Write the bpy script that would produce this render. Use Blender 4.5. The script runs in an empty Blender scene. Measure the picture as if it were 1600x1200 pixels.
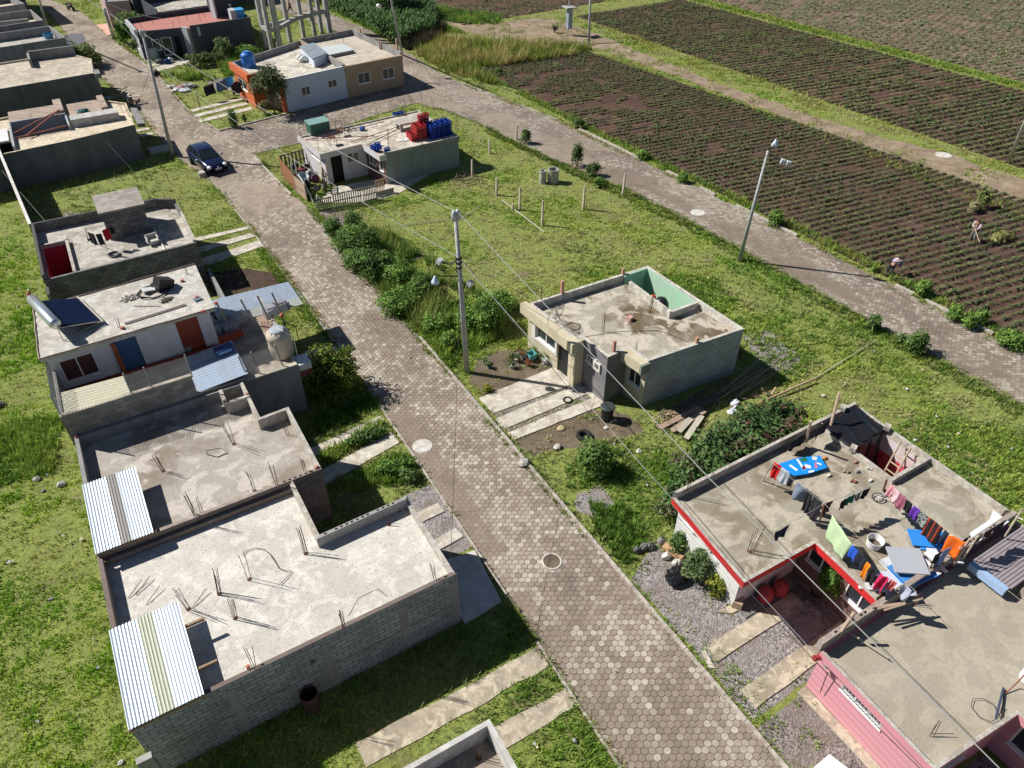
import bpy, math, random
import numpy as np
from mathutils import Vector
random.seed(7)
RS = np.random.RandomState(11)
R = math.radians
S = bpy.context.scene
COL = S.collection
# ---------------------------------------------------------------- camera
CAMH = 24.0
PITCH, YAW, FPX = 39.6, 30.77, 1148.0
cd = bpy.data.cameras.new("camera"); cam = bpy.data.objects.new("camera", cd); COL.objects.link(cam)
cam.location = (0, 0, CAMH); cam.rotation_euler = (R(90 - PITCH), 0, -R(YAW))
cd.sensor_width = 36; cd.lens = FPX / 1600 * 36; cd.clip_end = 900; cd.clip_start = .3
S.camera = cam
# ---------------------------------------------------------------- light
w = bpy.data.worlds.new("World"); S.world = w; w.use_nodes = True
wn = w.node_tree.nodes; bg = wn["Background"]; sky = wn.new("ShaderNodeTexSky")
sky.sky_type = 'NISHITA'; sky.sun_disc = False
SUN_EL, SUN_AZ = R(43.5), R(-45.0)
sky.sun_elevation = SUN_EL; sky.sun_rotation = SUN_AZ; sky.altitude = 2200
w.node_tree.links.new(sky.outputs[0], bg.inputs[0]); bg.inputs[1].default_value = 0.05
ld = bpy.data.lights.new("sun", 'SUN'); ld.energy = 5.0; ld.angle = R(.55); ld.color = (1, .965, .91)
sun = bpy.data.objects.new("sun", ld); COL.objects.link(sun)
sd = Vector((math.sin(SUN_AZ) * math.cos(SUN_EL), math.cos(SUN_AZ) * math.cos(SUN_EL), math.sin(SUN_EL)))
sun.rotation_euler = sd.to_track_quat('Z', 'Y').to_euler(); sun.location = (-30, 40, 60)
S.view_settings.view_transform = 'Standard'; S.view_settings.look = 'None'
S.view_settings.exposure = 0.42; S.view_settings.gamma = 1
S.cycles.max_bounces = 6; S.cycles.diffuse_bounces = 3; S.cycles.transparent_max_bounces = 8
# ---------------------------------------------------------------- survey helper: photo pixel + height -> place in the world
_p, _y = R(PITCH), R(YAW)
FW = np.array([math.sin(_y) * math.cos(_p), math.cos(_y) * math.cos(_p), -math.sin(_p)])
RT = np.array([math.cos(_y), -math.sin(_y), 0.]); DN = np.cross(FW, RT)
def g(x, y, z=0.):
    d = RT * (x - 800) / FPX + DN * (y - 600) / FPX + FW
    t = (z - CAMH) / d[2]
    return (d[0] * t, d[1] * t)
def g3(x, y, z=0.):
    a = g(x, y, z); return (a[0], a[1], z)
def infr(X, Y, m=60):
    P = np.stack([X, Y, np.full_like(X, -CAMH)], 1)
    zc = P @ FW; px = (P @ RT) / zc * FPX + 800; py = (P @ DN) / zc * FPX + 600
    return (zc > 1) & (px > -m) & (px < 1600 + m) & (py > -m) & (py < 1200 + m + 60)
# ---------------------------------------------------------------- mesh builder
class MB:
    def __init__(s, fr=None): s.v = []; s.f = []; s.m = []; s.fr = fr; s.sm = False
    def T(s, p):
        if s.fr is None: return (p[0], p[1], p[2])
        ox, oy, a = s.fr; c, n = math.cos(a), math.sin(a)
        return (ox + p[0] * c - p[1] * n, oy + p[0] * n + p[1] * c, p[2])
    def add(s, vs, fs, mi=0):
        b = len(s.v); s.v += [s.T(p) for p in vs]; s.f += [tuple(b + i for i in f) for f in fs]; s.m += [mi] * len(fs); return s
    def box(s, x0, x1, y0, y1, z0, z1, mi=0):
        if x0 > x1: x0, x1 = x1, x0
        if y0 > y1: y0, y1 = y1, y0
        return s.add([(x0, y0, z0), (x1, y0, z0), (x1, y1, z0), (x0, y1, z0), (x0, y0, z1), (x1, y0, z1), (x1, y1, z1), (x0, y1, z1)],
              [(3, 2, 1, 0), (4, 5, 6, 7), (0, 1, 5, 4), (1, 2, 6, 5), (2, 3, 7, 6), (3, 0, 4, 7)], mi)
    def obox(s, c, sz, rz=0, mi=0, rx=0, ry=0):
        M = (Vector((0, 0, 0)), )
        from mathutils import Euler
        E_ = Euler((rx, ry, rz)).to_matrix(); c = Vector(c); vs = []
        for k in range(8):
            q = Vector((sz[0] / 2 * (1 if k & 1 else -1), sz[1] / 2 * (1 if k & 2 else -1), sz[2] / 2 * (1 if k & 4 else -1)))
            vs.append(tuple(c + E_ @ q))
        return s.add(vs, [(0, 2, 3, 1), (4, 5, 7, 6), (0, 1, 5, 4), (1, 3, 7, 5), (3, 2, 6, 7), (2, 0, 4, 6)], mi)
    def prism(s, poly, z0, z1, mi=0, mside=None):
        n = len(poly); vs = [(p[0], p[1], z0) for p in poly] + [(p[0], p[1], z1) for p in poly]
        s.add(vs, [tuple(range(n, 2 * n))], mi); b = len(s.v) - 2 * n
        k = len(s.f); s.f.append(tuple(b + i for i in reversed(range(n)))); s.m.append(mi)
        for i in range(n):
            j = (i + 1) % n; s.f.append((b + i, b + j, b + n + j, b + n + i)); s.m.append(mi if mside is None else mside)
        return s
    def tube(s, p0, p1, r0, r1=None, n=6, mi=0):
        r1 = r0 if r1 is None else r1
        return s.path([p0, p1], [r0, r1], n, mi)
    def path(s, pts, r, n=6, mi=0):
        pts = [Vector(p) for p in pts]; rs = r if isinstance(r, (list, tuple)) else [r] * len(pts)
        vs = []; up = Vector((0, 0, 1))
        for i, p in enumerate(pts):
            d = (pts[min(i + 1, len(pts) - 1)] - pts[max(i - 1, 0)])
            d = d.normalized() if d.length > 1e-9 else up
            a = d.cross(up)
            a = a.normalized() if a.length > 1e-3 else Vector((1, 0, 0)); b = d.cross(a)
            for k in range(n):
                t = 2 * math.pi * k / n; vs.append(tuple(p + (a * math.cos(t) + b * math.sin(t)) * rs[i]))
        fs = [(i * n + k, i * n + (k + 1) % n, (i + 1) * n + (k + 1) % n, (i + 1) * n + k) for i in range(len(pts) - 1) for k in range(n)]
        fs += [tuple(reversed(range(n))), tuple(range((len(pts) - 1) * n, len(pts) * n))]
        return s.add(vs, fs, mi)
    def lathe(s, c, prof, n=16, mi=0, ax=None, capb=True, capt=True):
        vs = []; c = Vector(c)
        if ax is None: A, B, C = Vector((1, 0, 0)), Vector((0, 1, 0)), Vector((0, 0, 1))
        else:
            C = Vector(ax).normalized(); A = C.orthogonal().normalized(); B = C.cross(A)
        for r, z in prof:
            for k in range(n):
                t = 2 * math.pi * k / n; vs.append(tuple(c + A * (r * math.cos(t)) + B * (r * math.sin(t)) + C * z))
        m = len(prof); fs = [(i * n + k, i * n + (k + 1) % n, (i + 1) * n + (k + 1) % n, (i + 1) * n + k) for i in range(m - 1) for k in range(n)]
        if capb: fs.append(tuple(reversed(range(n))))
        if capt: fs.append(tuple(range((m - 1) * n, m * n)))
        return s.add(vs, fs, mi)
    def ell(s, c, r, n=12, m=8, mi=0, jit=0):
        pr = []; vs = []; c = Vector(c)
        for i in range(m + 1):
            a = math.pi * i / m - math.pi / 2
            for k in range(n):
                t = 2 * math.pi * k / n; q = 1 + (random.uniform(-jit, jit) if jit else 0)
                vs.append((c.x + r[0] * math.cos(a) * math.cos(t) * q, c.y + r[1] * math.cos(a) * math.sin(t) * q, c.z + r[2] * math.sin(a) * q))
        fs = [(i * n + k, i * n + (k + 1) % n, (i + 1) * n + (k + 1) % n, (i + 1) * n + k) for i in range(m) for k in range(n)]
        return s.add(vs, fs, mi)
WO = {}
LABELS = {}
def props(o, label, cat, group=None, kind=None):
    o['label'] = label; o['category'] = cat
    if group: o['group'] = group
    if kind: o['kind'] = kind
    if group is None and label in LABELS: print('DUPLABEL', label)
    if not 4 <= len(label.split()) <= 16: print('LEN', len(label.split()), label)
    LABELS[label] = 1
def thing(name, label, cat, loc=(0, 0, 0), group=None):
    o = bpy.data.objects.new(name, None); COL.objects.link(o); o.location = loc; o.empty_display_size = .3
    WO[o.name] = Vector(loc); props(o, label, cat, group); return o
def mkmesh(name, mb, mats, org=Vector((0, 0, 0))):
    me = bpy.data.meshes.new(name); me.from_pydata([(v[0] - org[0], v[1] - org[1], v[2] - org[2]) for v in mb.v], [], mb.f)
    if not isinstance(mats, (list, tuple)): mats = [mats]
    for m in mats: me.materials.append(m)
    if len(mats) > 1: me.polygons.foreach_set('material_index', mb.m)
    if mb.sm: me.polygons.foreach_set('use_smooth', [True] * len(me.polygons))
    me.update(); return me
def part(name, mb, mats, parent, label=None):
    org = WO[parent.name]; me = mkmesh(name, mb, mats, org)
    o = bpy.data.objects.new(name, me); COL.objects.link(o); o.parent = parent; WO[o.name] = org
    if label: o['label'] = label
    return o
def single(name, mb, mats, label, cat, loc=None, group=None, kind=None):
    loc = Vector(loc) if loc is not None else Vector(mb.v[0]); me = mkmesh(name, mb, mats, loc)
    o = bpy.data.objects.new(name, me); COL.objects.link(o); o.location = loc; WO[o.name] = loc
    props(o, label, cat, group, kind); return o
def struct(name, mb, mats, kind='structure'):
    me = mkmesh(name, mb, mats); o = bpy.data.objects.new(name, me); COL.objects.link(o); o['kind'] = kind; WO[o.name] = Vector((0, 0, 0)); return o
def fast(name, V, F, C, mat, org=(0, 0, 0)):
    """V (N,3), F (M,k) same-size faces, C (M,3) face colours"""
    me = bpy.data.meshes.new(name); V = np.asarray(V, np.float32) - np.array(org, np.float32); F = np.asarray(F, np.int32); M, k = F.shape
    me.vertices.add(len(V)); me.vertices.foreach_set('co', V.ravel())
    me.loops.add(M * k); me.loops.foreach_set('vertex_index', F.ravel())
    me.polygons.add(M); me.polygons.foreach_set('loop_start', np.arange(0, M * k, k, dtype=np.int32))
    me.update(calc_edges=True); me.polygons.foreach_set('use_smooth', [False] * M)
    at = me.attributes.new('Col', 'FLOAT_COLOR', 'FACE'); C4 = np.ones((M, 4), np.float32); C4[:, :3] = C; at.data.foreach_set('color', C4.ravel())
    me.materials.append(mat); return me
def link(name, me, parent=None, loc=(0, 0, 0)):
    o = bpy.data.objects.new(name, me); COL.objects.link(o)
    if parent: o.parent = parent; WO[o.name] = WO[parent.name]
    else: o.location = loc; WO[o.name] = Vector(loc)
    return o
# ---------------------------------------------------------------- numpy noise
def _h(i, j, s):
    n = (i * 374761393 + j * 668265263 + s * 974634777) & 0x7fffffff
    n = ((n ^ (n >> 13)) * 1274126177) & 0x7fffffff
    return ((n ^ (n >> 16)) & 0xffff) / 65535.
def vn(x, y, s=0):
    i = np.floor(x).astype(np.int64); j = np.floor(y).astype(np.int64); fx = x - i; fy = y - j
    fx = fx * fx * (3 - 2 * fx); fy = fy * fy * (3 - 2 * fy)
    return (_h(i, j, s) * (1 - fx) + _h(i + 1, j, s) * fx) * (1 - fy) + (_h(i, j + 1, s) * (1 - fx) + _h(i + 1, j + 1, s) * fx) * fy
def fbm(x, y, s=0, o=3):
    t = 0; a = .5; n = 0
    for k in range(o): t = t + a * vn(x * 2 ** k, y * 2 ** k, s + k); n += a; a *= .5
    return t / n
def inpoly(X, Y, poly):
    r = np.zeros(len(X), bool); n = len(poly)
    for i in range(n):
        x0, y0 = poly[i][:2]; x1, y1 = poly[(i + 1) % n][:2]
        if y0 == y1: continue
        c = ((y0 > Y) != (y1 > Y)) & (X < (x1 - x0) * (Y - y0) / (y1 - y0) + x0); r ^= c
    return r
# ---------------------------------------------------------------- materials
def srgb(r, g_, b): return tuple(((c / 255) / 12.92 if c <= 10 else (((c / 255) + .055) / 1.055) ** 2.4) for c in (r, g_, b))
MATS = {}
class NT:
    def __init__(s, name, rough=.85, metal=0):
        s.m = bpy.data.materials.new(name); s.m.use_nodes = True; s.t = s.m.node_tree; s.n = s.t.nodes; s.b = s.n['Principled BSDF']
        s.b.inputs['Roughness'].default_value = rough; s.b.inputs['Metallic'].default_value = metal
        s.b.inputs['Specular IOR Level'].default_value = .3
        s.tc = s.n.new('ShaderNodeTexCoord').outputs['Object']
    def L(s, a, b): s.t.links.new(a, b)
    def map(s, sc=(1, 1, 1), loc=(0, 0, 0), rot=(0, 0, 0), v=None):
        q = s.n.new('ShaderNodeMapping'); q.inputs['Scale'].default_value = sc; q.inputs['Location'].default_value = loc; q.inputs['Rotation'].default_value = rot
        s.L(v or s.tc, q.inputs[0]); return q.outputs[0]
    def noise(s, sc, det=4, ro=.6, v=None, dist=0):
        q = s.n.new('ShaderNodeTexNoise'); q.inputs['Scale'].default_value = sc; q.inputs['Detail'].default_value = det; q.inputs['Roughness'].default_value = ro; q.inputs['Distortion'].default_value = dist
        s.L(v or s.tc, q.inputs['Vector']); return q.outputs['Fac']
    def ramp(s, f, stops):
        q = s.n.new('ShaderNodeValToRGB'); e = q.color_ramp.elements
        while len(e) < len(stops): e.new(.5)
        for i, (p, c) in enumerate(stops):
            e[i].position = p; e[i].color = (*(c if isinstance(c, tuple) else (c, c, c)), 1)
        s.L(f, q.inputs[0]); return q.outputs[0]
    def mix(s, f, a, b, mode='MIX'):
        q = s.n.new('ShaderNodeMix'); q.data_type = 'RGBA'; q.blend_type = mode
        if isinstance(a, (int, float)): a = (a, a, a)
        if isinstance(b, (int, float)): b = (b, b, b)
        for sock, val in ((q.inputs[0], f), (q.inputs[6], a), (q.inputs[7], b)):
            if isinstance(val, tuple): sock.default_value = (*val, 1)
            elif isinstance(val, (int, float)): sock.default_value = val
            else: s.L(val, sock)
        return q.outputs[2]
    def math(s, op, a, b=0):
        q = s.n.new('ShaderNodeMath'); q.operation = op
        for sock, val in ((q.inputs[0], a), (q.inputs[1], b)):
            if isinstance(val, (int, float)): sock.default_value = val
            else: s.L(val, sock)
        return q.outputs[0]
    def col(s, c):
        if isinstance(c, tuple): s.b.inputs['Base Color'].default_value = (*c, 1)
        else: s.L(c, s.b.inputs['Base Color'])
    def bump(s, h, st=.3, d=.02):
        q = s.n.new('ShaderNodeBump'); q.inputs['Strength'].default_value = st; q.inputs['Distance'].default_value = d
        s.L(h, q.inputs['Height']); s.L(q.outputs[0], s.b.inputs['Normal'])
def mcache(f):
    def w_(*a, **k):
        key = f.__name__ + repr(a) + repr(k)
        if key not in MATS: MATS[key] = f(*a, **k)
        return MATS[key]
    return w_
def mul(c, k): return tuple(x * k for x in c)
@mcache
def plain(name, c, rough=.7, metal=0, var=.18, sc=6, bump=.1):
    t = NT(name, rough, metal); n = t.noise(sc, 4)
    t.col(t.mix(n, mul(c, 1 - var), mul(c, 1 + var))); t.bump(t.noise(sc * 5, 3), bump, .01); return t.m
@mcache
def concrete(name, c, dark, amt=.5, sc=.5, fine=9, pock=0, streak=0, seed=0, rough=.9):
    """cured concrete: large stains, blotches, trowel marks, pock marks"""
    t = NT(name, rough); v = t.map(loc=(seed * 3.7, seed * 1.3, 0))
    a = t.noise(sc, 5, .62, v, .4); b = t.noise(fine, 5, .7, v); d = t.noise(sc * 3.1, 4, .6, t.map(loc=(9, seed, 2)), .6)
    c1 = t.ramp(a, [(.41, dark), (.485, mul(tuple((x * .45 + y * .55) for x, y in zip(c, dark)), 1)), (.54, c)])
    c2 = t.mix(amt, c, c1)
    c2 = t.mix(t.ramp(d, [(.49, 0.), (.57, .85 * amt)]), c2, mul(c, 1.5))
    c2 = t.mix(t.math('MULTIPLY', t.ramp(b, [(.4, 0.), (.7, 1.)]), .35), c2, mul(dark, .8))
    if pock:
        p = t.noise(14, 2, .5, v); c2 = t.mix(t.ramp(p, [(.60, 0.), (.66, pock)]), c2, mul(dark, .55))
        t.bump(t.mix(.5, t.noise(7, 5, .7, v), p), .5, .02)
    else: t.bump(b, .25, .01)
    t.col(c2); return t.m
@mcache
def block(name, c, mortar, bw=.4, bh=.2, var=.3, dirt=(.12, .1, .08), seed=0, dirtamt=.4, ms=.012, bs=.4):
    t = NT(name, .92); x = t.n.new('ShaderNodeSeparateXYZ'); t.L(t.tc, x.inputs[0])
    u = t.math('ADD', x.outputs[0], x.outputs[1]); cb = t.n.new('ShaderNodeCombineXYZ'); t.L(u, cb.inputs[0]); t.L(x.outputs[2], cb.inputs[1])
    q = t.n.new('ShaderNodeTexBrick'); t.L(cb.outputs[0], q.inputs['Vector']); q.inputs['Scale'].default_value = 1
    q.inputs['Brick Width'].default_value = bw; q.inputs['Row Height'].default_value = bh; q.inputs['Mortar Size'].default_value = ms; q.inputs['Mortar Smooth'].default_value = .3
    q.inputs['Color1'].default_value = (*mul(c, 1 - var), 1); q.inputs['Color2'].default_value = (*mul(c, 1 + var), 1); q.inputs['Mortar'].default_value = (*mortar, 1)
    d = t.ramp(t.noise(.9, 5, .65, t.map(loc=(seed, 0, seed), sc=(1, 1, .7))), [(.38, 0.), (.66, dirtamt)])
    c2 = t.mix(d, q.outputs['Color'], dirt); c2 = t.mix(t.math('MULTIPLY', t.noise(16, 4, .7), .35), c2, mul(c, .5)); t.col(c2)
    h = t.mix(q.outputs['Fac'], 1., 0.); t.bump(t.mix(.25, h, t.noise(30, 3)), bs, .012); return t.m
@mcache
def paint(name, c, stain=(.25, .22, .18), amt=.35, seed=0, rough=.75, sc=1.2):
    t = NT(name, rough); n = t.noise(sc, 5, .7, t.map(sc=(1.5, 1.5, .5), loc=(seed, seed, 0)))
    c2 = t.mix(t.ramp(n, [(.44, 0.), (.62, amt)]), c, stain); c2 = t.mix(t.math('MULTIPLY', t.noise(18, 4, .7), .18), c2, mul(c, .6)); t.col(c2)
    t.bump(t.noise(40, 3), .12, .006); return t.m
@mcache
def siding(name, c, pitch=.22, stain=(.3, .26, .22), amt=.3):
    t = NT(name, .6); x = t.n.new('ShaderNodeSeparateXYZ'); t.L(t.tc, x.inputs[0])
    f = t.math('FRACT', t.math('DIVIDE', x.outputs[2], pitch)); n = t.noise(1.5, 5, .7, t.map(sc=(1, 1, .5)))
    c2 = t.mix(t.ramp(n, [(.48, 0.), (.66, amt)]), c, stain); c2 = t.mix(t.ramp(f, [(.0, .6), (.06, 0.), (1., 0.)]), c2, mul(c, .35)); t.col(c2)
    t.bump(t.ramp(f, [(0., 0.), (.08, 1.), (1., .75)]), .6, .02); return t.m
@mcache
def attrmat(name, rough=.8, transl=0., spec=.2, fine=0, bump=0):
    t = NT(name, rough); t.b.inputs['Specular IOR Level'].default_value = spec
    a = t.n.new('ShaderNodeAttribute'); a.attribute_name = 'Col'; c = a.outputs['Color']
    if fine: c = t.mix(t.ramp(t.noise(fine, 5, .7), [(.3, .38), (.7, 0.)]), c, (.09, .07, .05))
    t.col(c)
    if bump: t.bump(t.noise(40, 4, .7), bump, .01)
    if transl:
        tr = t.n.new('ShaderNodeBsdfTranslucent'); t.L(c, tr.inputs[0]); mx = t.n.new('ShaderNodeMixShader'); mx.inputs[0].default_value = transl
        t.L(t.b.outputs[0], mx.inputs[1]); t.L(tr.outputs[0], mx.inputs[2]); t.L(mx.outputs[0], t.n['Material Output'].inputs[0])
    return t.m
@mcache
def soil(name, cs, sc=1.2, bump=.6):
    t = NT(name, .95); a = t.noise(sc, 6, .7); b = t.noise(sc * 14, 4, .7)
    c = t.ramp(a, [(.3 + .4 * i / (len(cs) - 1), x) for i, x in enumerate(cs)]); c = t.mix(t.ramp(b, [(.35, .5), (.65, 0.)]), c, mul(cs[0], .5)); t.col(c)
    t.bump(b, bump, .04); return t.m
@mcache
def gravel(name, c):
    t = NT(name, .95); q = t.n.new('ShaderNodeTexVoronoi'); q.inputs['Scale'].default_value = 15; t.L(t.tc, q.inputs['Vector'])
    c1 = t.mix(t.ramp(t.noise(1.1, 5, .65), [(.42, 0.), (.6, .8)]), c, (.17, .12, .075))
    se = t.n.new('ShaderNodeSeparateColor'); t.L(q.outputs['Color'], se.inputs[0])
    c2 = t.mix(se.outputs[0], mul(c, .45), mul(c, 1.5)); c3 = t.mix(t.ramp(t.noise(.8, 4), [(.45, 0.), (.62, .75)]), c2, c1); t.col(c3)
    t.bump(q.outputs['Distance'], .8, .04); return t.m
@mcache
def glassy(name, c=(.02, .025, .03), rough=.08):
    t = NT(name, rough); t.col(t.mix(t.noise(2, 2), c, mul(c, 2.2))); t.b.inputs['Specular IOR Level'].default_value = .6; return t.m
@mcache
def galv(name, c=(.55, .58, .62), rough=.38, metal=.55, stain=.25):
    t = NT(name, rough, metal); n = t.noise(2.2, 5, .7, t.map(sc=(2, .5, 1)))
    t.col(t.mix(t.ramp(n, [(.46, 0.), (.64, stain)]), c, (.25, .2, .15))); return t.m
def wood(c=(.3, .2, .12), n='wood'): return plain(n, c, .85, 0, .35, 9, .3)
M_rebar = plain('rusty_rebar', (.12, .06, .035), .8, .2, .4, 20)
M_steel = plain('dark_steel', (.05, .05, .05), .5, .6)
M_glass = glassy('window_glass'); M_dark = plain('dark_interior', (.012, .011, .01), .95, 0, .3)  # M_dark: near-black colour standing in for unlit interiors
M_alu = plain('white_window_frame', (.72, .72, .7), .5, 0, .08); M_blkplastic = plain('black_plastic', (.02, .02, .022), .35, 0, .2)
M_pole = concrete('cast_concrete_pole', (.42, .42, .41), (.3, .3, .29), .5, 1.5)
M_cable = plain('grey_cable', (.28, .28, .27), .6); M_cabled = plain('black_cable', (.03, .03, .03), .6)
# ---------------------------------------------------------------- generic building helpers
def wall_slab(mb, p, q, pi, qi, z0, z1, holes=(), mi=0, mt=1, mr=0, md=None):
    """closed wall panel from p to q with rectangular recesses (u0,u1,za,zb,depth)"""
    L = math.hypot(q[0] - p[0], q[1] - p[1]); dx, dy = (q[0] - p[0]) / L, (q[1] - p[1]) / L; nx, ny = dy, -dx
    W = lambda u, z, d=0: (p[0] + dx * u - nx * d, p[1] + dy * u - ny * d, z)
    us = sorted({0, L} | {h[0] for h in holes} | {h[1] for h in holes}); zs = sorted({z0, z1} | {h[2] for h in holes} | {h[3] for h in holes})
    for a, b in zip(us, us[1:]):
        for c, d in zip(zs, zs[1:]):
            um, zm = (a + b) / 2, (c + d) / 2
            if any(h[0] < um < h[1] and h[2] < zm < h[3] for h in holes): continue
            mb.add([W(a, c), W(b, c), W(b, d), W(a, d)], [(0, 1, 2, 3)], mi)
    for h in holes:
        a, b, c, d, e = h[:5]
        mb.add([W(a, c), W(b, c), W(b, d), W(a, d), W(a, c, e), W(b, c, e), W(b, d, e), W(a, d, e)],
               [(0, 4, 5, 1), (1, 5, 6, 2), (2, 6, 7, 3), (3, 7, 4, 0)], mr)
        mb.add([W(a, c, e), W(b, c, e), W(b, d, e), W(a, d, e)], [(0, 1, 2, 3)], mr if md is None else md)
    mb.add([(*pi, z0), (*qi, z0), (*qi, z1), (*pi, z1)], [(3, 2, 1, 0)], mt)
    mb.add([(*p, z1), (*q, z1), (*qi, z1), (*pi, z1)], [(0, 1, 2, 3)], mt)
    mb.add([(*p, z0), (*p, z1), (*pi, z1), (*pi, z0)], [(0, 1, 2, 3)], mt)
    mb.add([(*q, z0), (*q, z1), (*qi, z1), (*qi, z0)], [(3, 2, 1, 0)], mt)
def inset(fp, t):
    n = len(fp); out = []
    for i in range(n):
        a, b, c = fp[i - 1], fp[i], fp[(i + 1) % n]
        d1 = Vector((b[0] - a[0], b[1] - a[1])).normalized(); d2 = Vector((c[0] - b[0], c[1] - b[1])).normalized()
        n1 = Vector((-d1.y, d1.x)); n2 = Vector((-d2.y, d2.x)); m = (n1 + n2); k = t / max(.2, (1 + n1.dot(n2)) / 2) / 2
        out.append((b[0] + m.x * k, b[1] + m.y * k))
    return out
def house(name, label, cat, fp, zr, zt, wmat, rmat, th=.15, z0=0, edges=None, capmat=None, inmat=None, pits=(), roofname='roof'):
    """fp CCW. edges: {i:{'zt','mat','holes','win'}}. window = (u0,u1,za,zb,panes,frame,glass)"""
    edges = edges or {}; root = thing(name, label, cat, (sum(p[0] for p in fp) / len(fp), sum(p[1] for p in fp) / len(fp), z0))
    ins = inset(fp, th); n = len(fp); capmat = capmat or rmat
    for i in range(n):
        e = edges.get(i, {}); p, q = fp[i], fp[(i + 1) % n]; mb = MB(); wins = e.get('win', []); doors = e.get('door', [])
        holes = [(a[0], a[1], a[2], a[3], .09) for a in wins] + [(a[0], a[1], a[2], a[3], a[4]) for a in doors]
        wall_slab(mb, p, q, ins[i], ins[(i + 1) % n], z0, e.get('zt', zt), holes, 0, 1, 0, 0)
        wl = part('wall', mb, [e.get('mat', wmat), e.get('cap', inmat or capmat)], root)
        for a in wins: window(wl, p, q, *a)
        for a in doors:
            door(root, p, q, *a)
    mb = MB()
    if pits: roof_with_pits(mb, ins, zr, pits)
    else: mb.prism(ins, zr - .12, zr)
    rf = part(roofname, mb, rmat, root)
    return root, rf
def roof_with_pits(mb, ins, zr, pits):
    from mathutils.geometry import tessellate_polygon
    polys = [[Vector((p[0], p[1], zr)) for p in ins]] + [[Vector((q[0], q[2], zr)), Vector((q[0], q[3], zr)), Vector((q[1], q[3], zr)), Vector((q[1], q[2], zr))] for q in pits]
    flat = [tuple(v) for p in polys for v in p]; fs = []
    for t in tessellate_polygon(polys):
        a, b, c = [Vector(flat[i]) for i in t]; fs.append(tuple(t) if (b - a).cross(c - a).z > 0 else tuple(reversed(t)))
    mb.add(flat, fs)
def window(parent, p, q, u0, u1, za, zb, panes=2, fmat=None, gmat=None, dep=.09, grille=None, shift=0):
    fmat = fmat or M_alu; gmat = gmat or M_glass
    L = math.hypot(q[0] - p[0], q[1] - p[1]); dx, dy = (q[0] - p[0]) / L, (q[1] - p[1]) / L; nx, ny = dy, -dx
    W = lambda u, z, d=0: (p[0] + dx * u - nx * d, p[1] + dy * u - ny * d, z)
    def slab(m, a, b, c, d, e0, e1):
        vs = [W(a, c, e0), W(b, c, e0), W(b, d, e0), W(a, d, e0), W(a, c, e1), W(b, c, e1), W(b, d, e1), W(a, d, e1)]
        m.add(vs, [(0, 1, 2, 3), (7, 6, 5, 4), (0, 4, 5, 1), (1, 5, 6, 2), (2, 6, 7, 3), (3, 7, 4, 0)])
    m = MB(); t = .055
    slab(m, u0 - .04, u1 + .04, za - .06, za - .001, -.05, .06)          # sill
    slab(m, u0, u0 + t, za, zb, .01, dep - .004); slab(m, u1 - t, u1, za, zb, .01, dep - .004)
    slab(m, u0 + t, u1 - t, za, za + t, .012, dep - .004); slab(m, u0 + t, u1 - t, zb - t, zb, .012, dep - .004)
    for k in range(1, panes):
        u = u0 + (u1 - u0) * k / panes; slab(m, u - t / 2, u + t / 2, za + t, zb - t, .014, dep - .004)
    f = part('window', m, fmat, parent.parent if parent.parent else parent)
    m = MB(); slab(m, u0 + t, u1 - t, za + t, zb - t, dep - .03, dep - .006); part('pane', m, gmat, f)
    if grille:
        m = MB(); k = 0; u = u0
        while u <= u1 + .001: m.tube(W(u, za, -.03), W(u, zb, -.03), .012, n=4); u += grille
        m.tube(W(u0, za, -.03), W(u1, za, -.03), .014, n=4); m.tube(W(u0, zb, -.03), W(u1, zb, -.03), .014, n=4); part('grille', m, fmat, f)
    return f
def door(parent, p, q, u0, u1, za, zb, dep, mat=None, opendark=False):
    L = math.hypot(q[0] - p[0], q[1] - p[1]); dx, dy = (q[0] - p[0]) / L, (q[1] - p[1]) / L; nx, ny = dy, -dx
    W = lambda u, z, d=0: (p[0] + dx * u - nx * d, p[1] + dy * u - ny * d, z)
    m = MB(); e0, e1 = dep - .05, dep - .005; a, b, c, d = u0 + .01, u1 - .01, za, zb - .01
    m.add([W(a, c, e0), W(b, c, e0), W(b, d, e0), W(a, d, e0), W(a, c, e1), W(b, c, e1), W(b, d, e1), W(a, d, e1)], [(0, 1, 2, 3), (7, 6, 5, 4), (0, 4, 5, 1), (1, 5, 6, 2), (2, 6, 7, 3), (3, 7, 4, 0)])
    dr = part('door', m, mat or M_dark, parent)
    if not opendark:
        m = MB(); m.ell(W(u1 - .12, za + 1.0, dep - .08), (.03, .03, .03), 6, 4); part('handle', m, M_steel, dr)
    return dr
def rebar_cluster(parent, x, y, z, n=4, h=1.1, spr=.12, lean=.12, base=True, mat=None):
    m = MB()
    lx, ly = random.uniform(-lean, lean), random.uniform(-lean, lean)
    for k in range(n):
        a = 2 * math.pi * k / n + .7; bx, by = x + spr * .5 * math.cos(a), y + spr * .5 * math.sin(a); hh = h * random.uniform(.8, 1.08)
        tx, ty = bx + lx * hh + random.uniform(-.08, .08) * hh, by + ly * hh + random.uniform(-.08, .08) * hh
        m.path([(bx, by, z - .02), ((bx * .5 + tx * .5) + .01, (by * .5 + ty * .5), z + hh * .5), (tx, ty, z + hh)], .0105, 5)
    if base:
        m.lathe((x, y, z), [(.09, 0), (.06, .015), (.01, .02)], 7)
    return part('rebar', m, mat or M_rebar, parent)
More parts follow.
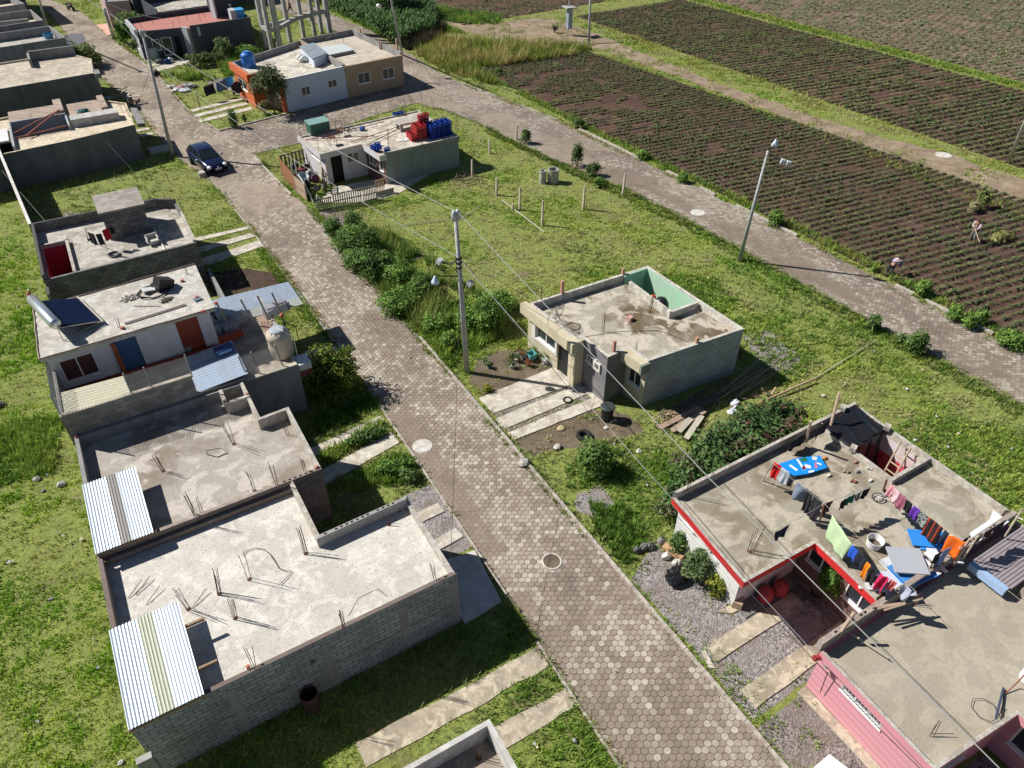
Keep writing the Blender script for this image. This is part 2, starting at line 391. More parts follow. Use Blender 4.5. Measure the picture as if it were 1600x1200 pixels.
def corr(x0, x1, y0, y1, z0, z1=None, pitch=.1, amp=.014, along='y', mbands=None, fr=None, th=.008):
    """corrugated sheet; ridges run along `along`; z0 at start, z1 at end of the ridge direction; mbands: [(u0,u1,mi)]"""
    m = MB(fr); z1 = z0 if z1 is None else z1
    W_ = (x1 - x0) if along == 'y' else (y1 - y0); n = max(4, int(W_ / pitch * 4))
    rows = []
    for i in range(n + 1):
        u = i / n; h = amp * math.sin(u * W_ / pitch * 2 * math.pi)
        for e in (0, 1):
            for d in (0, th):
                if along == 'y': m.v.append(m.T((x0 + u * W_, (y0, y1)[e], (z0, z1)[e] + h - d)))
                else: m.v.append(m.T(((x0, x1)[e], y0 + u * W_, (z0, z1)[e] + h - d)))
    for i in range(n):
        a = i * 4; b = a + 4; mi = 0
        for bd in (mbands or []):
            if bd[0] <= (i + .5) / n < bd[1]: mi = bd[2]
        m.f += [(a, b, b + 2, a + 2), (a + 1, a + 3, b + 3, b + 1), (a, a + 1, b + 1, b), (a + 2, b + 2, b + 3, a + 3)]; m.m += [mi] * 4
    m.f += [(0, 2, 3, 1), (n * 4, n * 4 + 1, n * 4 + 3, n * 4 + 2)]; m.m += [0, 0]
    return m
def offpoly(pts, closed_jit=.06, step=.5):
    """roughen a polygon outline"""
    out = []
    for i in range(len(pts)):
        a, b = pts[i], pts[(i + 1) % len(pts)]; L = math.hypot(b[0] - a[0], b[1] - a[1]); k = max(1, int(L / step))
        for j in range(k): t = j / k; out.append((a[0] + (b[0] - a[0]) * t + random.uniform(-closed_jit, closed_jit), a[1] + (b[1] - a[1]) * t + random.uniform(-closed_jit, closed_jit)))
    return out
def sheet(name, poly, z, mat, jit=.0, step=.5):
    p = offpoly(poly, jit, step) if jit else poly; m = MB(); m.add([(x, y, z) for x, y in p], [tuple(range(len(p)))]); return struct(name, m, mat)
# ================================================================ ground, streets, fields
def lin(pts): ys = [p[0] for p in pts]; xs = [p[1] for p in pts]; return lambda y: np.interp(y, ys, xs)
XL = lin([(-8, 8.0), (7, 8.1), (16.5, 8.3), (25.6, 8.4), (35.5, 8.3), (48.6, 8.0), (57, 7.6), (65, 5.96), (77.6, 5.3), (92.2, 3.6), (110, 2.6), (130, 1.0), (150, -1.5)])
XR = lin([(-8, 12.4), (5, 12.48), (49, 12.45), (55, 11.9), (61, 11.8), (67.6, 10.6), (73.3, 9.4), (92, 8.7), (106, 6.6), (120, 5.5), (130, 2.5), (150, 1.5)])
ys_ = list(np.arange(-8, 151, 3.))
P_ST1 = [(float(XR(y)), y) for y in ys_] + [(float(XL(y)), y) for y in reversed(ys_)]
P_CROSS = [(11.2, 61.5), (16.2, 61.9), (22.5, 64.2), (28.6, 65.7), (31.2, 66), (34.9, 71), (32.8, 79), (30.8, 79), (30.4, 72.3), (27, 71.2), (17, 68.9), (10.4, 67.7)]
FL = [(28.5, 65.9), (30.3, 61), (31.2, 56.6), (31.9, 50.3), (33, 45), (34.1, 38.8), (34.5, 34.7), (35.2, 20), (35.6, 10.3), (36.5, -5)]
FR = [(41, -5), (39.9, 15.4), (39.7, 19.1), (39.2, 30), (38.6, 40.8), (37.9, 48.4), (37.6, 54.5), (36.4, 61), (34.5, 70.3)]
P_FAR = FL + FR + [(34.6, 92), (32, 112), (27, 145), (20, 145), (26.5, 115.5), (31, 94), (30.9, 76)]
STREETS = [P_ST1, P_CROSS, P_FAR]
# fields (bilinear quads: near-left, near-right, far-right, far-left)
F1 = [(40.9, 2), (60.5, 2), (52.3, 71), (38.3, 72)]
F2 = [(64.5, 5), (83.8, 5), (78.0, 85), (60.2, 85)]
F3 = [(86.5, 5), (200, 5), (190, 165), (80.6, 95)]
F4 = [(45.5, 88.5), (74.5, 90), (76, 150), (46, 150)]
# terrain
def grass_mat(name, cols, sc):
    t = NT(name, .95); a = t.noise(sc, 6, .68); b = t.noise(sc * 18, 4, .7)
    c = t.ramp(a, [(.3 + .42 * i / (len(cols) - 1), x) for i, x in enumerate(cols)]); c = t.mix(t.ramp(b, [(.35, .6), (.62, 0.)]), c, (.02, .035, .01)); t.col(c)
    t.bump(b, .8, .06); return t.m
M_ground = grass_mat('grassy_ground', [(.22, .16, .10), (.20, .23, .055), (.26, .30, .07), (.22, .25, .07), (.31, .25, .14)], .35)
m = MB(); m.add([(-400, -60, 0), (700, -60, 0), (700, 900, 0), (-400, 900, 0)], [(0, 1, 2, 3)]); struct('ground', m, M_ground)
# soil
M_soil = soil('field_soil', [(.078, .044, .031), (.118, .070, .049), (.168, .105, .076)], .5)
M_soil2 = soil('dry_soil', [(.13, .09, .06), (.20, .145, .10), (.26, .20, .14)], .6)
M_path = soil('dirt_track_soil', [(.17, .12, .08), (.31, .235, .16), (.45, .36, .25)], .7)
M_yard = soil('yard_soil', [(.10, .075, .05), (.17, .13, .09), (.24, .19, .13)], 1.1)
M_grav = gravel('gravel', (.26, .235, .225))
ROWA = -R(7.0)
def furrow(name, q, nu, nv, sp, amp, mat, ang=ROWA, z=.05):
    u = np.linspace(0, 1, nu + 1); v = np.linspace(0, 1, nv + 1); U, V = np.meshgrid(u, v)
    q = np.array(q); P = ((1 - U) * (1 - V))[..., None] * q[0] + (U * (1 - V))[..., None] * q[1] + (U * V)[..., None] * q[2] + ((1 - U) * V)[..., None] * q[3]
    X = P[..., 0].ravel(); Y = P[..., 1].ravel(); t = Y * math.cos(ang) - X * math.sin(ang)
    Z = z + amp * np.cos(2 * np.pi * t / sp) + .05 * (fbm(X * 1.3, Y * 1.3, 5) - .5)
    V3 = np.stack([X, Y, Z], 1); i = np.arange(nv)[:, None] * (nu + 1) + np.arange(nu)[None]; i = i.ravel()
    F = np.stack([i, i + 1, i + nu + 2, i + nu + 1], 1); me = fast(name, V3, F, np.full((len(F), 3), .2), mat)
    o = link(name, me); o['kind'] = 'structure'
SP1, SP2 = .68, .8
furrow('field_soil', F1, 18, 900, .64, .05, M_soil); furrow('field_soil', F2, 18, 900, SP2, .06, M_soil)
furrow('field_soil', F3, 30, 800, .9, .04, M_soil2); furrow('field_soil', F4, 14, 500, .9, .05, M_soil)
# unmade track between the fields, and the clearing at its head
trk = [(57.8, 5), (61.6, 5), (61.3, 24), (61.0, 32), (59.3, 37), (58.3, 45), (57.2, 56), (57.4, 66), (57.6, 77), (57.0, 86), (47, 88.5), (43.5, 93), (41.5, 97), (41, 94), (45, 84), (47, 78.5), (52, 74.5), (54.2, 71), (55.0, 60), (55.5, 50), (56.2, 40), (57.0, 30), (57.6, 20)]
sheet('dirt_track', trk, .03, M_path, .25, 1.)
# driveways, gravel yards, bare earth
sheet('yard_ground', [g(795, 690), g(925, 640), g(985, 650), g(1010, 672), g(960, 690), g(890, 700), g(835, 712), g(812, 702)], .004, M_yard, .12)
sheet('yard_ground', [g(733, 590), g(742, 610), g(792, 664), g(930, 606), g(890, 575), g(865, 560), g(825, 545), g(790, 545), g(745, 562)], .004, M_yard, .1)
sheet('gravel_yard', [g(770, 647), g(805, 687), g(938, 633), g(892, 600)], .008, gravel('drive_gravel', (.24, .215, .19)), .03)
sheet('gravel_yard', [(12.75, 12.4), (14.6, 13.2), (15.3, 12.6), (15.3, 9.4), (18.4, 9.2), (18.4, 6.05), (12.75, 5.9)], .004, M_grav, .05)
sheet('gravel_yard', [(12.75, 5.6), (15.2, 5.8), (15.2, 1.6), (18.4, 1.3), (18.4, -2), (12.7, -2)], .004, gravel('brown_gravel', (.22, .19, .175)), .05)
sheet('gravel_yard', [(6.3, 20.7), (8.2, 20.9), (8.3, 16.9), (6.3, 16.9)], .004, M_grav, .05)
sheet('bare_earth', [g(318, 425), g(395, 420), g(440, 430), g(455, 445), g(330, 465)], .004, soil('dark_soil', [(.05, .03, .02), (.08, .05, .035), (.12, .08, .06)], 2.), .1)
sheet('bare_earth', [g(500, 330), g(530, 325), g(560, 345), g(565, 365), g(535, 370), g(505, 352)], .006, gravel('mauve_gravel', (.22, .17, .17)), .15)
sheet('bare_earth', [g(320, 125), g(355, 122), g(385, 132), g(370, 142), g(330, 140)], .006, M_grav, .15)
sheet('bare_earth', [g(1160, 520), g(1200, 515), g(1250, 560), g(1235, 585), g(1180, 570)], .006, M_grav, .2)
sheet('bare_earth', [g(905, 770), g(935, 755), g(962, 790), g(935, 815), g(900, 800)], .006, M_grav, .12)
sheet('bare_earth', [g(80, 345), g(110, 330), g(140, 335), g(120, 350)], .006, M_grav, .15)
sheet('puddle', [g(100, 55), g(130, 52), g(135, 68), g(112, 75), g(100, 70)], .042, plain('puddle_water', (.16, .14, .12), .12, 0, .2), .1)
# ---- hexagonal pavers
def hexes(name, poly, s, seed, dirtf, bright=1.):
    xs = [p[0] for p in poly]; yy = [p[1] for p in poly]; dx = s * math.sqrt(3) / 2; nx = int((max(xs) - min(xs)) / dx) + 2; ny = int((max(yy) - min(yy)) / s) + 2
    I, J = np.meshgrid(np.arange(nx), np.arange(ny)); X = (min(xs) + I * dx).ravel(); Y = (min(yy) + (J + .5 * (I % 2)) * s).ravel()
    k = inpoly(X, Y, poly); X = X[k]; Y = Y[k]; k = infr(X, Y, 260); X, Y = X[k], Y[k]; N = len(X)
    rs = np.random.RandomState(seed); r = rs.rand(N); cl = fbm(X * .45, Y * .45, seed, 4) + .25 * (fbm(X * 1.6, Y * 1.6, seed + 9, 2) - .5)
    dirt = np.clip((dirtf(X, Y) + (fbm(X * .55, Y * .35, seed + 3, 4) - .5) * 1.5 - .38) * 3.2, 0, 1)
    base = np.array([.30, .242, .195]); lt = np.array([.48, .43, .355]); wt = np.clip((r - (1.22 - cl * 1.35)) * 3.2, 0, 1)[:, None]
    C = base * (0.85 + .3 * rs.rand(N))[:, None] * (.72 + .6 * cl)[:, None]; C = C * (1 - wt) + lt * (.82 + .3 * rs.rand(N))[:, None] * wt
    dc = np.where((Y > 44)[:, None], np.array([.36, .295, .23]), np.array([.26, .205, .16])) * (.8 + .4 * fbm(X * 2, Y * 2, 4, 2))[:, None]; d = dirt[:, None] * .88; C = (C * (1 - d) + dc * d) * bright
    R0 = s / math.sqrt(3); ri = R0 * (.945 + .053 * np.clip(dirt * 1.4, 0, 1)); a = np.arange(6) * math.pi / 3
    cx = np.cos(a); sy = np.sin(a); zt = .036 + (rs.rand(N) - .5) * .006 * (1 - dirt); tx = (rs.rand(N) - .5) * .012; 
    top = np.zeros((N, 12, 3)); top[:, :6, 0] = X[:, None] + (ri * .965)[:, None] * cx; top[:, :6, 1] = Y[:, None] + (ri * .965)[:, None] * sy; top[:, :6, 2] = zt[:, None] + tx[:, None] * cx
    top[:, 6:, 0] = X[:, None] + ri[:, None] * cx; top[:, 6:, 1] = Y[:, None] + ri[:, None] * sy; top[:, 6:, 2] = .022 
    V = top.reshape(-1, 3); b = (np.arange(N) * 12)[:, None]
    Q1 = b + np.array([0, 1, 2, 3]); Q2 = b + np.array([0, 3, 4, 5]); Qs = [b + np.array([k + 6, (k + 1) % 6 + 6, (k + 1) % 6, k]) for k in range(6)]
    F = np.concatenate([Q1, Q2] + Qs); CC = np.concatenate([C, C] + [C * .8] * 6); me = fast(name, V, F, CC, attrmat('paver_concrete', .85, fine=7, bump=.3)); o = link(name, me); o['kind'] = 'structure'
M_joint = soil('paver_joint_dirt', [(.09, .07, .055), (.125, .10, .08), (.18, .145, .115)], .8, .3)
for i, p in enumerate(STREETS): sheet(('street', 'cross_street', 'side_street')[i], p, (.022, .018, .014)[i], M_joint)
ed = lambda d0, w_: np.clip(1 - d0 / w_, 0, 1)
def dirt1(X, Y): 
    l = XL(Y); r = XR(Y); e = ed(X - l, .55) * .55 + ed(r - X, .35) * .35; e += np.where((Y > 16) & (Y < 26), np.exp(-((X - 9.0) / .55) ** 2) * .95, 0)
    e += np.clip((Y - 46) / 10, 0, .42); e += np.exp(-((X - 9.3 - .5 * np.sin(Y * .3)) / .5) ** 2) * np.where(Y < 14, .45, .12); e += np.exp(-((Y - 11.8) / .16) ** 2) * .9
    return e - .1
hexes('street_pavers', P_ST1, .243, 3, dirt1)
hexes('cross_street_pavers', P_CROSS, .243, 21, lambda X, Y: .05 + 0 * X, .92)
def dirt2(X, Y):
    yy = np.array([p[1] for p in reversed(FL)]); l = np.interp(Y, yy, [p[0] for p in reversed(FL)]); t = X - l; return np.exp(-((t - 1.3) / .9) ** 2) * .5 + ed(t, .5) * .4 + np.where(Y > 40, .22, .06) + .1
hexes('side_street_pavers', P_FAR, .243, 33, dirt2, .86)
# kerbs
M_kerb = concrete('kerb_concrete', (.42, .38, .33), (.24, .2, .16), .6, 1.2)
def kerb(name, pts, w_=.14, h=.12, seg=1.0):
    m = MB()
    for a, b in zip(pts, pts[1:]):
        L = math.hypot(b[0] - a[0], b[1] - a[1]); n = max(1, int(L / seg)); an = math.atan2(b[1] - a[1], b[0] - a[0])
        for k in range(n):
            t0 = (k + .5) / n; m.obox((a[0] + (b[0] - a[0]) * t0, a[1] + (b[1] - a[1]) * t0, h / 2 + random.uniform(-.008, .008)), (L / n - .02, w_ * random.uniform(.95, 1.05), h), an + random.uniform(-.006, .006))
    return struct(name, m, M_kerb)
kerb('kerb', [(float(XR(y)) + .05, y) for y in (-4, 4, 10, 16, 22, 31)]); kerb('kerb', [(float(XL(y)) - .05, y) for y in (-4, 4, 12)], .09, .06); kerb('kerb', [(float(XL(y)) - .05, y) for y in (14.2, 20, 26.6)], .09, .07)
kerb('kerb', [(float(XL(y)) - .05, y) for y in (33, 40, 46, 52)], .09, .06); kerb('kerb', [(12.0, 52.2), (11.8, 56), (11.6, 60.5)]); kerb('kerb', [(10.5, 67.9), (17, 69.05)]); kerb('kerb', [(11.9, 61.3), (16.2, 61.75), (20, 63.1)], .1, .06)
kerb('kerb', [(float(XR(y)) + .05, y) for y in (68, 74, 84, 92)], .1, .07)
for a, b in ((41.2, 39.9), (37.6, 36.0), (34.0, 28.5), (21, 19.8), (19, 17.2), (15.9, 14.9), (52, 44)):
    f = lambda y: float(np.interp(y, [p[1] for p in FR], [p[0] for p in FR])) + .12
    kerb('kerb', [(f(a), a), (f(b), b)], .2, .16)
kerb('kerb', [(f(y), y) for y in (55, 61, 70)], .1, .07)
# paved drive strips
M_slab = concrete('drive_slab', (.50, .46, .39), (.33, .28, .21), .6, .9, 7)
M_slab2 = concrete('sandy_slab', (.43, .37, .28), (.26, .22, .16), .75, .9, 7)
def slab(pts, mat=M_slab, h=.05, name='driveway_slab'):
    DRV.append(pts); pts = offpoly(pts, .02, .6) if len(pts) < 12 else pts; m = MB(); m.prism(pts if sum(pts[i][0] * pts[(i + 1) % len(pts)][1] - pts[(i + 1) % len(pts)][0] * pts[i][1] for i in range(len(pts))) > 0 else pts[::-1], .001, h); struct(name, m, mat); return
    m = MB(); m.prism(pts if Vector((pts[1][0] - pts[0][0], pts[1][1] - pts[0][1])).cross(Vector((pts[2][0] - pts[1][0], pts[2][1] - pts[1][1]))) > 0 else pts[::-1], .001, h); struct(name, m, mat); DRV.append(pts)
DRV = []
for q in ([(1.2, 11.0), (8.05, 10.95), (8.05, 11.75), (1.2, 11.9)], [(5.0, 9.25), (8.1, 9.3), (8.1, 9.95), (5.0, 10.1)]): slab(offpoly(q, .05, .6), M_slab2, .03)
# house C drives
slab([g(748, 623), g(770, 647), g(890, 603), g(886, 592), g(862, 576)], M_slab); slab([g(773, 656), g(785, 673), g(925, 613), g(908, 600)], M_slab); slab([g(793, 677), g(805, 687), g(940, 635), g(928, 622)], M_slab)
slab([g(862, 575), g(886, 594), g(900, 600), g(936, 633), g(945, 631), g(903, 590)], M_slab, .07, 'doorstep_slab')
# house R drives
slab([(13.25, 8.05), (17.6, 8.1), (17.6, 8.75), (13.2, 8.7)], M_slab2); slab([(13.15, 6.15), (18.2, 6.3), (18.2, 6.95), (13.1, 6.9)], M_slab2); slab([(15.0, 9.2), (18.3, 9.1), (18.3, 9.4), (15.2, 9.5), (14.5, 9.6)], M_slab2)
slab([(12.95, 7.9), (13.15, 8.6), (13.0, 8.65), (12.75, 8.0)], M_slab); slab([(14.75, 5.85), (15.15, 5.85), (15.1, -1), (14.75, -1)], M_slab2, .04, 'footing_strip')
# house H1 front platform and steps, H2 strips, H4 strips
slab([(6.25, 13.9), (7.9, 14.0), (8.15, 16.6), (6.3, 16.9)], concrete('pale_platform', (.52, .5, .46), (.4, .36, .3), .4), .12, 'front_platform')
slab([(6.3, 17.35), (8.1, 17.5), (8.05, 18.05), (6.3, 17.9)]); slab([(6.3, 19.0), (8.05, 19.1), (8.0, 19.65), (6.3, 19.6)])
slab([(4.2, 23.1), (8.1, 23.9), (8.1, 24.7), (4.2, 24.0)]); slab([(4.2, 25.0), (8.1, 25.6), (8.1, 26.1), (4.2, 25.6)])
slab([(4.0, 44.9), (8.0, 45.6), (8.0, 46.5), (4.0, 46.0)]); slab([(4.0, 46.9), (8.0, 47.2), (8.0, 47.8), (4.0, 47.6)]); slab([(4.0, 48.5), (8.0, 48.5), (8.0, 48.9), (4.0, 49.1)])
slab([(5.6, 30.9), (8.1, 30.2), (8.2, 32.6), (7.3, 33.2), (5.6, 32.6)]); 
# A1 drives and others
for a in ((71.8, .8), (73.4, .8), (75.0, .7)): slab([(9.6, a[0] - 1.0), (14.6, a[0]), (14.6, a[0] + a[1]), (9.6, a[0] + a[1] - 1.0)])
for a in ((90.5, 1.0), (93.0, 1.5), (95.6, .8)): slab([(8.7, a[0]), (13.4, a[0] + .3), (13.4, a[0] + a[1] + .3), (8.5, a[0] + a[1])])
slab([(8.9, 88.2), (14.5, 90.6), (14.3, 91.5), (8.8, 90.0)], M_slab)
slab([(6.7, 106), (9, 106), (9, 112), (6.2, 112)], plain('pink_tile', (.55, .33, .26), .7), .06, 'pink_porch_floor')
for y in (70.0, 71.4): slab([(4.3, y), (5.5, y), (5.5, y + .6), (4.3, y + .6)])
for y in (76.0, 79.0, 82): slab([(1.9, y), (5.0, y - .3), (4.9, y + .7), (1.9, y + 1)])
slab([(4.4, 65.4), (6.0, 65.2), (5.9, 66.6), (4.4, 66.6)], M_slab, .25, 'step_slab')
# garage house yard
slab([(16.2, 48.3), (18.6, 48.2), (22.4, 50.2), (19.2, 51.6), (15.2, 51.9), (13.2, 50.0)], M_slab, .03, 'patio_slab')
# red house patio floor
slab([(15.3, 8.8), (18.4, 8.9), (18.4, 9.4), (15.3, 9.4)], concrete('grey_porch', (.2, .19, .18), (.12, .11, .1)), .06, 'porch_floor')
# manholes
M_man = concrete('manhole_concrete', (.55, .53, .48), (.38, .34, .28), .5, 2)
for (px, py, r, lb) in ((862, 878, .40, 'sunken round manhole filled with sandy dirt in the near street'), (660, 698, .46, 'pale round manhole cover at the left kerb beside the driveway strips'), (1090, 333, .52, 'round concrete manhole in the middle of the side street'), (1474, 243, .62, 'round pale manhole lid on the dirt track between the fields')):
    x, y = g(px, py); t = thing('manhole', lb, 'manhole', (x, y, .04))
    if r < .42:
        m = MB(); m.lathe((x, y, 0), [(r, .0), (r, .06), (r - .06, .065), (r - .07, .0)], 28, capb=False, capt=False); part('rim', m, M_man, t)
        m = MB(); m.prism([(x + (r - .07) * math.cos(a * .3), y + (r - .07) * math.sin(a * .3)) for a in range(21)], .0, .042); part('fill', m, M_yard, t)
    else:
        m = MB(); m.lathe((x, y, 0), [(r, .0), (r, .055), (r * .84, .06), (r * .83, .045)], 28, capb=False, capt=False); part('rim', m, M_man, t)
        m = MB(); m.lathe((x, y, 0), [(r * .825, .0), (r * .825, .058), (r * .8, .062)], 28); m.box(x - .06, x + .06, y - .01, y + .01, .06, .068); part('cover', m, M_man, t)
# ================================================================ vegetation as cover
M_leaf = attrmat('leaf_surface', .75, .25)
def tuftmesh(name, X, Y, Hh, Wd, C, nb, rs, kind='stuff', z0=0., lean=.6):
    N = len(X); k = nb; a = rs.rand(N, k) * 2 * np.pi; off = rs.rand(N, k) * Wd[:, None] * 1.6; bx = X[:, None] + off * np.cos(a + 1.3); by = Y[:, None] + off * np.sin(a + 1.3)
    h = Hh[:, None] * (.6 + .6 * rs.rand(N, k)); ln = lean * h * (.4 + rs.rand(N, k)); w_ = Wd[:, None] * (.35 + .4 * rs.rand(N, k))
    V = np.zeros((N, k, 3, 3)); V[..., 0, 0] = bx - w_ * np.sin(a) * .5; V[..., 0, 1] = by + w_ * np.cos(a) * .5; V[..., 1, 0] = bx + w_ * np.sin(a) * .5; V[..., 1, 1] = by - w_ * np.cos(a) * .5
    V[..., 2, 0] = bx + ln * np.cos(a); V[..., 2, 1] = by + ln * np.sin(a); V[..., :2, 2] = z0; V[..., 2, 2] = z0 + h
    F = np.arange(N * k * 3).reshape(-1, 3); CC = (C[:, None, :] * (.75 + .5 * rs.rand(N, k))[..., None]).reshape(-1, 3)
    me = fast(name, V.reshape(-1, 3), F, CC, M_leaf); o = link(name, me); o['kind'] = kind; return o
EXC = STREETS + [[(-4.45, -5), (6.3, -5), (6.3, 9.2), (-4.45, 9.2)]] if False else list(STREETS)
BLD = [[(-4.4, -3), (4.75, -3), (4.75, 9.2), (-4.4, 9.2)], [(-4.4, 14), (6.3, 14), (6.3, 18.3), (2.8, 18.3), (2.8, 28.4), (-4.4, 28.4)], [(2.6, 21.2), (4, 21.2), (4, 25.6), (2.6, 25.6)], [(-4.6, 28.3), (5.6, 28.3), (5.6, 33), (3, 35.7), (-4.6, 35.7)],
       [(-4.5, 42.9), (4, 42.9), (4, 50.3), (-4.5, 50.3)], [(-20, 65), (4.7, 65), (4.7, 72.6), (-20, 72.6)], [(17.1, 19.7), (25.3, 19.7), (25.2, 27.2), (17.1, 27.3)], [(15.3, 5.9), (25.3, 5.9), (25.3, 13.1), (15.3, 13.1)], [(15, -3), (25.4, -3), (25.4, 5.9), (15, 5.9)],
       [(14.9, 52.2), (18, 49.5), (25.5, 50.4), (25, 57), (14.6, 57)], [(14.6, 69.6), (29.6, 70.8), (28.7, 81.5), (14.6, 77)], [(8.4, 92), (20.6, 91.6), (20, 105), (8.4, 103)]]
FLD = [F1, F2, F3, F4]
NOGR = EXC + BLD + FLD + DRV + [trk, [(12.7, 12.2), (15.3, 12.4), (18.4, 9), (18.4, -3), (12.7, -3)], [(6.3, 20.7), (8.2, 20.9), (8.3, 16.9), (6.3, 16.9)]]
YARDS = [[g(795, 690), g(985, 650), g(1010, 672), g(890, 700), g(812, 702)], [g(733, 590), g(792, 664), g(930, 606), g(865, 560), g(790, 545), g(745, 562)], [g(318, 425), g(395, 420), g(440, 430), g(455, 445), g(330, 465)],
         [g(500, 330), g(560, 345), g(535, 370)], [g(1160, 520), g(1200, 515), g(1250, 560), g(1180, 570)], [g(905, 770), g(935, 755), g(962, 790), g(935, 815), g(900, 800)]]
rs = np.random.RandomState(5); NG = 2600000
X = rs.uniform(-45, 95, NG); Y = rs.uniform(3, 130, NG); d = np.sqrt(X ** 2 + Y ** 2 + CAMH ** 2)
k = (rs.rand(NG) < np.minimum(1, (34 / d) ** 2.2) * .95); X, Y, d = X[k], Y[k], d[k]; k = infr(X, Y, 110); X, Y, d = X[k], Y[k], d[k]
bad = np.zeros(len(X), bool)
for p in NOGR: bad |= inpoly(X, Y, p)
X, Y, d = X[~bad], Y[~bad], d[~bad]
yd = np.zeros(len(X), bool)
for p in YARDS: yd |= inpoly(X, Y, p)
cl = fbm(X * .32, Y * .32, 7, 4); c2 = fbm(X * 1.7, Y * 1.7, 17, 3); c3 = fbm(X * .12, Y * .12, 27, 3)
keep = rs.rand(len(X)) < np.clip((cl - .3) * 3.2, .22, 1) * np.clip((c2 - .2) * 2.6, .3, 1) * np.where(yd, .12, 1)
X, Y, d, cl, c2, c3 = [q[keep] for q in (X, Y, d, cl, c2, c3)]
gr = np.array([.235, .365, .05]); yg = np.array([.385, .44, .095]); dr = np.array([.46, .38, .22]); dk = np.array([.14, .26, .045])
left = (X < -4.4)
t1 = np.clip((.5 * c2 + .5 * fbm(X * .22, Y * .22, 77, 3) - .42) * 6, 0, 1)[:, None]; C = gr * t1 + yg * (1 - t1)
t2 = np.clip((.50 - cl + np.where(left, -.1, .04) + (c2 - .5) * .25) * 6, 0, .8)[:, None]; C = C * (1 - t2) + dr * t2
t3 = np.clip((c3 - .58) * 6, 0, .6)[:, None]; C = C * (1 - t3) + dk * t3
C = C * (1.06 * (.8 + .4 * rs.rand(len(X))))[:, None]
C[left] *= np.array([1.05, 1.18, .72])
sc = np.sqrt(d / 34)
Hh = (.05 + .16 * np.clip(c2 - .3, 0, 1) * rs.rand(len(X)) + .06 * rs.rand(len(X))) * sc * np.where(c3 > .56, 1.6, 1); Wd = (.05 + .05 * rs.rand(len(X))) * sc
tuftmesh('grass', X, Y, Hh, Wd, C, 5, rs)
print('grass tufts', len(X))
# tall rank grass and weeds: polygons, density per m2, height, colours
def cover(name, poly, dens, h, w_, cols, nb=6, seed=1, z0=0., lean=.5, cut=.0):
    xs = [p[0] for p in poly]; yy = [p[1] for p in poly]; A = (max(xs) - min(xs)) * (max(yy) - min(yy)); N = int(A * dens); rs = np.random.RandomState(seed)
    X = rs.uniform(min(xs), max(xs), N); Y = rs.uniform(min(yy), max(yy), N); k = inpoly(X, Y, poly) & infr(X, Y, 120); X, Y = X[k], Y[k]
    n = fbm(X * .5, Y * .5, seed, 3); k = n > cut; X, Y, n = X[k], Y[k], n[k]; cols = np.array(cols); i = np.clip(((n - .25) * 2 * len(cols)).astype(int) + rs.randint(-1, 2, len(X)), 0, len(cols) - 1)
    o = tuftmesh(name, X, Y, h * (.5 + 1. * n) * (.7 + .6 * rs.rand(len(X))), np.full(len(X), w_), cols[i], nb, rs, z0=z0, lean=lean); return o
GY = [(.16, .22, .035), (.27, .31, .065), (.36, .35, .1), (.44, .38, .15)]; GG = [(.085, .17, .03), (.13, .25, .04), (.20, .33, .05), (.29, .39, .075)]
cover('tall_grass', [(35.2, 72.5), (37.5, 66), (38.3, 71.8), (50.5, 70.5), (53.2, 71.5), (51, 75), (46.5, 78.5), (40, 84), (35, 80)], 9, .95, .14, GY, 8, 3)
cover('track_verge_grass', [(52.6, 70), (54.3, 70), (54.5, 60), (54.9, 50), (55.4, 40), (56.6, 30), (57.4, 20), (58, 10), (54.2, 10), (54.5, 30), (53.8, 50)], 8, .25, .12, GY + GG[2:3], 5, 4, cut=.42)
cover('track_verge_grass', [(58.6, 78), (60.4, 84), (62.2, 50), (64.0, 20), (62.0, 20), (61.5, 32), (58.9, 50), (58.6, 66)], 8, .25, .12, GY, 5, 5, cut=.5)
cover('track_weeds', trk, 5, .22, .14, GY + GG[2:], 5, 31, cut=.52)
cover('field_edge_grass', [(84.2, 5), (85.8, 5), (79.9, 94), (78.4, 94)], 14, .3, .16, GY[:2] + GG[2:], 6, 6)
cover('weeds', [(44, 84), (43.4, 93), (46.5, 88), (50, 86.5), (52, 90), (46, 100), (38, 97), (40.8, 88)], 12, .5, .16, GG, 6, 8)
cover('weeds', [(34.8, 88), (38, 84), (41, 88), (41, 97), (40, 104), (34, 104)], 9, .5, .16, GG, 6, 9)
cover('roadside_weeds', [(37.6, 72), (38.2, 60), (38.6, 48), (39.4, 38), (40, 25), (40.2, 14), (40.9, 14), (40.7, 30), (39.6, 42), (39, 55), (38.6, 71)], 26, .32, .12, GG + GY[1:2], 6, 10, cut=.38)
cover('roadside_weeds', [(34.1, 38.8), (34.5, 34.7), (35.2, 20), (35.6, 10.3), (34.6, 10), (34.2, 20), (33.6, 34), (32.0, 44), (30.4, 56), (31.2, 56.6), (31.9, 50.3), (33, 45)], 30, .22, .1, [(.07, .14, .02), (.11, .2, .03), (.13, .22, .035), (.2, .24, .05)], 6, 12)
cover('weeds', [(12.7, 36), (14.6, 37.5), (16.5, 40), (15, 45), (13, 45.5), (12.6, 41)], 26, .5, .13, GG[:3], 7, 33, cut=.4)
cover('weeds', [(12.7, 27.8), (15.6, 28.5), (17, 30), (16.5, 34), (14.6, 37.5), (13.0, 36), (12.75, 31.5)], 26, .42, .13, GG, 7, 13, cut=.4)
cover('weeds', [(12.8, 12.9), (14.4, 13.3), (14.7, 15.5), (13.6, 16.3), (12.9, 15)], 60, .28, .1, [(.08, .16, .02), (.12, .22, .03), (.14, .25, .04)], 7, 14)
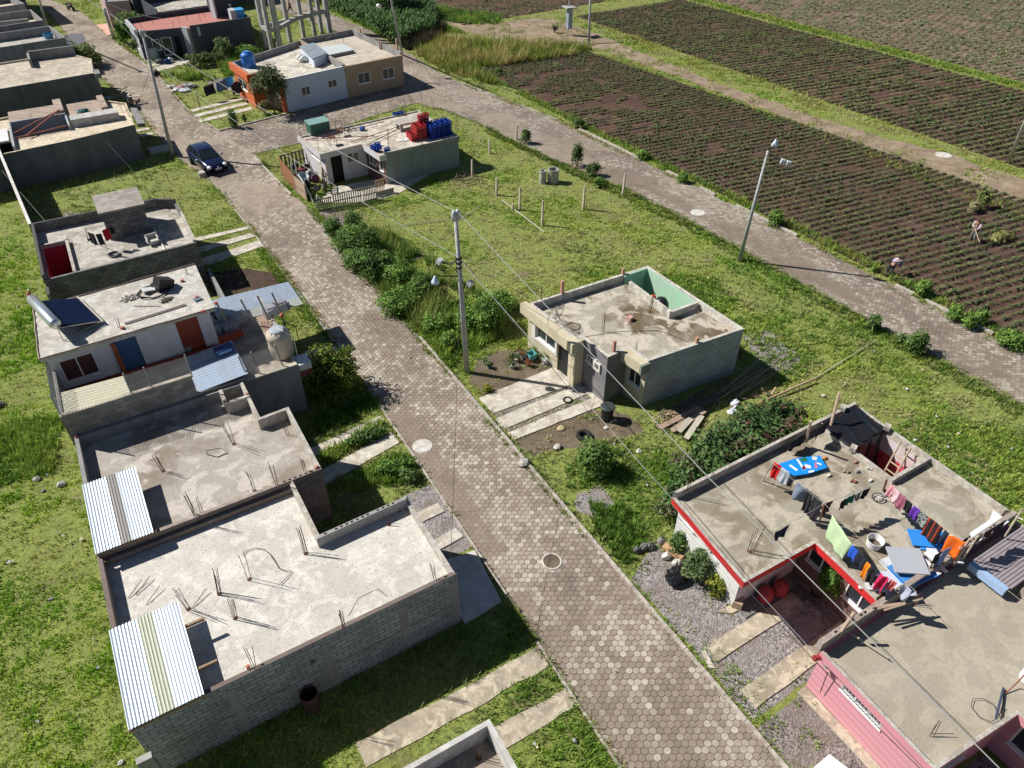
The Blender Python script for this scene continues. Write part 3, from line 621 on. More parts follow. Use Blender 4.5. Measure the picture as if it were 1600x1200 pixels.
cover('weeds', [(13.2, 17.3), (16.0, 17.0), (17.5, 18.3), (16.0, 19.4), (14.0, 18.6)], 30, .3, .1, GG[1:], 7, 15)
cover('weeds', [(4.6, 25.0), (8.0, 25.9), (8.0, 25.5), (7.5, 24.9), (4.4, 24.2)], 55, .28, .11, GG, 7, 16); cover('weeds', [(5.0, 22.9), (7.9, 23.4), (8.0, 21.9), (7.3, 21.4), (5.0, 22.2)], 60, .32, .11, GG, 7, 17); cover('weeds', [(4.6, 26.4), (8.1, 26.6), (8.2, 27.6), (6.5, 28), (5.8, 27.6)], 50, .3, .11, GG, 7, 18)
cover('weeds', [(28.2, 7.0), (33.0, 6.0), (34.0, 9.5), (31.5, 12.5), (28.0, 12.8), (27.0, 10.5)], 45, .16, .1, GG, 6, 19); cover('weeds', [(-9.2, 30.5), (-6.0, 30), (-5.2, 34), (-7.5, 35), (-9.6, 33.5)], 45, .3, .1, GG[1:], 7, 20); cover('weeds', [(26.6, 17.5), (30, 18), (31, 22.5), (28, 24), (26.3, 21.5)], 30, .2, .1, GG[1:], 6, 22)
cover('weeds', [(27, 24.5), (30, 24), (31, 27.5), (28.5, 29.5), (26.5, 28)], 30, .22, .1, GG, 6, 23)
cover('kerb_weeds', [(8.15, 33.4), (8.25, 40), (8.0, 45.3), (7.5, 45.3), (7.6, 36), (7.8, 33.4)], 60, .18, .09, GG, 6, 24); cover('kerb_weeds', [(12.6, 13), (12.95, 13), (12.95, 5), (12.6, 5)], 30, .1, .06, GG[1:], 5, 25, cut=.5)
cover('weeds', [(9.5, 86), (13.5, 87), (17, 86.5), (17, 83.5), (12, 82)], 8, .8, .2, GG[1:] + GY[:1], 8, 26, cut=.45)
def edge(fn, y0, y1, o0, o1): ys = np.arange(y0, y1, 1.5); return [(float(fn(y)) + o0 + random.uniform(-.12, .12), y) for y in ys] + [(float(fn(y)) + o1 + random.uniform(-.08, .08), y) for y in reversed(ys)]
flx = lambda y: np.interp(y, [p[1] for p in reversed(FL)], [p[0] for p in reversed(FL)]); frx = lambda y: np.interp(y, [p[1] for p in FR], [p[0] for p in FR])
cover('edge_weeds', edge(XL, 3, 14, -.15, .14), 60, .13, .08, GG + GY, 6, 51, cut=.42); cover('edge_weeds', edge(XL, 26, 62, -.15, .2), 50, .15, .08, GG + GY, 6, 52, cut=.44); cover('edge_weeds', edge(XR, 13, 60, -.2, .25), 60, .17, .09, GG + GY[:2], 6, 53, cut=.44)
cover('edge_weeds', edge(XR, 1, 13, -.1, .3), 40, .1, .07, GG + GY, 6, 54, cut=.5); cover('edge_weeds', edge(flx, 5, 64, -.2, .3), 40, .15, .09, GG[1:] + GY[:2], 6, 55, cut=.4); cover('edge_weeds', edge(frx, 8, 69, -.45, .35), 34, .15, .09, GG + GY, 6, 56, cut=.45)
cover('edge_weeds', edge(XL, 62, 100, -.2, .2), 16, .18, .12, GG + GY, 6, 57, cut=.46); cover('edge_weeds', edge(XR, 68, 104, -.2, .3), 16, .18, .12, GG + GY, 6, 58, cut=.46)
cover('tall_weeds', [(12.9, 28), (16.6, 29), (17.6, 33), (16.8, 38), (15.6, 43), (13.1, 44), (12.7, 36)], 22, .75, .12, [(.09, .16, .035), (.14, .24, .05), (.2, .3, .06), (.3, .34, .1)], 9, 59, cut=.5)
cover('gravel_weeds', [(12.8, 12.4), (14.6, 13), (15.2, 9.6), (15, 9), (13, 9)], 12, .1, .08, GG + GY, 5, 61, cut=.52); cover('gravel_weeds', [(12.8, 9), (15, 9), (17, 7.2), (15, 5), (12.8, -1)], 12, .12, .08, GG + GY[:2], 5, 62, cut=.52); cover('gravel_weeds', [(12.75, 8.8), (13.6, 8.8), (13.6, 5.0), (12.75, 5.0)], 40, .1, .08, GG, 5, 63, cut=.5)
# crops
def crops(name, q, sp, step, size, cols, ang=ROWA, seed=1, nl=9, gap=.35, h=.24, ph=.0, keepf=None):
    q = np.array(q); xs, yy = q[:, 0], q[:, 1]; ca, sa = math.cos(ang), math.sin(ang); T = yy * ca - xs * sa; U = xs * ca + yy * sa; rs = np.random.RandomState(seed)
    t = (np.arange(math.ceil(T.min() / sp), math.floor(T.max() / sp) + 1)) * sp; u = np.arange(U.min(), U.max(), step); U2, T2 = np.meshgrid(u, t); N = U2.size
    U2 = U2.ravel() + rs.uniform(-.3, .3, N) * step; T2 = T2.ravel() + rs.uniform(-.06, .06, N); X = U2 * ca - T2 * sa; Y = U2 * sa + T2 * ca
    k = inpoly(X, Y, list(map(tuple, q))) & infr(X, Y, 120); X, Y = X[k], Y[k]; n = fbm(X * .55, Y * .8, seed + 50, 3); n2 = fbm(X * .09, Y * .09, seed + 70, 2)
    k = (n + (n2 - .5) * .8 > gap) & (rs.rand(len(X)) > .06)
    if keepf is not None: k &= keepf(X, Y)
    X, Y, n = X[k], Y[k], n[k]; N = len(X); S_ = size * (.6 + .9 * n) * (.75 + .5 * rs.rand(N))
    a = rs.rand(N, nl) * 2 * np.pi; r = S_[:, None] * np.sqrt(rs.rand(N, nl)); cx = X[:, None] + r * np.cos(a); cy = Y[:, None] + r * np.sin(a); cz = .07 + h * (S_ / size)[:, None] * (1 - (r / S_[:, None]) ** 2 * .75) * (.6 + .5 * rs.rand(N, nl))
    b = rs.rand(N, nl) * 2 * np.pi; L = S_[:, None] * (.42 + .25 * rs.rand(N, nl)); W = L * .62; tl = rs.uniform(-.6, .25, (N, nl))
    V = np.zeros((N, nl, 4, 3)); dx, dy = np.cos(b), np.sin(b)
    for i, (l, w_) in enumerate(((-1, 0), (0, -1), (1, 0), (0, 1))):
        V[..., i, 0] = cx + l * L * dx - w_ * W * dy * .9; V[..., i, 1] = cy + l * L * dy + w_ * W * dx * .9; V[..., i, 2] = cz + l * L * tl + (w_ == 0) * -.015
    F = np.arange(N * nl * 4).reshape(-1, 4); cols = np.array(cols); C = cols[rs.randint(0, len(cols), (N, nl))] * (.65 + .6 * rs.rand(N, nl))[..., None] * (.75 + .5 * n)[:, None, None]
    o = link(name, fast(name, V.reshape(-1, 3), F, C.reshape(-1, 3), M_leaf)); o['kind'] = 'stuff'; print(name, N)
CG = [(.085, .145, .045), (.11, .175, .06), (.07, .12, .04), (.15, .20, .08), (.19, .21, .09)]
crops('crop_plants', F1, .64, .22, .12, CG, seed=2, nl=10, gap=.29, h=.18)
crops('crop_plants', F2, SP2, .27, .16, CG, seed=3, nl=9, gap=.27)
crops('field_weeds', F3, .9, .55, .26, [(.16, .21, .09), (.22, .26, .12), (.12, .18, .06)], seed=4, nl=7, gap=.30, keepf=lambda X, Y: (X < 84 + (Y + 20) * .42) & (X < 135))
crops('crop_plants', F3, .9, .42, .26, CG, seed=5, nl=8, gap=.2, keepf=lambda X, Y: (X > 84 + (Y + 20) * .42))
crops('crop_plants', F4, .9, .55, .2, CG, seed=6, nl=8, gap=.42)
# ================================================================ houses of the left row
M_blk = block('grey_block', (.40, .41, .42), (.13, .13, .13), .42, .21, .22, seed=1, dirtamt=.35, ms=.018)
M_blkd = block('weathered_block', (.23, .225, .22), (.09, .085, .08), .42, .21, .35, (.06, .055, .05), seed=5, dirtamt=.7, ms=.018)
M_blkw = block('pale_block', (.42, .41, .39), (.3, .29, .27), .42, .21, .12, seed=3, dirtamt=.3)
M_brn = block('brown_cap_block', (.27, .21, .18), (.14, .11, .1), .42, .21, .25, seed=2, dirtamt=.3)
M_cap = concrete('parapet_cap', (.42, .39, .34), (.25, .22, .18), .6, 1.4)
M_capb = concrete('brown_parapet_cap', (.33, .27, .23), (.2, .16, .13), .6, 1.4)
M_r1 = concrete('pale_roof', (.57, .54, .485), (.42, .38, .33), .4, .55, 5, pock=.55, seed=1)
M_r2 = concrete('grey_roof', (.39, .355, .31), (.2, .165, .125), .85, .28, 8, pock=.15, seed=2)
M_r4 = concrete('worn_roof', (.40, .375, .33), (.25, .22, .18), .7, .5, 8, seed=4)
M_rc = concrete('stained_roof', (.37, .335, .275), (.13, .095, .055), 1.0, .3, 8, seed=23)
M_rr = concrete('damp_roof', (.33, .295, .235), (.2, .165, .11), .85, .3, 8, seed=9)
M_rp = concrete('olive_roof', (.36, .32, .25), (.29, .255, .19), .35, .4, 7, pock=.12, seed=12)
M_plas = paint('grey_plaster', (.27, .265, .26), (.14, .13, .12), .6, 2)
M_gal = galv('galvanised_sheet', (.62, .68, .74), .42, .45, .12); M_galy = plain('yellowed_clear_sheet', (.42, .44, .34), .5, 0, .25); M_galb = plain('brown_clear_sheet', (.25, .24, .22), .45, .2, .2)
M_rib = plain('red_tip_block', (.45, .13, .09), .8)
def redtip(root, x, y, z, s=.09):
    m = MB(); m.obox((x, y, z + s / 2), (s * 1.3, s, s), random.uniform(0, 1)); part('brick', m, M_rib, root)
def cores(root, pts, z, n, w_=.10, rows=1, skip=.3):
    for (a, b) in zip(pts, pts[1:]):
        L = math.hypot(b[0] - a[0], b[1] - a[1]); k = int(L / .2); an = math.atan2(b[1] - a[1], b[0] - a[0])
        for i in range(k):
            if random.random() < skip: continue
            t0 = (i + .5) / k; m = MB(); m.obox((a[0] + (b[0] - a[0]) * t0, a[1] + (b[1] - a[1]) * t0, z + .001), (.11, w_ * .7, .006), an); part('painted_core_shade', m, M_dark, root)  # dark patch on the cap paints the shade inside an open core
def sheetroof(label, x0, x1, y0, y1, z0, z1, bands, mats, along='y', pitch=.1, beams=(), name='sheet_roof'):
    t = thing(name, label, 'sheet roof', ((x0 + x1) / 2, (y0 + y1) / 2, z0)); m = corr(x0, x1, y0, y1, z0, z1, pitch, .016, along, bands); part('corrugated_panel', m, mats, t)
    for b in beams: m = MB(); m.obox(b[0], b[1]); part('beam', m, wood((.28, .19, .12), 'beam_wood'), t)
    return t
# H1 nearest
fp = [(-4.32, 14.08), (6.2, 14.08), (6.22, 18.2), (2.7, 18.1), (2.7, 21.17), (-4.32, 21.17)]
H1, rf = house('block_house', 'large grey block house with pale pocked roof full of rebar, nearest on the left', 'house', fp, 2.45, 2.95, M_blk, M_r1, capmat=M_capb, inmat=M_brn,
    edges={0: dict(mat=M_blk), 1: dict(zt=2.72, cap=M_cap, mat=M_plas, door=[(2.2, 3.1, 0, 2.1, .1, plain('teal_door', (.05, .25, .22)))], win=[(.5, 1.6, 1, 2, 2)]), 2: dict(mat=M_plas, cap=M_blkw), 3: dict(mat=M_plas, cap=M_cap), 4: dict(zt=2.7), 5: dict(mat=M_brn)})
for a in (-1.6, 1.4, 4.1, 6.0):
    m = MB(); m.box(a - .14, a + .14, 14.06, 14.08 + .05, 0, 2.6); part('column', m, paint('grey_column', (.33, .33, .32), (.2, .2, .19), .5, 7), H1)
m = MB(); m.box(-4.3, 6.1, 14.065, 14.1, 1.2, 1.32); part('tie_beam', m, M_plas, H1)
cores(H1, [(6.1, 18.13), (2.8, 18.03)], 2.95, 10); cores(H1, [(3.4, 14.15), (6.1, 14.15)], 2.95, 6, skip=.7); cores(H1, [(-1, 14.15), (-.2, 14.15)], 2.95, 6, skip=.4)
for (x, y, n, h) in ((478, 865, 5, 1.4), (608, 820, 3, .5), (390, 905, 2, 1.5), (343, 928, 6, 1.35), (295, 952, 4, 1.4), (368, 966, 5, 1.3), (285, 880, 0, 0), (624, 798, 2, 1.2)):
    if n: a = g(x, y, 2.45); rebar_cluster(H1, a[0], a[1], 2.45, n, h, .14, .13)
for (x, y, n, h) in ((538, 982, 5, .95), (398, 1045, 3, 1.1), (680, 905, 4, .8), (205, 960, 0, 0)):
    if n: a = g(x, y, 2.95); rebar_cluster(H1, a[0], a[1] + .02, 2.95, n, h, .1, .1, False)
m = MB(); m.path([g3(x_, y_, 2.5) for x_, y_ in ((378, 868), (386, 860), (398, 856), (412, 858), (422, 866), (430, 878), (436, 888), (446, 892), (456, 892), (448, 902), (438, 912))], .012, 5); part('bent_rebar', m, M_rebar, H1)
m = MB(); m.path([g3(545, 962, 2.95), g3(560, 935, 3.0), g3(590, 920, 3.0), g3(605, 932, 2.97)], .012, 5); part('bent_rebar', m, M_cabled, H1)
for a in ((200, 935), (212, 930), (228, 945), (300, 950)):
    p = g3(a[0], a[1], 2.48); q = g3(a[0] + 22, a[1] - 30, 2.6); m = MB(); m.tube(p, q, .013, n=5); part('bent_rebar', m, M_rebar, H1)
redtip(H1, *g(388, 1043, 2.95), 2.95); m = MB(); m.lathe((.9, 14.07, 2.0), [(.07, 0), (.07, .08)], 8, ax=(0, -1, 0)); part('pipe_end', m, M_brn, H1)
sheetroof('white-blue corrugated sheet with yellowed centre strip covering the back corner of the nearest block house', -4.33, -2.24, 13.95, 17.6, 3.2, 3.24, [(.40, .62, 1)], [M_gal, M_galy], beams=[((-2.6, 14.9, 3.1), (1.9, .08, .1)), ((-2.6, 16.6, 3.1), (1.9, .08, .1)), ((-3.3, 14.0, 3.08), (2.1, .1, .12))], name='corrugated_roof')
# lower wall stub at the rear of the first house
m = MB(); m.box(-4.42, -4.0, 13.2, 13.4, 0, 2.6); t = single('block_wall', m, M_blkw, 'short hollow-block wall stub with open cores at the rear corner below the corrugated sheet', 'wall')
# barrel
bx, by = .45, 13.75; t = thing('barrel', 'rusty open metal barrel standing against the long block wall', 'barrel', (bx, by, 0)); m = MB(); m.lathe((bx, by, 0), [(.28, 0), (.29, .02), (.28, .3), (.30, .31), (.28, .33), (.28, .6), (.30, .61), (.28, .63), (.29, .9), (.27, .9), (.265, .05)], 20, capt=False); m.lathe((bx, by, .06), [(.265, 0), (.26, .01)], 20); part('drum', m, plain('rusty_drum', (.09, .05, .04), .8, .2, .5), t)
m = MB(); m.lathe((bx, by, .9), [(.3, -.02), (.305, 0), (.3, .02), (.27, .02)], 20, capb=False, capt=False); part('rim', m, plain('rust_rim', (.16, .08, .06), .7), t)
# H2
fp = [(-4.3, 21.2), (3.88, 21.2), (3.9, 25.5), (2.66, 25.45), (2.66, 28.28), (-4.3, 28.28)]
H2, rf = house('block_house', 'block house with brown-stained grey roof and low parapet, second from the bottom left', 'house', fp, 2.4, 2.95, M_blkd, M_r2, capmat=M_cap, inmat=M_plas,
    edges={0: dict(mat=M_brn, cap=M_capb), 1: dict(mat=M_plas, cap=M_cap, win=[(1.0, 2.4, 1, 2, 2)]), 2: dict(cap=M_cap), 3: dict(cap=M_cap, mat=M_plas), 4: dict(zt=2.9)})
for (x, y, n, h) in ((366, 694, 4, 1.3), (255, 736, 4, .95), (398, 767, 3, 1.1), (375, 695, 0, 0), (450, 680, 4, .7), (357, 640, 1, 1.1), (315, 800, 2, .8)):
    if n: a = g(x, y, 2.4); rebar_cluster(H2, a[0], a[1], 2.4, n, h, .12, .12, h > .9)
for (x, y, n, h) in ((432, 757, 4, 1.3), (476, 735, 4, .7), (305, 805, 5, 1.2)):
    a = g(x, y, 2.95); rebar_cluster(H2, a[0], a[1], 2.95, n, h, .1, .1, False)
m = MB(); m.box(1.6, 2.66, 27.0, 27.14, 2.4, 3.0); m.box(1.55, 1.7, 27.14, 27.9, 2.4, 3.15); part('stub_wall', m, M_cap, H2)
x, y = g(338, 708, 2.4); m = MB(); m.path([(x - .35, y + .1, 2.42), (x - .3, y, 2.7), (x + .2, y - .1, 2.68), (x + .4, y - .2, 2.42), (x, y - .3, 2.42), (x - .35, y + .1, 2.42)], .015, 5); part('bent_rebar', m, M_rebar, H2)
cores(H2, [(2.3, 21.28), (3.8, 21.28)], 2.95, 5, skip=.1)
for p in ((-4.2, 28.1), (-2.35, 21.25), (3.75, 21.35), (2.6, 27.2)): redtip(H2, p[0], p[1], 2.95)
sheetroof('blue-white corrugated sheet with brown centre strip over the rear of the stained-roof house', -4.3, -2.38, 21.05, 24.8, 3.18, 3.2, [(.44, .62, 1)], [M_gal, M_galb], beams=[((-3.3, 21.12, 3.06), (2.0, .1, .1)), ((-3.3, 24.5, 3.06), (1.8, .08, .1))], name='corrugated_roof')
# H3 two storey
H3 = thing('terraced_house', 'two storey house with white upper rooms, terrace and solar heater, on the left', 'house', (-.5, 32, 0)); M_white = paint('white_plaster', (.66, .66, .68), (.45, .43, .42), .35, 4); M_maroon = plain('maroon_paint', (.22, .04, .03), .6)
fpL = [(-4.45, 28.32), (5.25, 28.45), (5.45, 31.0), (5.45, 35.3), (-4.45, 35.3)]; ins = inset(fpL, .15)
for i in range(5):
    p, q = fpL[i], fpL[(i + 1) % 5]; m = MB(); wall_slab(m, p, q, ins[i], ins[(i + 1) % 5], 0, 2.62 if i != 0 else 2.78, [(.5, 1.6, 0, 2.1, .15)] if i == 2 else (), 0, 1, 0, 0); part('wall', m, [M_blkd if i else M_plas, M_cap], H3)
m = MB(); m.prism(ins, 2.35, 2.5); part('terrace_floor', m, concrete('terrace_concrete', (.36, .31, .25), (.22, .18, .14), .6), H3)
m = MB(); m.box(-4.45, .72, 28.3, 28.46, 2.79, 4.0); m.box(-4.46, -4.3, 28.47, 32.2, 2.63, 4.0); m.box(.72, 2.8, 28.3, 28.46, 2.79, 3.05); part('terrace_wall', m, block('terrace_block', (.30, .29, .27), (.2, .19, .18), .42, .21, .35, seed=9, dirtamt=.5), H3)
m = MB(); m.box(-4.44, .74, 28.29, 28.47, 4.0, 4.05); m.box(2.78, 5.2, 28.36, 28.6, 2.79, 2.83); part('wall_cap', m, concrete('yellow_cap', (.5, .46, .36), (.3, .26, .2)), H3)
fpU = [(-4.44, 31.8), (2.5, 32.0), (2.65, 35.9), (-4.4, 35.45)]; ins = inset(fpU, .15); M_brnc = plain('brown_curtain', (.09, .035, .03), .8)
for i in range(4):
    p, q = fpU[i], fpU[(i + 1) % 4]; m = MB(); holes = [(.35, 1.75, 3.2, 4.35, .09), (2.7, 3.6, 2.5, 4.5, .12), (5.35, 6.35, 2.5, 4.6, .1)] if i == 0 else []
    wall_slab(m, p, q, ins[i], ins[(i + 1) % 4], 2.5, 4.85, holes, 0, 0, 0, 0); wl = part('wall', m, M_white if i != 2 else M_blkd, H3)
    if i == 0:
        window(wl, p, q, .35, 1.75, 3.2, 4.35, 2, None, M_brnc); d = door(H3, p, q, 2.7, 3.6, 2.5, 4.5, .12, plain('blue_striped_curtain', (.05, .11, .22), .8)); door(H3, p, q, 5.35, 6.35, 2.5, 4.6, .1, plain('brick_red_door', (.26, .05, .025), .6))
        L_ = 6.94; m = MB(); m.box(-4.44 + .0, 2.5, 31.78, 31.80, 2.5, 2.9); part('skirting', m, M_maroon, H3)
        m = MB(); m.box(-1.9, -1.72, 31.74, 31.82, 2.5, 4.5); part('door_frame', m, plain('orange_frame', (.3, .08, .03)), H3)
m = MB(); m.prism([(-4.6, 31.35), (2.75, 31.55), (2.85, 36.1), (-4.5, 35.75)], 4.85, 4.98); rf3 = part('roof', m, concrete('roughcast_roof', (.46, .44, .395), (.35, .31, .26), .6, .7, 6, pock=.4, seed=3), H3)
m = MB()
for a, b in (((-4.6, 31.35), (-4.5, 35.75)), ((-4.5, 35.75), (2.85, 36.1)), ((-4.6, 31.35), (2.75, 31.55))): m.path([(a[0] + (b[0] - a[0]) * t / 12 + random.uniform(-.02, .02), a[1] + (b[1] - a[1]) * t / 12 + random.uniform(-.02, .02), 5.0 + random.uniform(-.01, .03)) for t in range(13)], .035, 5)
part('roof_edge', m, concrete('rough_edge', (.33, .26, .22), (.15, .12, .1)), H3)
for a in ((192, 514), (318, 488), (308, 466), (285, 440), (338, 475)): p = g(a[0], a[1], 4.98); redtip(H3, p[0], p[1], 4.98, .11)
for a in ((186, 505, 4), (172, 437, 2), (243, 427, 2), (293, 423, 3)): p = g(a[0], a[1] + 6, 4.98); rebar_cluster(H3, p[0], p[1], 4.98, a[2], .5, .1, .2, False)
# solar heater on its roof
def lp(x, y, z): return Vector(g3(x, y, z))
t = thing('solar_heater', 'silver solar water heater with dark blue tubes on the white upper rooms', 'solar water heater', (-3.6, 33.5, 4.98))
x0, y0 = g(95, 538, 5.9)
A_ = Vector((-4.3, 35.1, 5.85)); B_ = Vector((-3.55, 32.25, 5.85))
dr_ = (B_ - A_).normalized(); m = MB(); m.lathe(A_, [(.0, 0), (.2, .02), (.24, .06), (.24, 2.84), (.2, 2.9), (0, 2.92)], 20, ax=dr_, capb=False, capt=False); m.sm = True; part('tank', m, galv('tank_steel', (.6, .62, .65), .28, .8, .1), t)
n_ = Vector((-dr_.y, dr_.x, 0)); n_ = n_ if n_.x > 0 else -n_
dn = (n_ * 1.75 + Vector((0, 0, -.7))); m = MB(); m2 = MB(); mf = MB()
for k in range(20): s = A_ + dr_ * (.2 + k * .132); m.tube(s + Vector((0, 0, -.1)), s + dn + Vector((0, 0, -.02)), .05, n=8)
part('glass_tube', m, glassy('tube_glass', (.012, .02, .06), .15), t)
for s in (A_ + dr_ * .1, B_ + dr_ * -.1): mf.tube(s + dn, s + Vector((0, 0, -.2)), .02); mf.tube(s + dn + Vector((0, 0, 0)), (s.x, s.y, 4.98), .015); mf.tube(s, (s.x, s.y, 4.98), .02)
mf.obox(A_ + dr_ * 1.46 + dn, (.08, 2.9, .07), math.atan2(dr_.y, dr_.x) - math.pi / 2); part('frame', mf, plain('pale_frame', (.45, .42, .33), .6), t)
m = MB(); q = A_ + dr_ * 1.46 + dn * .52 + Vector((0, 0, -.12)); m.add([tuple(A_ + dr_ * .15 + Vector((0, 0, -.17))), tuple(B_ - dr_ * .1 + Vector((0, 0, -.17))), tuple(B_ - dr_ * .1 + dn + Vector((0, 0, -.08))), tuple(A_ + dr_ * .15 + dn + Vector((0, 0, -.08)))], [(0, 1, 2, 3)]); part('back_plate', m, plain('dark_blue_back', (.015, .02, .05), .4), t)
m = MB(); m.ell(A_ + Vector((-.02, .12, .22)), (.1, .1, .1), 8, 6); part('float_valve', m, M_rib, t)
# things on that roof
x, y = g(258, 450, 5.0); t = thing('plastic_crate', 'black plastic trough turned on its side on the roughcast roof', 'trough', (x, y, 4.98)); m = MB(); m.obox((x, y, 5.28), (.75, .55, .5), .4, ry=.5); m.obox((x - .3, y, 5.15), (.3, .6, .3), .4); part('shell', m, M_blkplastic, t); m = MB(); m.path([(x + .75 * math.cos(a * .45) - .5, y + .6 * math.sin(a * .45) - .1, 5.02 + .02 * a % .1) for a in range(0, 24)], .035, 6); o = single('hose_coil', m, M_blkplastic, 'black hose coil lying round the black trough on the roughcast roof', 'hose')
x, y = g(233, 455, 5.0); m = MB(); m.obox((x, y, 5.12), (.55, .45, .06), .2, ry=.2); m.obox((x - .25, y, 5.1), (.06, .45, .2), .2); m.obox((x + .25, y, 5.1), (.06, .45, .2), .2); m.obox((x, y + .22, 5.1), (.55, .05, .2), .2); single('washbasin', m, plain('enamel', (.6, .6, .58), .4), 'white basin lying beside the black trough on the roughcast roof', 'basin')
m = MB(); m.tube(g3(194, 505, 5.05), g3(289, 475, 5.05), .05, n=8); single('pipe', m, plain('pink_pipe', (.62, .5, .46), .6), 'long pale pink pipe lying on the roughcast roof', 'pipe')
m = MB(); m.tube(g3(208, 478, 5.02), g3(251, 478, 5.02), .02, n=6); single('pipe', m, plain('rod', (.4, .32, .3), .6), 'short thin pinkish rod lying on the roughcast roof', 'pipe')
m = MB(); x, y = g(309, 468, 5.0); m.obox((x, y, 5.03), (.35, .28, .05), .2); single('small_panel', m, [glassy('panel_glass', (.1, .12, .15), .2)], 'small square grey panel on the front edge of the roughcast roof', 'mat')  # flat glassy panel lying on the roof edge
def pile(x, y, z, r, h, mat, label, cat, n=60, name='rubble_heap', org=None):
    m = MB()
    for k in range(n):
        a = random.uniform(0, 6.28); q = r * math.sqrt(random.random()); m.obox((x + q * math.cos(a), y + q * .7 * math.sin(a), z + h * (1 - q / r) * random.random() + .02), tuple(random.uniform(.03, .09) for _ in range(3)), random.uniform(0, 3), rx=random.uniform(-.6, .6))
    return single(name, m, mat, label, cat, (x, y, z), kind='stuff')
pile(*g(203, 466, 4.98), 4.98, .45, .1, plain('pale_rubble', (.36, .34, .31)), 'small heap of pale rubble in the middle of the roughcast roof', 'rubble'); pile(*g(260, 470, 4.98), 4.98, .35, .08, plain('dark_rubble', (.13, .11, .09)), 'dark patch of debris beside the hose coil on the roughcast roof', 'rubble')
# terrace sheets, fence, tank
sheetroof('cream corrugated sheet over the terrace corner behind the block parapet', -4.25, -1.75, 28.5, 30.0, 4.0, 3.9, None, [plain('cream_sheet', (.62, .58, .42), .6)], 'x', .2)
sheetroof('blue-grey corrugated sheet lean-to in the middle of the terrace', .75, 3.0, 28.35, 31.3, 3.05, 3.2, [(.0, .3, 0), (.7, 1., 1)], [galv('blue_sheet', (.34, .42, .52), .5, .3), galv('pale_blue_sheet', (.5, .55, .6), .5, .3)], 'x', .2)
sheetroof('large blue-grey metal sheet roof over the front yard of the terraced house', 2.95, 7.2, 33.6, 36.2, 2.7, 2.55, [(.0, .32, 1)], [galv('steel_blue_sheet', (.36, .43, .52), .5, .3), plain('clear_rib_sheet', (.34, .37, .33), .5)], 'x', .22)
x, y = g(347, 548, 3.3); m = MB(); m.obox((x + .1, y, 3.36), (.85, .5, .22), .12); m.obox((x + .1, y - .26, 3.36), (.6, .02, .12), .12, 1); single('storage_box', m, [plain('navy_plastic', (.02, .05, .16), .4), plain('cyan_label', (.2, .35, .55))], 'dark blue plastic box on the blue-grey lean-to sheet', 'box')
M_tank = paint('cream_tank', (.55, .48, .38), (.36, .3, .22), .3, 0, .5)
x, y = 4.95, 29.95; t = thing('water_tank', 'cream round water tank on the terrace corner facing the street', 'water tank', (x, y, 2.5)); m = MB(); m.lathe((x, y, 2.5), [(.5, 0), (.56, .05), (.56, .5), (.575, .55), (.56, .6), (.56, 1.05), (.58, 1.1), (.5, 1.3), (.34, 1.42)], 28, capt=False); m.sm = True; part('body', m, M_tank, t); m = MB(); m.lathe((x, y, 3.9), [(.35, 0), (.35, .06), (.3, .1), (.1, .13)], 24); part('lid', m, plain('blue_grey_lid', (.35, .38, .42), .5), t)
m = MB()
for k in range(12): a = k * math.pi / 6; m.tube((x + .585 * math.cos(a), y + .585 * math.sin(a), 3.58), (x + .37 * math.cos(a), y + .37 * math.sin(a), 3.93), .02, n=4)
part('rib', m, M_tank, t)
m = MB(); m.path([(x + .55, y - .6, 2.5), (x + .55, y - .6, 3.6), (x + .2, y - .35, 4.0), (x, y, 4.05)], .03, 6); part('pipe', m, plain('pvc', (.6, .6, .58), .5), t)
m = MB(); m.path([(x + .9, y + .1, 2.6), (x + .9, y + .1, 3.7), (x + .5, y + .2, 4.1)], .025, 6); part('pipe', m, M_steel, t)
x, y = 5.7, 29.7
t = thing('air_box', 'small red and white box hung on the corner of the terrace beside the cream tank', 'box', (x, y, 2.1)); m = MB(); m.box(5.3, 5.9, 28.6, 29.4, 1.9, 2.2); part('base', m, M_maroon, t); m = MB(); m.box(5.3, 5.9, 28.6, 29.4, 2.2, 2.55); part('top', m, M_white, t)
def fence_mesh(m, a, b, z0, z1, sp=.12, r=.006):
    a, b = Vector(a), Vector(b); L = (b - a).length; d = (b - a) / L; H = z1 - z0; n = int((L + H) / sp)
    for k in range(n):
        s = k * sp - H
        for sg in (1, -1):
            p0, p1 = (s, z0), (s + H, z1)
            if sg < 0: p0, p1 = (s, z1), (s + H, z0)
            u0, w0, u1, w1 = p0[0], p0[1], p1[0], p1[1]
            if u1 < 0 or u0 > L: continue
            f = lambda u: w0 + (w1 - w0) * (u - u0) / (u1 - u0); c0, c1 = max(0, u0), min(L, u1)
            m.tube(tuple(a + d * c0) [:2] + (f(c0),), tuple(a + d * c1)[:2] + (f(c1),), r, n=3)
t = thing('wire_fence', 'galvanised diamond wire fence along the edge of the terrace', 'fence', (-.5, 28.4, 4)); m = MB(); fence_mesh(m, (-4.4, 28.4, 0), (-1.7, 28.4, 0), 4.05, 4.95); fence_mesh(m, (-1.7, 28.4, 0), (.8, 28.4, 0), 4.05, 5.0); fence_mesh(m, (-4.42, 28.4, 0), (-4.42, 31.8, 0), 4.05, 4.95); part('mesh', m, M_pole, t)
for q in (-4.4, -1.7, -.9, .75): m = MB(); m.tube((q, 28.4, 3.9), (q, 28.4, 5.1), .03); part('post', m, plain('grey_post', (.3, .3, .3)), t)
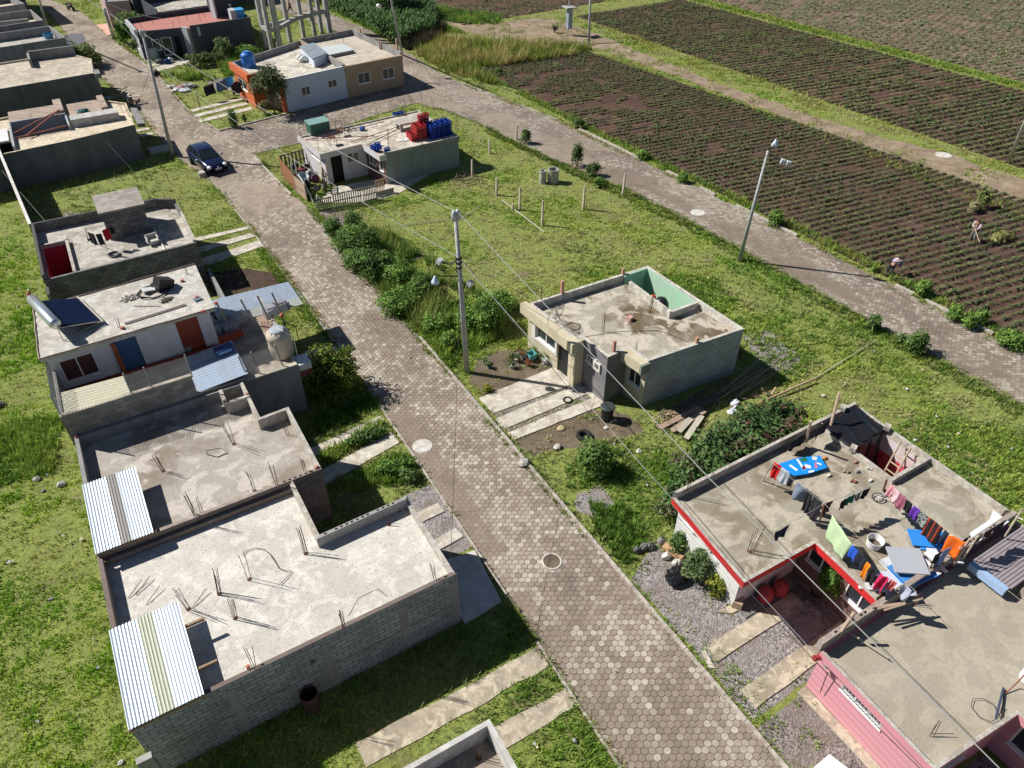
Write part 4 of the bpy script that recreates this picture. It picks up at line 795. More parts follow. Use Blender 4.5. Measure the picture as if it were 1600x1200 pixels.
t = thing('wire_fence', 'diamond wire fence on leaning posts in front of the cream tank', 'fence', (3.6, 28.6, 2.8)); m = MB(); fence_mesh(m, (2.9, 28.6, 0), (4.6, 28.6, 0), 2.83, 4.0); part('mesh', m, M_pole, t)
for q in (2.95, 3.5, 4.6): m = MB(); m.tube((q, 28.6, 2.8), (q - .12, 28.6, 4.1), .035); part('post', m, plain('grey_post', (.3, .3, .3)), t)
t = thing('wire_fence', 'tall wire fence with leaning wooden posts between the terrace and the blue-grey sheet roof', 'fence', (4.6, 32.6, 2.6)); m = MB(); fence_mesh(m, (2.9, 33.3, 0), (6.2, 32.9, 0), 2.6, 3.7, .16); part('mesh', m, M_pole, t)
for q in ((3.3, 33.2), (4.4, 33.1), (5.2, 33.0), (5.9, 32.9)): m = MB(); m.tube((q[0], q[1], 2.6), (q[0] - .25, q[1] + .1, 4.1), .045); part('post', m, wood((.4, .36, .3), 'grey_wood'), t)
m = MB(); m.obox(g3(412, 503, 2.55), (.4, 2.2, .05), .08, rx=.05); single('plank', m, wood((.33, .22, .16), 'brown_plank'), 'broad brown plank leaning across the terrace blocks', 'plank')
for i, (px, py) in enumerate(((330, 510), (348, 502), (375, 500), (335, 522), (360, 515), (425, 490), (440, 482))):
    x, y = g(px, py, 2.6); m = MB(); m.obox((x, y, 2.75), (.75, .5, .45), .15 + .1 * (i % 3)); m.obox((x, y, 3.0), (.5, .3, .08), .1); single('cement_bag' if i < 5 else 'concrete_block', m, plain('pale_block_%d' % i, (.42 - .03 * i, .42 - .03 * i, .42 - .02 * i), .85, 0, .3), ('pale wrapped stack behind the red tile row, leftmost', 'pale wrapped stack behind the red tile row, second', 'pale wrapped stack behind the red tile row, third', 'low grey stack in front of the wrapped stacks', 'low grey stack beside the dark stair opening', 'mossy block under the wire fence posts', 'mossy block nearest the street end of the wire fence')[i], 'stack')
m = MB(); x, y = g(360, 530, 2.6); m.obox((x, y, 2.75), (1.3, .3, .3), .12); single('tile_row', m, plain('brick_red', (.32, .06, .03), .7, 0, .3, 12), 'row of brick red tiles on the terrace', 'tiles')
x, y = g(285, 555, 2.55); t = thing('bicycle_frame', 'tangle of pale green metal junk on the terrace behind the wire fence', 'junk', (x, y, 2.5)); m = MB()
for k in range(14): a = random.uniform(0, 6.28); m.path([(x + random.uniform(-.5, .5), y + random.uniform(-.4, .4), 2.5 + random.uniform(.05, .6)) for _ in range(3)], .03, 5)
m.lathe((x, y, 2.75), [(.22, 0), (.25, .04), (.22, .08)], 14, ax=(.3, .3, 1)); part('tubing', m, plain('green_metal', (.28, .36, .33), .5), t)
m = MB(); m.ell((x - .3, y + .5, 2.9), (.9, .3, .35), 10, 6, jit=.2); part('dark_cloth', m, plain('dark_green_cloth', (.02, .04, .03)), t)
# ladder-like dark stair rack by the tank
x, y = 5.55, 30.4; t = thing('ladder', 'dark metal ladder with blue bucket standing at the street corner of the terrace', 'ladder', (x, y, 2.4)); m = MB(); 
for s in (0, .35): m.tube((x, y + s, 2.2), (x - .1, y + s, 4.0), .03)
for k in range(7): m.tube((x - .01 * k, y, 2.5 + k * .22), (x - .01 * k, y + .35, 2.5 + k * .22), .02)
part('frame', m, M_steel, t); m = MB(); m.ell((x - .05, y + .5, 4.0), (.12, .12, .12), 8, 6); part('red_float', m, M_rib, t)
# H4
fp = [(-4.35, 42.98), (3.85, 43.1), (3.95, 47.45), (3.9, 49.2), (2.75, 49.9), (-4.38, 50.15)]
H4, rf = house('block_house', 'block house with pink courtyard corner and a block hut on its roof', 'house', fp, 2.35, 2.95, M_blkd, M_r4, capmat=M_cap, inmat=M_blkd,
    edges={1: dict(mat=M_plas, zt=2.8, cap=M_cap), 0: dict(zt=2.65), 2: dict(zt=2.7)}, pits=[(-4.1, -2.85, 43.3, 47.5)])
M_pink = paint('raspberry_paint', (.42, .05, .09), (.25, .04, .06), .4, 3)
m = MB(); P_ = [(-2.85, 43.2), (-2.85, 47.55), (-4.2, 47.55), (-4.2, 43.2)]
for i in range(4): a, b = P_[i], P_[(i + 1) % 4]; m.add([(*a, .05), (*b, .05), (*b, 2.42), (*a, 2.42)], [(0, 1, 2, 3)])
part('courtyard_wall', m, M_pink, H4); m = MB(); m.box(-2.86, -2.7, 43.3, 47.6, 2.36, 2.6); m.box(-4.2, -2.7, 47.5, 47.65, 2.36, 2.6); part('courtyard_kerb', m, M_cap, H4)
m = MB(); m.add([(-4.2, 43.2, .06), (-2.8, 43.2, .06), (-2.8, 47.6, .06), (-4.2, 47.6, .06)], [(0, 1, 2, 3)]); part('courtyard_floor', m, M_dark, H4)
m = MB(); m.box(-.5, 1.85, 46.6, 48.8, 2.36, 4.2); hut = part('roof_hut', m, M_blkd, H4); m = MB(); m.box(-.62, 1.95, 46.2, 48.95, 4.2, 4.32); part('hut_slab', m, concrete('hut_slab_concrete', (.3, .27, .24), (.18, .16, .14), .6), hut)
for a in ((107, 375, 2, .5), (265, 328, 3, .9), (286, 330, 3, 1.2), (240, 318, 3, 1.5), (275, 392, 0, 0), (167, 392, 2, .8), (148, 385, 1, 1.0)):
    if a[2]: p = g(a[0], a[1], 2.6); rebar_cluster(H4, p[0], p[1], 2.5, a[2], a[3], .1, .1, False)
m = MB(); m.tube((2.1, 43.4, 2.4), (2.0, 47.0, 2.4), .04); part('pipe', m, plain('white_pipe', (.6, .6, .58)), H4)
x, y = g(240, 380, 2.4); m = MB(); m.obox((x, y, 2.6), (.7, .5, .1), .1); m.obox((x - .3, y, 2.7), (.06, .5, .3), .1); m.obox((x + .3, y, 2.7), (.06, .5, .3), .1); m.obox((x, y + .25, 2.75), (.7, .05, .35), .1); m.obox((x, y, 2.45), (.5, .3, .18), .1); single('laundry_sink', m, plain('cement_sink', (.5, .48, .44)), 'grey concrete laundry sink on the roof with the block hut', 'sink')
x, y = g(178, 398, 2.4); m = MB(); m.lathe((x, y, 2.36), [(.3, 0), (.33, .12), (.3, .12), (.28, .03)], 14, capt=False); single('basin', m, plain('grey_basin', (.22, .2, .19)), 'round grey basin at the near edge of the roof with the block hut', 'basin')
# boundary wall and front wall
t = thing('boundary_wall', 'pale block boundary wall running up the back of the empty lot', 'wall', (-5, 57, 0)); m = MB(); a, b = (-4.45, 50.3), (-5.55, 64.9); L = math.hypot(b[0] - a[0], b[1] - a[1]); an = math.atan2(b[1] - a[1], b[0] - a[0]); m.obox(((a[0] + b[0]) / 2, (a[1] + b[1]) / 2, 1.4), (L, .16, 2.8), an); part('panel', m, M_blkd, t); m = MB(); m.obox(((a[0] + b[0]) / 2, (a[1] + b[1]) / 2, 2.83), (L, .18, .07), an); part('coping', m, concrete('white_coping', (.6, .58, .54), (.4, .38, .34)), t)
single('block_wall', MB().box(3.95, 4.12, 36.0, 42.9, 0, .9), M_plas, 'low grey wall beside the dark vegetable plot', 'wall')
for y0_, y1_, h_ in ((35.5, 36.2, 2.2), (42.0, 42.9, 2.3)): single('block_wall', MB().box(-4.4, -4.25, y0_, y1_, 0, h_), M_blkd, 'rear wall stub of the gap between the houses, %s' % ('beside the roughcast roof' if y0_ < 40 else 'beside the pink courtyard'), 'wall')
# H0 fragment at the bottom
fp = [(-3.5, -4), (4.66, -4), (4.66, 9.12), (-3.5, 9.2)]
H0, rf = house('block_house', 'unfinished house with pale parapet cut off by the bottom edge of the picture', 'house', fp, 2.2, 2.95, M_plas, concrete('tan_roof', (.34, .29, .23), (.22, .18, .14), .6), capmat=concrete('pale_parapet', (.5, .49, .46), (.38, .36, .33), .5), inmat=concrete('pale_parapet2', (.5, .49, .46), (.38, .36, .33), .5))
p = g(748, 1185, 2.2); rebar_cluster(H0, p[0], p[1], 2.2, 4, .6)
# H5 row beyond the empty lot (back left)
M_dkw = paint('dark_render', (.13, .135, .14), (.07, .07, .07), .6, 6); M_cream = concrete('cream_slab', (.55, .48, .36), (.38, .3, .2), .6, 1.2)
fp = [(-14, 63.0), (-.6, 64.3), (3.95, 65.2), (4.2, 70.9), (2.4, 73.0), (-14, 71.5)]
H5, rf = house('block_house', 'long dark-walled house with patched render and half open roof behind the empty lot', 'house', fp, 2.55, 2.7, paint('patched_dark_render', (.15, .15, .155), (.27, .27, .27), .6, 3, .9, .5), M_cream, capmat=M_cream,
    pits=[(-13.8, -4.6, 64.2, 66.5), (-4.4, -.6, 67.0, 69.8)])
m = MB(); m.add([(-14, 64, 1.2), (3, 65, 1.2), (3, 71, 1.2), (-14, 71, 1.2)], [(0, 1, 2, 3)]); part('sunken_floor', m, M_dkw, H5)
m = MB(); m.box(-4.5, -.5, 69.8, 69.95, 1.2, 3.0); m.box(-.6, -.45, 67.0, 69.8, 1.2, 2.9); m.box(-4.6, -4.45, 64.5, 69.8, 1.2, 2.9); part('inner_wall', m, paint('blue_grey_wall', (.33, .35, .38), (.22, .22, .22), .4), H5)
m = MB(); m.box(-4.5, -1.1, 70.1, 73.0, 2.75, 2.85); m.box(-1.1, -.5, 70.1, 73.2, 2.9, 3.2); m.box(-.2, 2.2, 69.2, 72.6, 2.75, 2.84); m.box(2.2, 2.7, 69.5, 72.8, 2.9, 3.1); part('brick_deck', m, block('tan_brick', (.42, .33, .26), (.2, .15, .11), .25, .12, .3), H5)
m = MB(); m.box(-.3, 3.2, 67.4, 68.6, 2.56, 3.15); part('raised_box', m, concrete('raised_box_concrete', (.45, .44, .42), (.3, .28, .25)), H5)
m = MB(); m.tube((-3.6, 66.6, 2.8), (-.9, 69.8, 3.3), .06); m.tube((-4.3, 67.4, 2.9), (-.8, 69.9, 3.3), .05); m.tube((-4.3, 66.9, 2.7), (-.7, 67.1, 2.9), .05); part('red_pipe', m, plain('rust_red_pipe', (.35, .13, .09)), H5)
for a in ((92, 195, 3, 1.4), (55, 200, 3, 1.5), (202, 180, 3, 1.6), (190, 170, 2, 1.6), (10, 160, 3, 1.8), (150, 160, 2, 1.2)): p = g(a[0], a[1], 2.8); rebar_cluster(H5, p[0], p[1], 2.55, a[2], a[3], .12, .1, False)
m = MB(); m.box(-14, -4.8, 66.6, 69.5, 2.6, 2.7); part('pale_panel', m, plain('white_panel', (.6, .6, .6)), H5)
m = MB(); m.prism([(4.2, 65.6), (4.75, 65.4), (4.8, 69.5), (4.3, 69.8)], 2.3, 2.6); part('canopy', m, M_plas, H5)
x, y = g(128, 172, 3.0); m = MB(); m.ell((x, y, 2.95), (.5, .25, .12), 10, 5, jit=.3); single('tarpaulin', m, plain('teal_tarp', (.03, .13, .13), .5), 'crumpled teal tarpaulin on the long dark-walled house', 'tarpaulin')
# scaffold timber heap at its street side
x, y = g(195, 158, .4); t = thing('timber_heap', 'heap of old timber and junk on the street side of the long dark-walled house', 'timber', (x, y, 0)); 
for k in range(16):
    m = MB(); a = random.uniform(0, 3.1); m.obox((x + random.uniform(-1, .8), y + random.uniform(-1.6, 1.8), random.uniform(.15, 1.2)), (random.uniform(.8, 2.0), .12, .06), a, rx=random.uniform(-.3, .3), ry=random.uniform(-.5, .5)); part('board', m, wood((.2, .14, .1), 'old_board') if k % 4 else plain('pale_board', (.55, .5, .42)), t)
# H6, H7, H8
fp = [(-14, 78.2), (2.9, 79.6), (3.3, 84.6), (1.6, 88), (-14, 86.6)]
H6, rf = house('block_house', 'dark-walled house with pale roof and low parapet, second behind the empty lot', 'house', fp, 2.95, 3.1, M_dkw, concrete('tan_slab', (.45, .40, .32), (.3, .25, .19), .6), edges={2: dict(zt=3.05)})
m = MB(); m.box(-1.8, 2.2, 87.2, 87.4, 2.95, 3.8); m.box(-1.9, -1.7, 84.8, 87.2, 2.95, 3.7); part('parapet', m, M_plas, H6)
m = MB(); m.box(2.9, 3.4, 79.2, 80.6, 2.7, 3.1); part('canopy', m, M_plas, H6)
fp = [(-10, 91.2), (1.9, 92.6), (1.0, 98.5), (-10, 97.5)]
H7, rf = house('block_house', 'house with grey block parapet and blue tub on its roof, third behind the empty lot', 'house', fp, 2.6, 3.4, M_blkd, M_r4, edges={0: dict(mat=M_plas)}, inmat=M_plas)
fp = [(-10, 99.6), (.6, 101), (-.2, 107), (-10, 106)]
H8, rf = house('block_house', 'cream-roofed house with shaded parapet, fourth behind the empty lot', 'house', fp, 2.6, 3.5, M_plas, M_cream, inmat=M_plas)
m = MB(); m.box(-5, -.8, 103.5, 103.8, 2.6, 3.3); part('parapet', m, M_plas, H8)
fp = [(-10, 109), (-.6, 110.5), (-2, 116.5), (-10, 116)]
H9, rf = house('block_house', 'farthest house of the left row with pale roof at the top left edge', 'house', fp, 2.7, 3.5, M_blkw, M_cream, inmat=M_plas)
fp = [(-7, 117.5), (-.4, 118.5), (-2, 130), (-9, 130)]
house('grey_house', 'dark grey two storey house at the far end of the left row', 'house', fp, 5.6, 5.8, M_dkw, M_dkw)
x, y = g(48, 40, 3.0); t = thing('water_tub', 'blue plastic tub on the third house behind the empty lot', 'tub', (x, y - 3, 2.6)); m = MB(); m.lathe((.5, 96.6, 2.6), [(.4, 0), (.5, .5), (.46, .5), (.4, .06)], 16, capt=False); part('shell', m, plain('blue_tub', (.07, .25, .45), .4), t)

for i, (p0, p1, dr_, c, lab) in enumerate((((136, 362), (147, 366), .75, (.015, .015, .02), 'black garment at the left of the line on the block hut roof'), ((149, 366), (158, 365), .7, (.02, .03, .04), 'dark teal garment in the middle of the line on the block hut roof'), ((159, 360), (169, 356), .7, (.42, .01, .02), 'bright red garment on the line on the block hut roof'), ((170, 356), (177, 354), .4, (.015, .015, .02), 'small black garment right of the red one on the hut roof'))):
    a, b = g3(*p0, 3.7), g3(*p1, 3.7); m = MB(); vs = []; n = 6
    for s_ in (0, .012):
        for j in range(n + 1):
            for k in range(5): u, v = j / n, k / 4; vs.append((a[0] + (b[0] - a[0]) * u, a[1] + (b[1] - a[1]) * u + .04 * math.sin(u * 9 + i) * (.4 + v) - s_, 3.7 - dr_ * v))
    N = (n + 1) * 5; fs = [(j * 5 + k, j * 5 + k + 1, j * 5 + k + 6, j * 5 + k + 5) for j in range(n) for k in range(4)]; fs += [tuple(N + q for q in reversed(f)) for f in fs]; m.add(vs, fs); m.sm = True; single('hanging_cloth', m, plain('hutcloth%d' % i, c, .9), lab, 'laundry', a)
m = MB(); m.tube(g3(133, 360, 3.72), g3(220, 338, 3.72), .008, n=4); single('laundry_line', m, M_cable, 'laundry line from a rod to the block hut wall', 'clothes line')
m = MB(); m.tube(g3(137, 375, 2.4), g3(134, 356, 3.7), .02, n=5); m.tube(g3(137, 375, 2.4), g3(143, 372, 2.4), .05, n=5); single('line_post', m, M_steel, 'thin rod holding the laundry line on the block hut roof', 'post')
# ================================================================ house C (centre)
M_creamw = paint('cream_render', (.56, .51, .36), (.42, .33, .2), .4, 8); M_stone = block('grey_stone_cladding', (.25, .24, .245), (.15, .145, .15), .35, .07, .25, (.12, .11, .11), 4, .3, .006, .7); M_green = paint('mint_paint', (.36, .60, .42), (.42, .5, .42), .6, 5)
M_capc = concrete('cream_cap', (.50, .48, .42), (.32, .29, .24), .6, 1.3)
fp = [(17.2, 27.2), (17.52, 23.35), (17.86, 23.35), (17.98, 21.35), (19.25, 21.42), (19.42, 20.15), (25.2, 19.78), (24.95, 27.02)]
M_white2 = paint('white_surround', (.66, .64, .58), (.4, .38, .34), .2)
HC, rf = house('block_house', 'cream and grey stone house with brown-stained roof and mint green courtyard', 'house', fp, 2.42, 2.85, M_creamw, M_rc, capmat=M_capc, inmat=M_capc, pits=[(23.15, 24.75, 22.9, 26.85)],
    edges={0: dict(win=[(.75, 2.35, 1.15, 1.95, 2)], door=[(2.55, 3.4, .02, 2.15, .12, plain('black_door', (.02, .02, .022), .5))]), 1: dict(mat=M_creamw), 2: dict(mat=M_stone, win=[(.5, 1.0, 1.75, 2.15, 2)]), 3: dict(mat=M_stone), 4: dict(win=[(.2, 1.05, 1.0, 1.95, 2)]),
           5: dict(mat=block('grey_block_c', (.44, .47, .49), (.24, .26, .28), .42, .21, .14, seed=8, dirtamt=.25, ms=.02)), 6: dict(mat=M_blk)})
m = MB(); m.prism([(16.82, 27.42), (17.08, 23.0), (17.51, 23.0), (17.51, 23.36), (17.19, 27.2), (17.19, 27.42)], 2.28, 2.86); part('cornice', m, M_creamw, HC)
m = MB(); m.prism([(17.08, 22.98), (17.86, 23.05), (17.86, 23.34), (17.5, 23.34), (17.5, 23.0), (17.08, 23.0)], 0.0, 2.87); 
m = MB(); m.box(17.35, 17.56, 23.36, 23.62, 0, 2.27); m.box(17.35, 17.85, 23.05, 23.34, 0, 2.85); part('pillar', m, M_creamw, HC)
m = MB(); m.prism([(18.8, 21.4), (18.98, 20.05), (19.4, 20.05), (19.42, 20.16), (19.24, 21.4)], 2.3, 2.86); part('cornice', m, M_creamw, HC)
m = MB(); m.box(18.9, 19.44, 19.96, 20.1, 2.32, 2.84); part('cornice', m, plain('grey_green_plaster', (.2, .22, .2)), HC)
p, q = fp[0], fp[1]; m = MB(); m.obox((17.21, 25.67, 1.55), (.05, 1.9, 1.1), .083); 
x0, y0 = 17.16, 25.7
for (dy, z, sy, sz) in ((-.95, 1.55, .16, 1.12), (.95, 1.55, .3, 1.12), (0, 1.06, 2.0, .14), (0, 2.03, 2.0, .12)): m2 = MB(); m2.obox((17.2 + .083 * -(dy) * 1 + .08, 25.67 + dy, z), (.1, sy, sz), .083); part('window_surround', m2, M_white2, HC)
p = fp[2]; m = MB(); m.obox((17.9, 22.35, 1.72), (.1, .6, .09), .06); m.obox((17.9, 22.35, 2.2), (.1, .6, .08), .06); m.obox((17.93, 22.08, 1.96), (.1, .1, .5), .06); part('window_surround', m, M_white2, HC)
x, y = 17.9, 22.0; m = MB(); m.obox((x, y, 1.9), (.08, .5, .5), .06); part('meter_panel', m, M_white2, HC); m = MB(); m.obox((x - .05, y, 1.95), (.03, .25, .25), .06); part('meter', m, plain('meter_grey', (.15, .16, .17), .4), HC)
# courtyard
P_ = [(23.15, 22.9), (23.15, 26.85), (24.75, 26.85), (24.75, 22.9)]; m = MB()
for i in range(4): a, b = P_[i], P_[(i + 1) % 4]; m.add([(*a, .05), (*b, .05), (*b, 2.415), (*a, 2.415)], [(3, 2, 1, 0)])
part('courtyard_wall', m, M_green, HC); m = MB(); m.box(23.2, 24.82, 26.8, 26.88, 2.42, 2.84); m.box(24.745, 24.79, 22.9, 26.8, 2.42, 2.84); part('parapet_lining', m, M_green, HC)
m = MB(); m.box(22.98, 23.14, 22.8, 26.2, 2.43, 2.86); m.box(23.14, 24.85, 22.74, 22.89, 2.43, 2.84); part('courtyard_kerb', m, M_capc, HC); m = MB(); m.add([(23.1, 22.9, .06), (24.8, 22.9, .06), (24.8, 26.9, .06), (23.1, 26.9, .06)], [(0, 1, 2, 3)]); part('courtyard_floor', m, M_plas, HC)
x, y = 23.75, 24.3; t = thing('water_tank', 'small black tank with an orange float showing above the mint green courtyard', 'water tank', (x, y, .06)); m = MB(); m.lathe((x, y, .06), [(.42, 0), (.45, 1.9), (.4, 2.25), (.25, 2.5), (.08, 2.55)], 20); m.sm = True; part('body', m, M_blkplastic, t); m = MB(); m.ell((x - .2, y + .45, 2.45), (.16, .16, .18), 10, 6); part('float', m, plain('orange_plastic', (.75, .12, .02), .5), t)
for a in ((942, 518, 4, 1.1), (1015, 490, 5, 1.3), (994, 548, 2, .6), (905, 525, 2, .6)): p = g(a[0], a[1], 2.42); rebar_cluster(HC, p[0], p[1], 2.42, a[2], a[3], .14, .05, False)
def brickpost(root, x, y, z, h, c=(.45, .24, .18), s=.14): m = MB(); m.box(x - s / 2, x + s / 2, y - s / 2, y + s / 2, z, z + h); return part('post', m, plain('pink_brick', c, .85, 0, .3, 12), root)
for a in ((878, 458, 2.85, .75), (958, 555, 2.6, .85), (973, 428, 2.85, .35), (1088, 535, 2.85, .3)): p = g(a[0], a[1], a[2]); brickpost(HC, p[0], p[1], a[2], a[3])
x, y = g(984, 500, 2.42); m = MB(); m.obox((x, y, 2.52), (.3, .25, .22), .3); single('loose_brick', m, plain('pink_brick_b', (.5, .3, .25), .85), 'single pink brick lying in the middle of the brown-stained roof', 'brick')
for i, (px, py) in enumerate(((845, 478), (868, 515))):
    x, y = g(px, py, 2.42); t = thing('cable_mast', ('thin mast with looped cables at the back left corner of the brown-stained roof', 'thin mast with trailing black cable at the front of the brown-stained roof')[i], 'mast', (x, y, 2.42)); m = MB(); m.tube((x, y, 2.42), (x, y, 3.6), .02); part('pole', m, M_steel, t)
    m = MB(); m.path([(x, y, 3.6), (x + .3, y + .2, 3.0), (x + .5, y, 2.46), (x + 1.0, y + .1, 2.46), (x + 1.3, y - .3, 2.46), (x + 1.0, y - .6, 2.46), (x + .6, y - .5, 2.46)], .018, 5); part('cable', m, M_cabled if i else M_cable, t)
m = MB(); m.path([g3(900, 528, 2.45), g3(965, 518, 2.45), g3(1030, 516, 2.45), g3(1075, 534, 2.45)], .012, 4); single('cable', m, M_cabled, 'thin black cable lying across the brown-stained roof', 'cable')
# things in front of it
x, y = g(948, 655, 0); t = thing('bin', 'black round bin with lid by the corner of the grey stone wall', 'bin', (x, y, 0)); m = MB(); m.lathe((x, y, 0), [(.27, 0), (.31, .75), (.33, .78)], 20); part('body', m, M_blkplastic, t); m = MB(); m.lathe((x, y, .78), [(.36, 0), (.36, .05), (.3, .08)], 20); part('lid', m, plain('dark_grey_lid', (.05, .055, .06), .4), t)
def tyre(px, py, label, r=.33, z=0, R_=.11): 
    x, y = g(px, py, z); m = MB(); n = 22; k = 8; vs = []
    for i in range(n):
        for j in range(k): a, b = 2 * math.pi * i / n, 2 * math.pi * j / k; vs.append((x + (r + R_ * math.cos(b)) * math.cos(a), y + (r + R_ * math.cos(b)) * math.sin(a), z + R_ + R_ * .9 * math.sin(b)))
    m.add(vs, [(i * k + j, ((i + 1) % n) * k + j, ((i + 1) % n) * k + (j + 1) % k, i * k + (j + 1) % k) for i in range(n) for j in range(k)]); m.sm = True; return single('tyre', m, plain('rubber', (.02, .02, .02), .8), label, 'tyre', (x, y, z))
tyre(912, 683, 'old black tyre lying on the bare soil beyond the drive strips', .27); tyre(887, 626, 'small black tyre lying between the driveway strips', .2, 0, .05)
x, y = g(895, 590, 0); t = thing('barbecue', 'small black round brazier standing by the dark door against the grey stone wall', 'brazier', (x + .1, y, 0)); m = MB(); m.ell((x + .1, y, .5), (.25, .25, .18), 12, 6); part('bowl', m, M_blkplastic, t)
for k in range(3): a = k * 2.1; m = MB(); m.tube((x + .1, y, .45), (x + .1 + .28 * math.cos(a), y + .28 * math.sin(a), 0), .02); part('leg', m, M_steel, t)
# planks and pipes by the right wall
bdc = [((.30, .22, .16), 8, 'brown'), ((.42, .38, .3), 6, 'pale')]
k = 0
for (x, y, L, a, c, lab) in ((21.4, 19.2, 3.2, .1, (.12, .09, .07), 'dark board nearest the grey block wall'), (21.9, 18.85, 3.4, .05, (.13, .1, .08), 'dark board in the middle of the board pile beside the block wall'), (21.6, 18.5, 3.0, .12, (.15, .11, .08), 'dark board at the outer edge of the board pile beside the block wall'), (20.4, 18.45, 2.6, .05, (.33, .23, .17), 'broad lighter brown board at the end of the board pile'), (20.6, 18.05, 2.3, .12, (.36, .28, .21), 'narrow lighter brown board at the end of the board pile'), (20.5, 17.55, 1.9, .45, (.46, .42, .33), 'pale board lying apart on the grass below the board pile'), (20.2, 17.85, 1.2, .35, (.4, .36, .28), 'short pale board lying apart below the board pile')):
    m = MB(); m.obox((x, y, .06 + .03 * k), (L, .28, .04), a); single('board', m, wood(c, 'board_wood%d' % k), lab, 'board'); k += 1  # boards by the wall are darker brown, those at the end lighter
t = thing('bamboo_poles', 'bundle of long thin poles fanned out on the shaded grass by the block wall', 'poles', (26, 18.5, 0))
for k in range(12):
    a = random.uniform(.05, .3); x, y = 23.5 + random.uniform(-.8, .6), 18.6 + random.uniform(-.5, .3); L = random.uniform(3, 4.5); m = MB(); m.tube((x, y, .1 + .02 * k), (x + L * math.cos(a), y + L * math.sin(a), .12 + .03 * k), .022, n=5); part('pole', m, wood((.3, .28, .2), 'bamboo'), t)
for p0, p1, lab in (((1145, 648), (1272, 592), 'long tan timber pole lying on the grass behind the dark shrub'), ((1200, 625), (1212, 606), 'short stub of timber leaning on the long tan pole')): m = MB(); m.tube(g3(*p0, .08), g3(*p1, .25), .06, n=6); single('timber_pole', m, wood((.42, .30, .19), 'tan_wood'), lab, 'pole')
m = MB(); m.tube(g3(1272, 592, .1), g3(1368, 532, .1), .03, n=6); single('timber_pole', m, wood((.5, .46, .36), 'pale_wood'), 'long pale thin pole pointing towards the side street', 'pole')
# flower pots
pots = [((807, 565), .14, (.45, .42, .38)), ((852, 568), .2, (.55, .55, .55)), ((820, 562), .16, (.06, .06, .07)), ((800, 562), .12, (.25, .1, .06)), ((833, 553), .14, (.5, .5, .5)), ((826, 572), .13, (.28, .12, .07)), ((800, 575), .15, (.5, .48, .45)), ((840, 560), .12, (.05, .05, .06)), ((848, 545), .12, (.3, .3, .3)), ((765, 575), .12, (.04, .06, .14)), ((757, 568), .12, (.45, .45, .42)), ((812, 553), .12, (.4, .4, .38)), ((840, 574), .11, (.02, .02, .02))]
pl = ['large white tub at the doorstep corner', 'black pot among the plants by the cream wall', 'small clay pot at the back of the plant corner', 'white pot under the cream window wall', 'clay pot with orange-leaved plant nearest the pole shadow', 'pale pot left of the turquoise crate', 'small black pot beside the turquoise crate', 'small grey pot against the foot of the cream wall', 'small navy pot beside the street pole', 'pale pot behind the navy pot near the street pole', 'pale pot in the middle of the plant corner', 'black saucer-like pot at the edge of the sandy slab']
def leafball(name, c, rr, n, L, cols, seed, flat=1., org=None, mat=None, low=-.6, hollow=.3, jag=.55):
    """many small leaf faces spread through an uneven crown"""
    rs = np.random.RandomState(seed); d = rs.normal(size=(n, 3)); d /= np.linalg.norm(d, axis=1)[:, None]; d[:, 2] = np.where(d[:, 2] < low, -d[:, 2] * .5, d[:, 2])
    q = fbm(d[:, 0] * 2.2 + 7 + seed, d[:, 1] * 2.2 + d[:, 2] * 3, seed, 3); rad = (hollow + (1 - hollow) * rs.rand(n) ** .6) * (1 - jag + 2 * jag * q); P = np.array(c) + d * rad[:, None] * np.array(rr)
    P[:, 2] = np.maximum(P[:, 2], .03 if org is None else c[2] - rr[2] * .98)
    nrm = d * .7 + rs.normal(size=(n, 3)) * .5 + np.array([0, 0, .35]); nrm /= np.linalg.norm(nrm, axis=1)[:, None]; a = np.cross(nrm, rs.normal(size=(n, 3))); a /= np.linalg.norm(a, axis=1)[:, None]; b = np.cross(nrm, a)
    l = L * (.6 + .8 * rs.rand(n)); V = np.stack([P - a * l[:, None], P - b * (l * .45)[:, None], P + a * l[:, None], P + b * (l * .45)[:, None]], 1); F = np.arange(n * 4).reshape(-1, 4)
    cols = np.array(cols); ci = np.clip(((q - .3) * 2.2 * len(cols)).astype(int) + rs.randint(-1, 2, n), 0, len(cols) - 1); C = cols[ci] * (.65 + .7 * rs.rand(n))[:, None]; return V.reshape(-1, 3), F, C
GB = [(.05, .095, .03), (.075, .135, .04), (.11, .185, .05), (.16, .24, .07)]; GBB = [(.08, .165, .03), (.12, .23, .04), (.17, .30, .055), (.24, .36, .085)]; GYL = [(.06, .11, .02), (.14, .18, .03), (.25, .26, .04)]
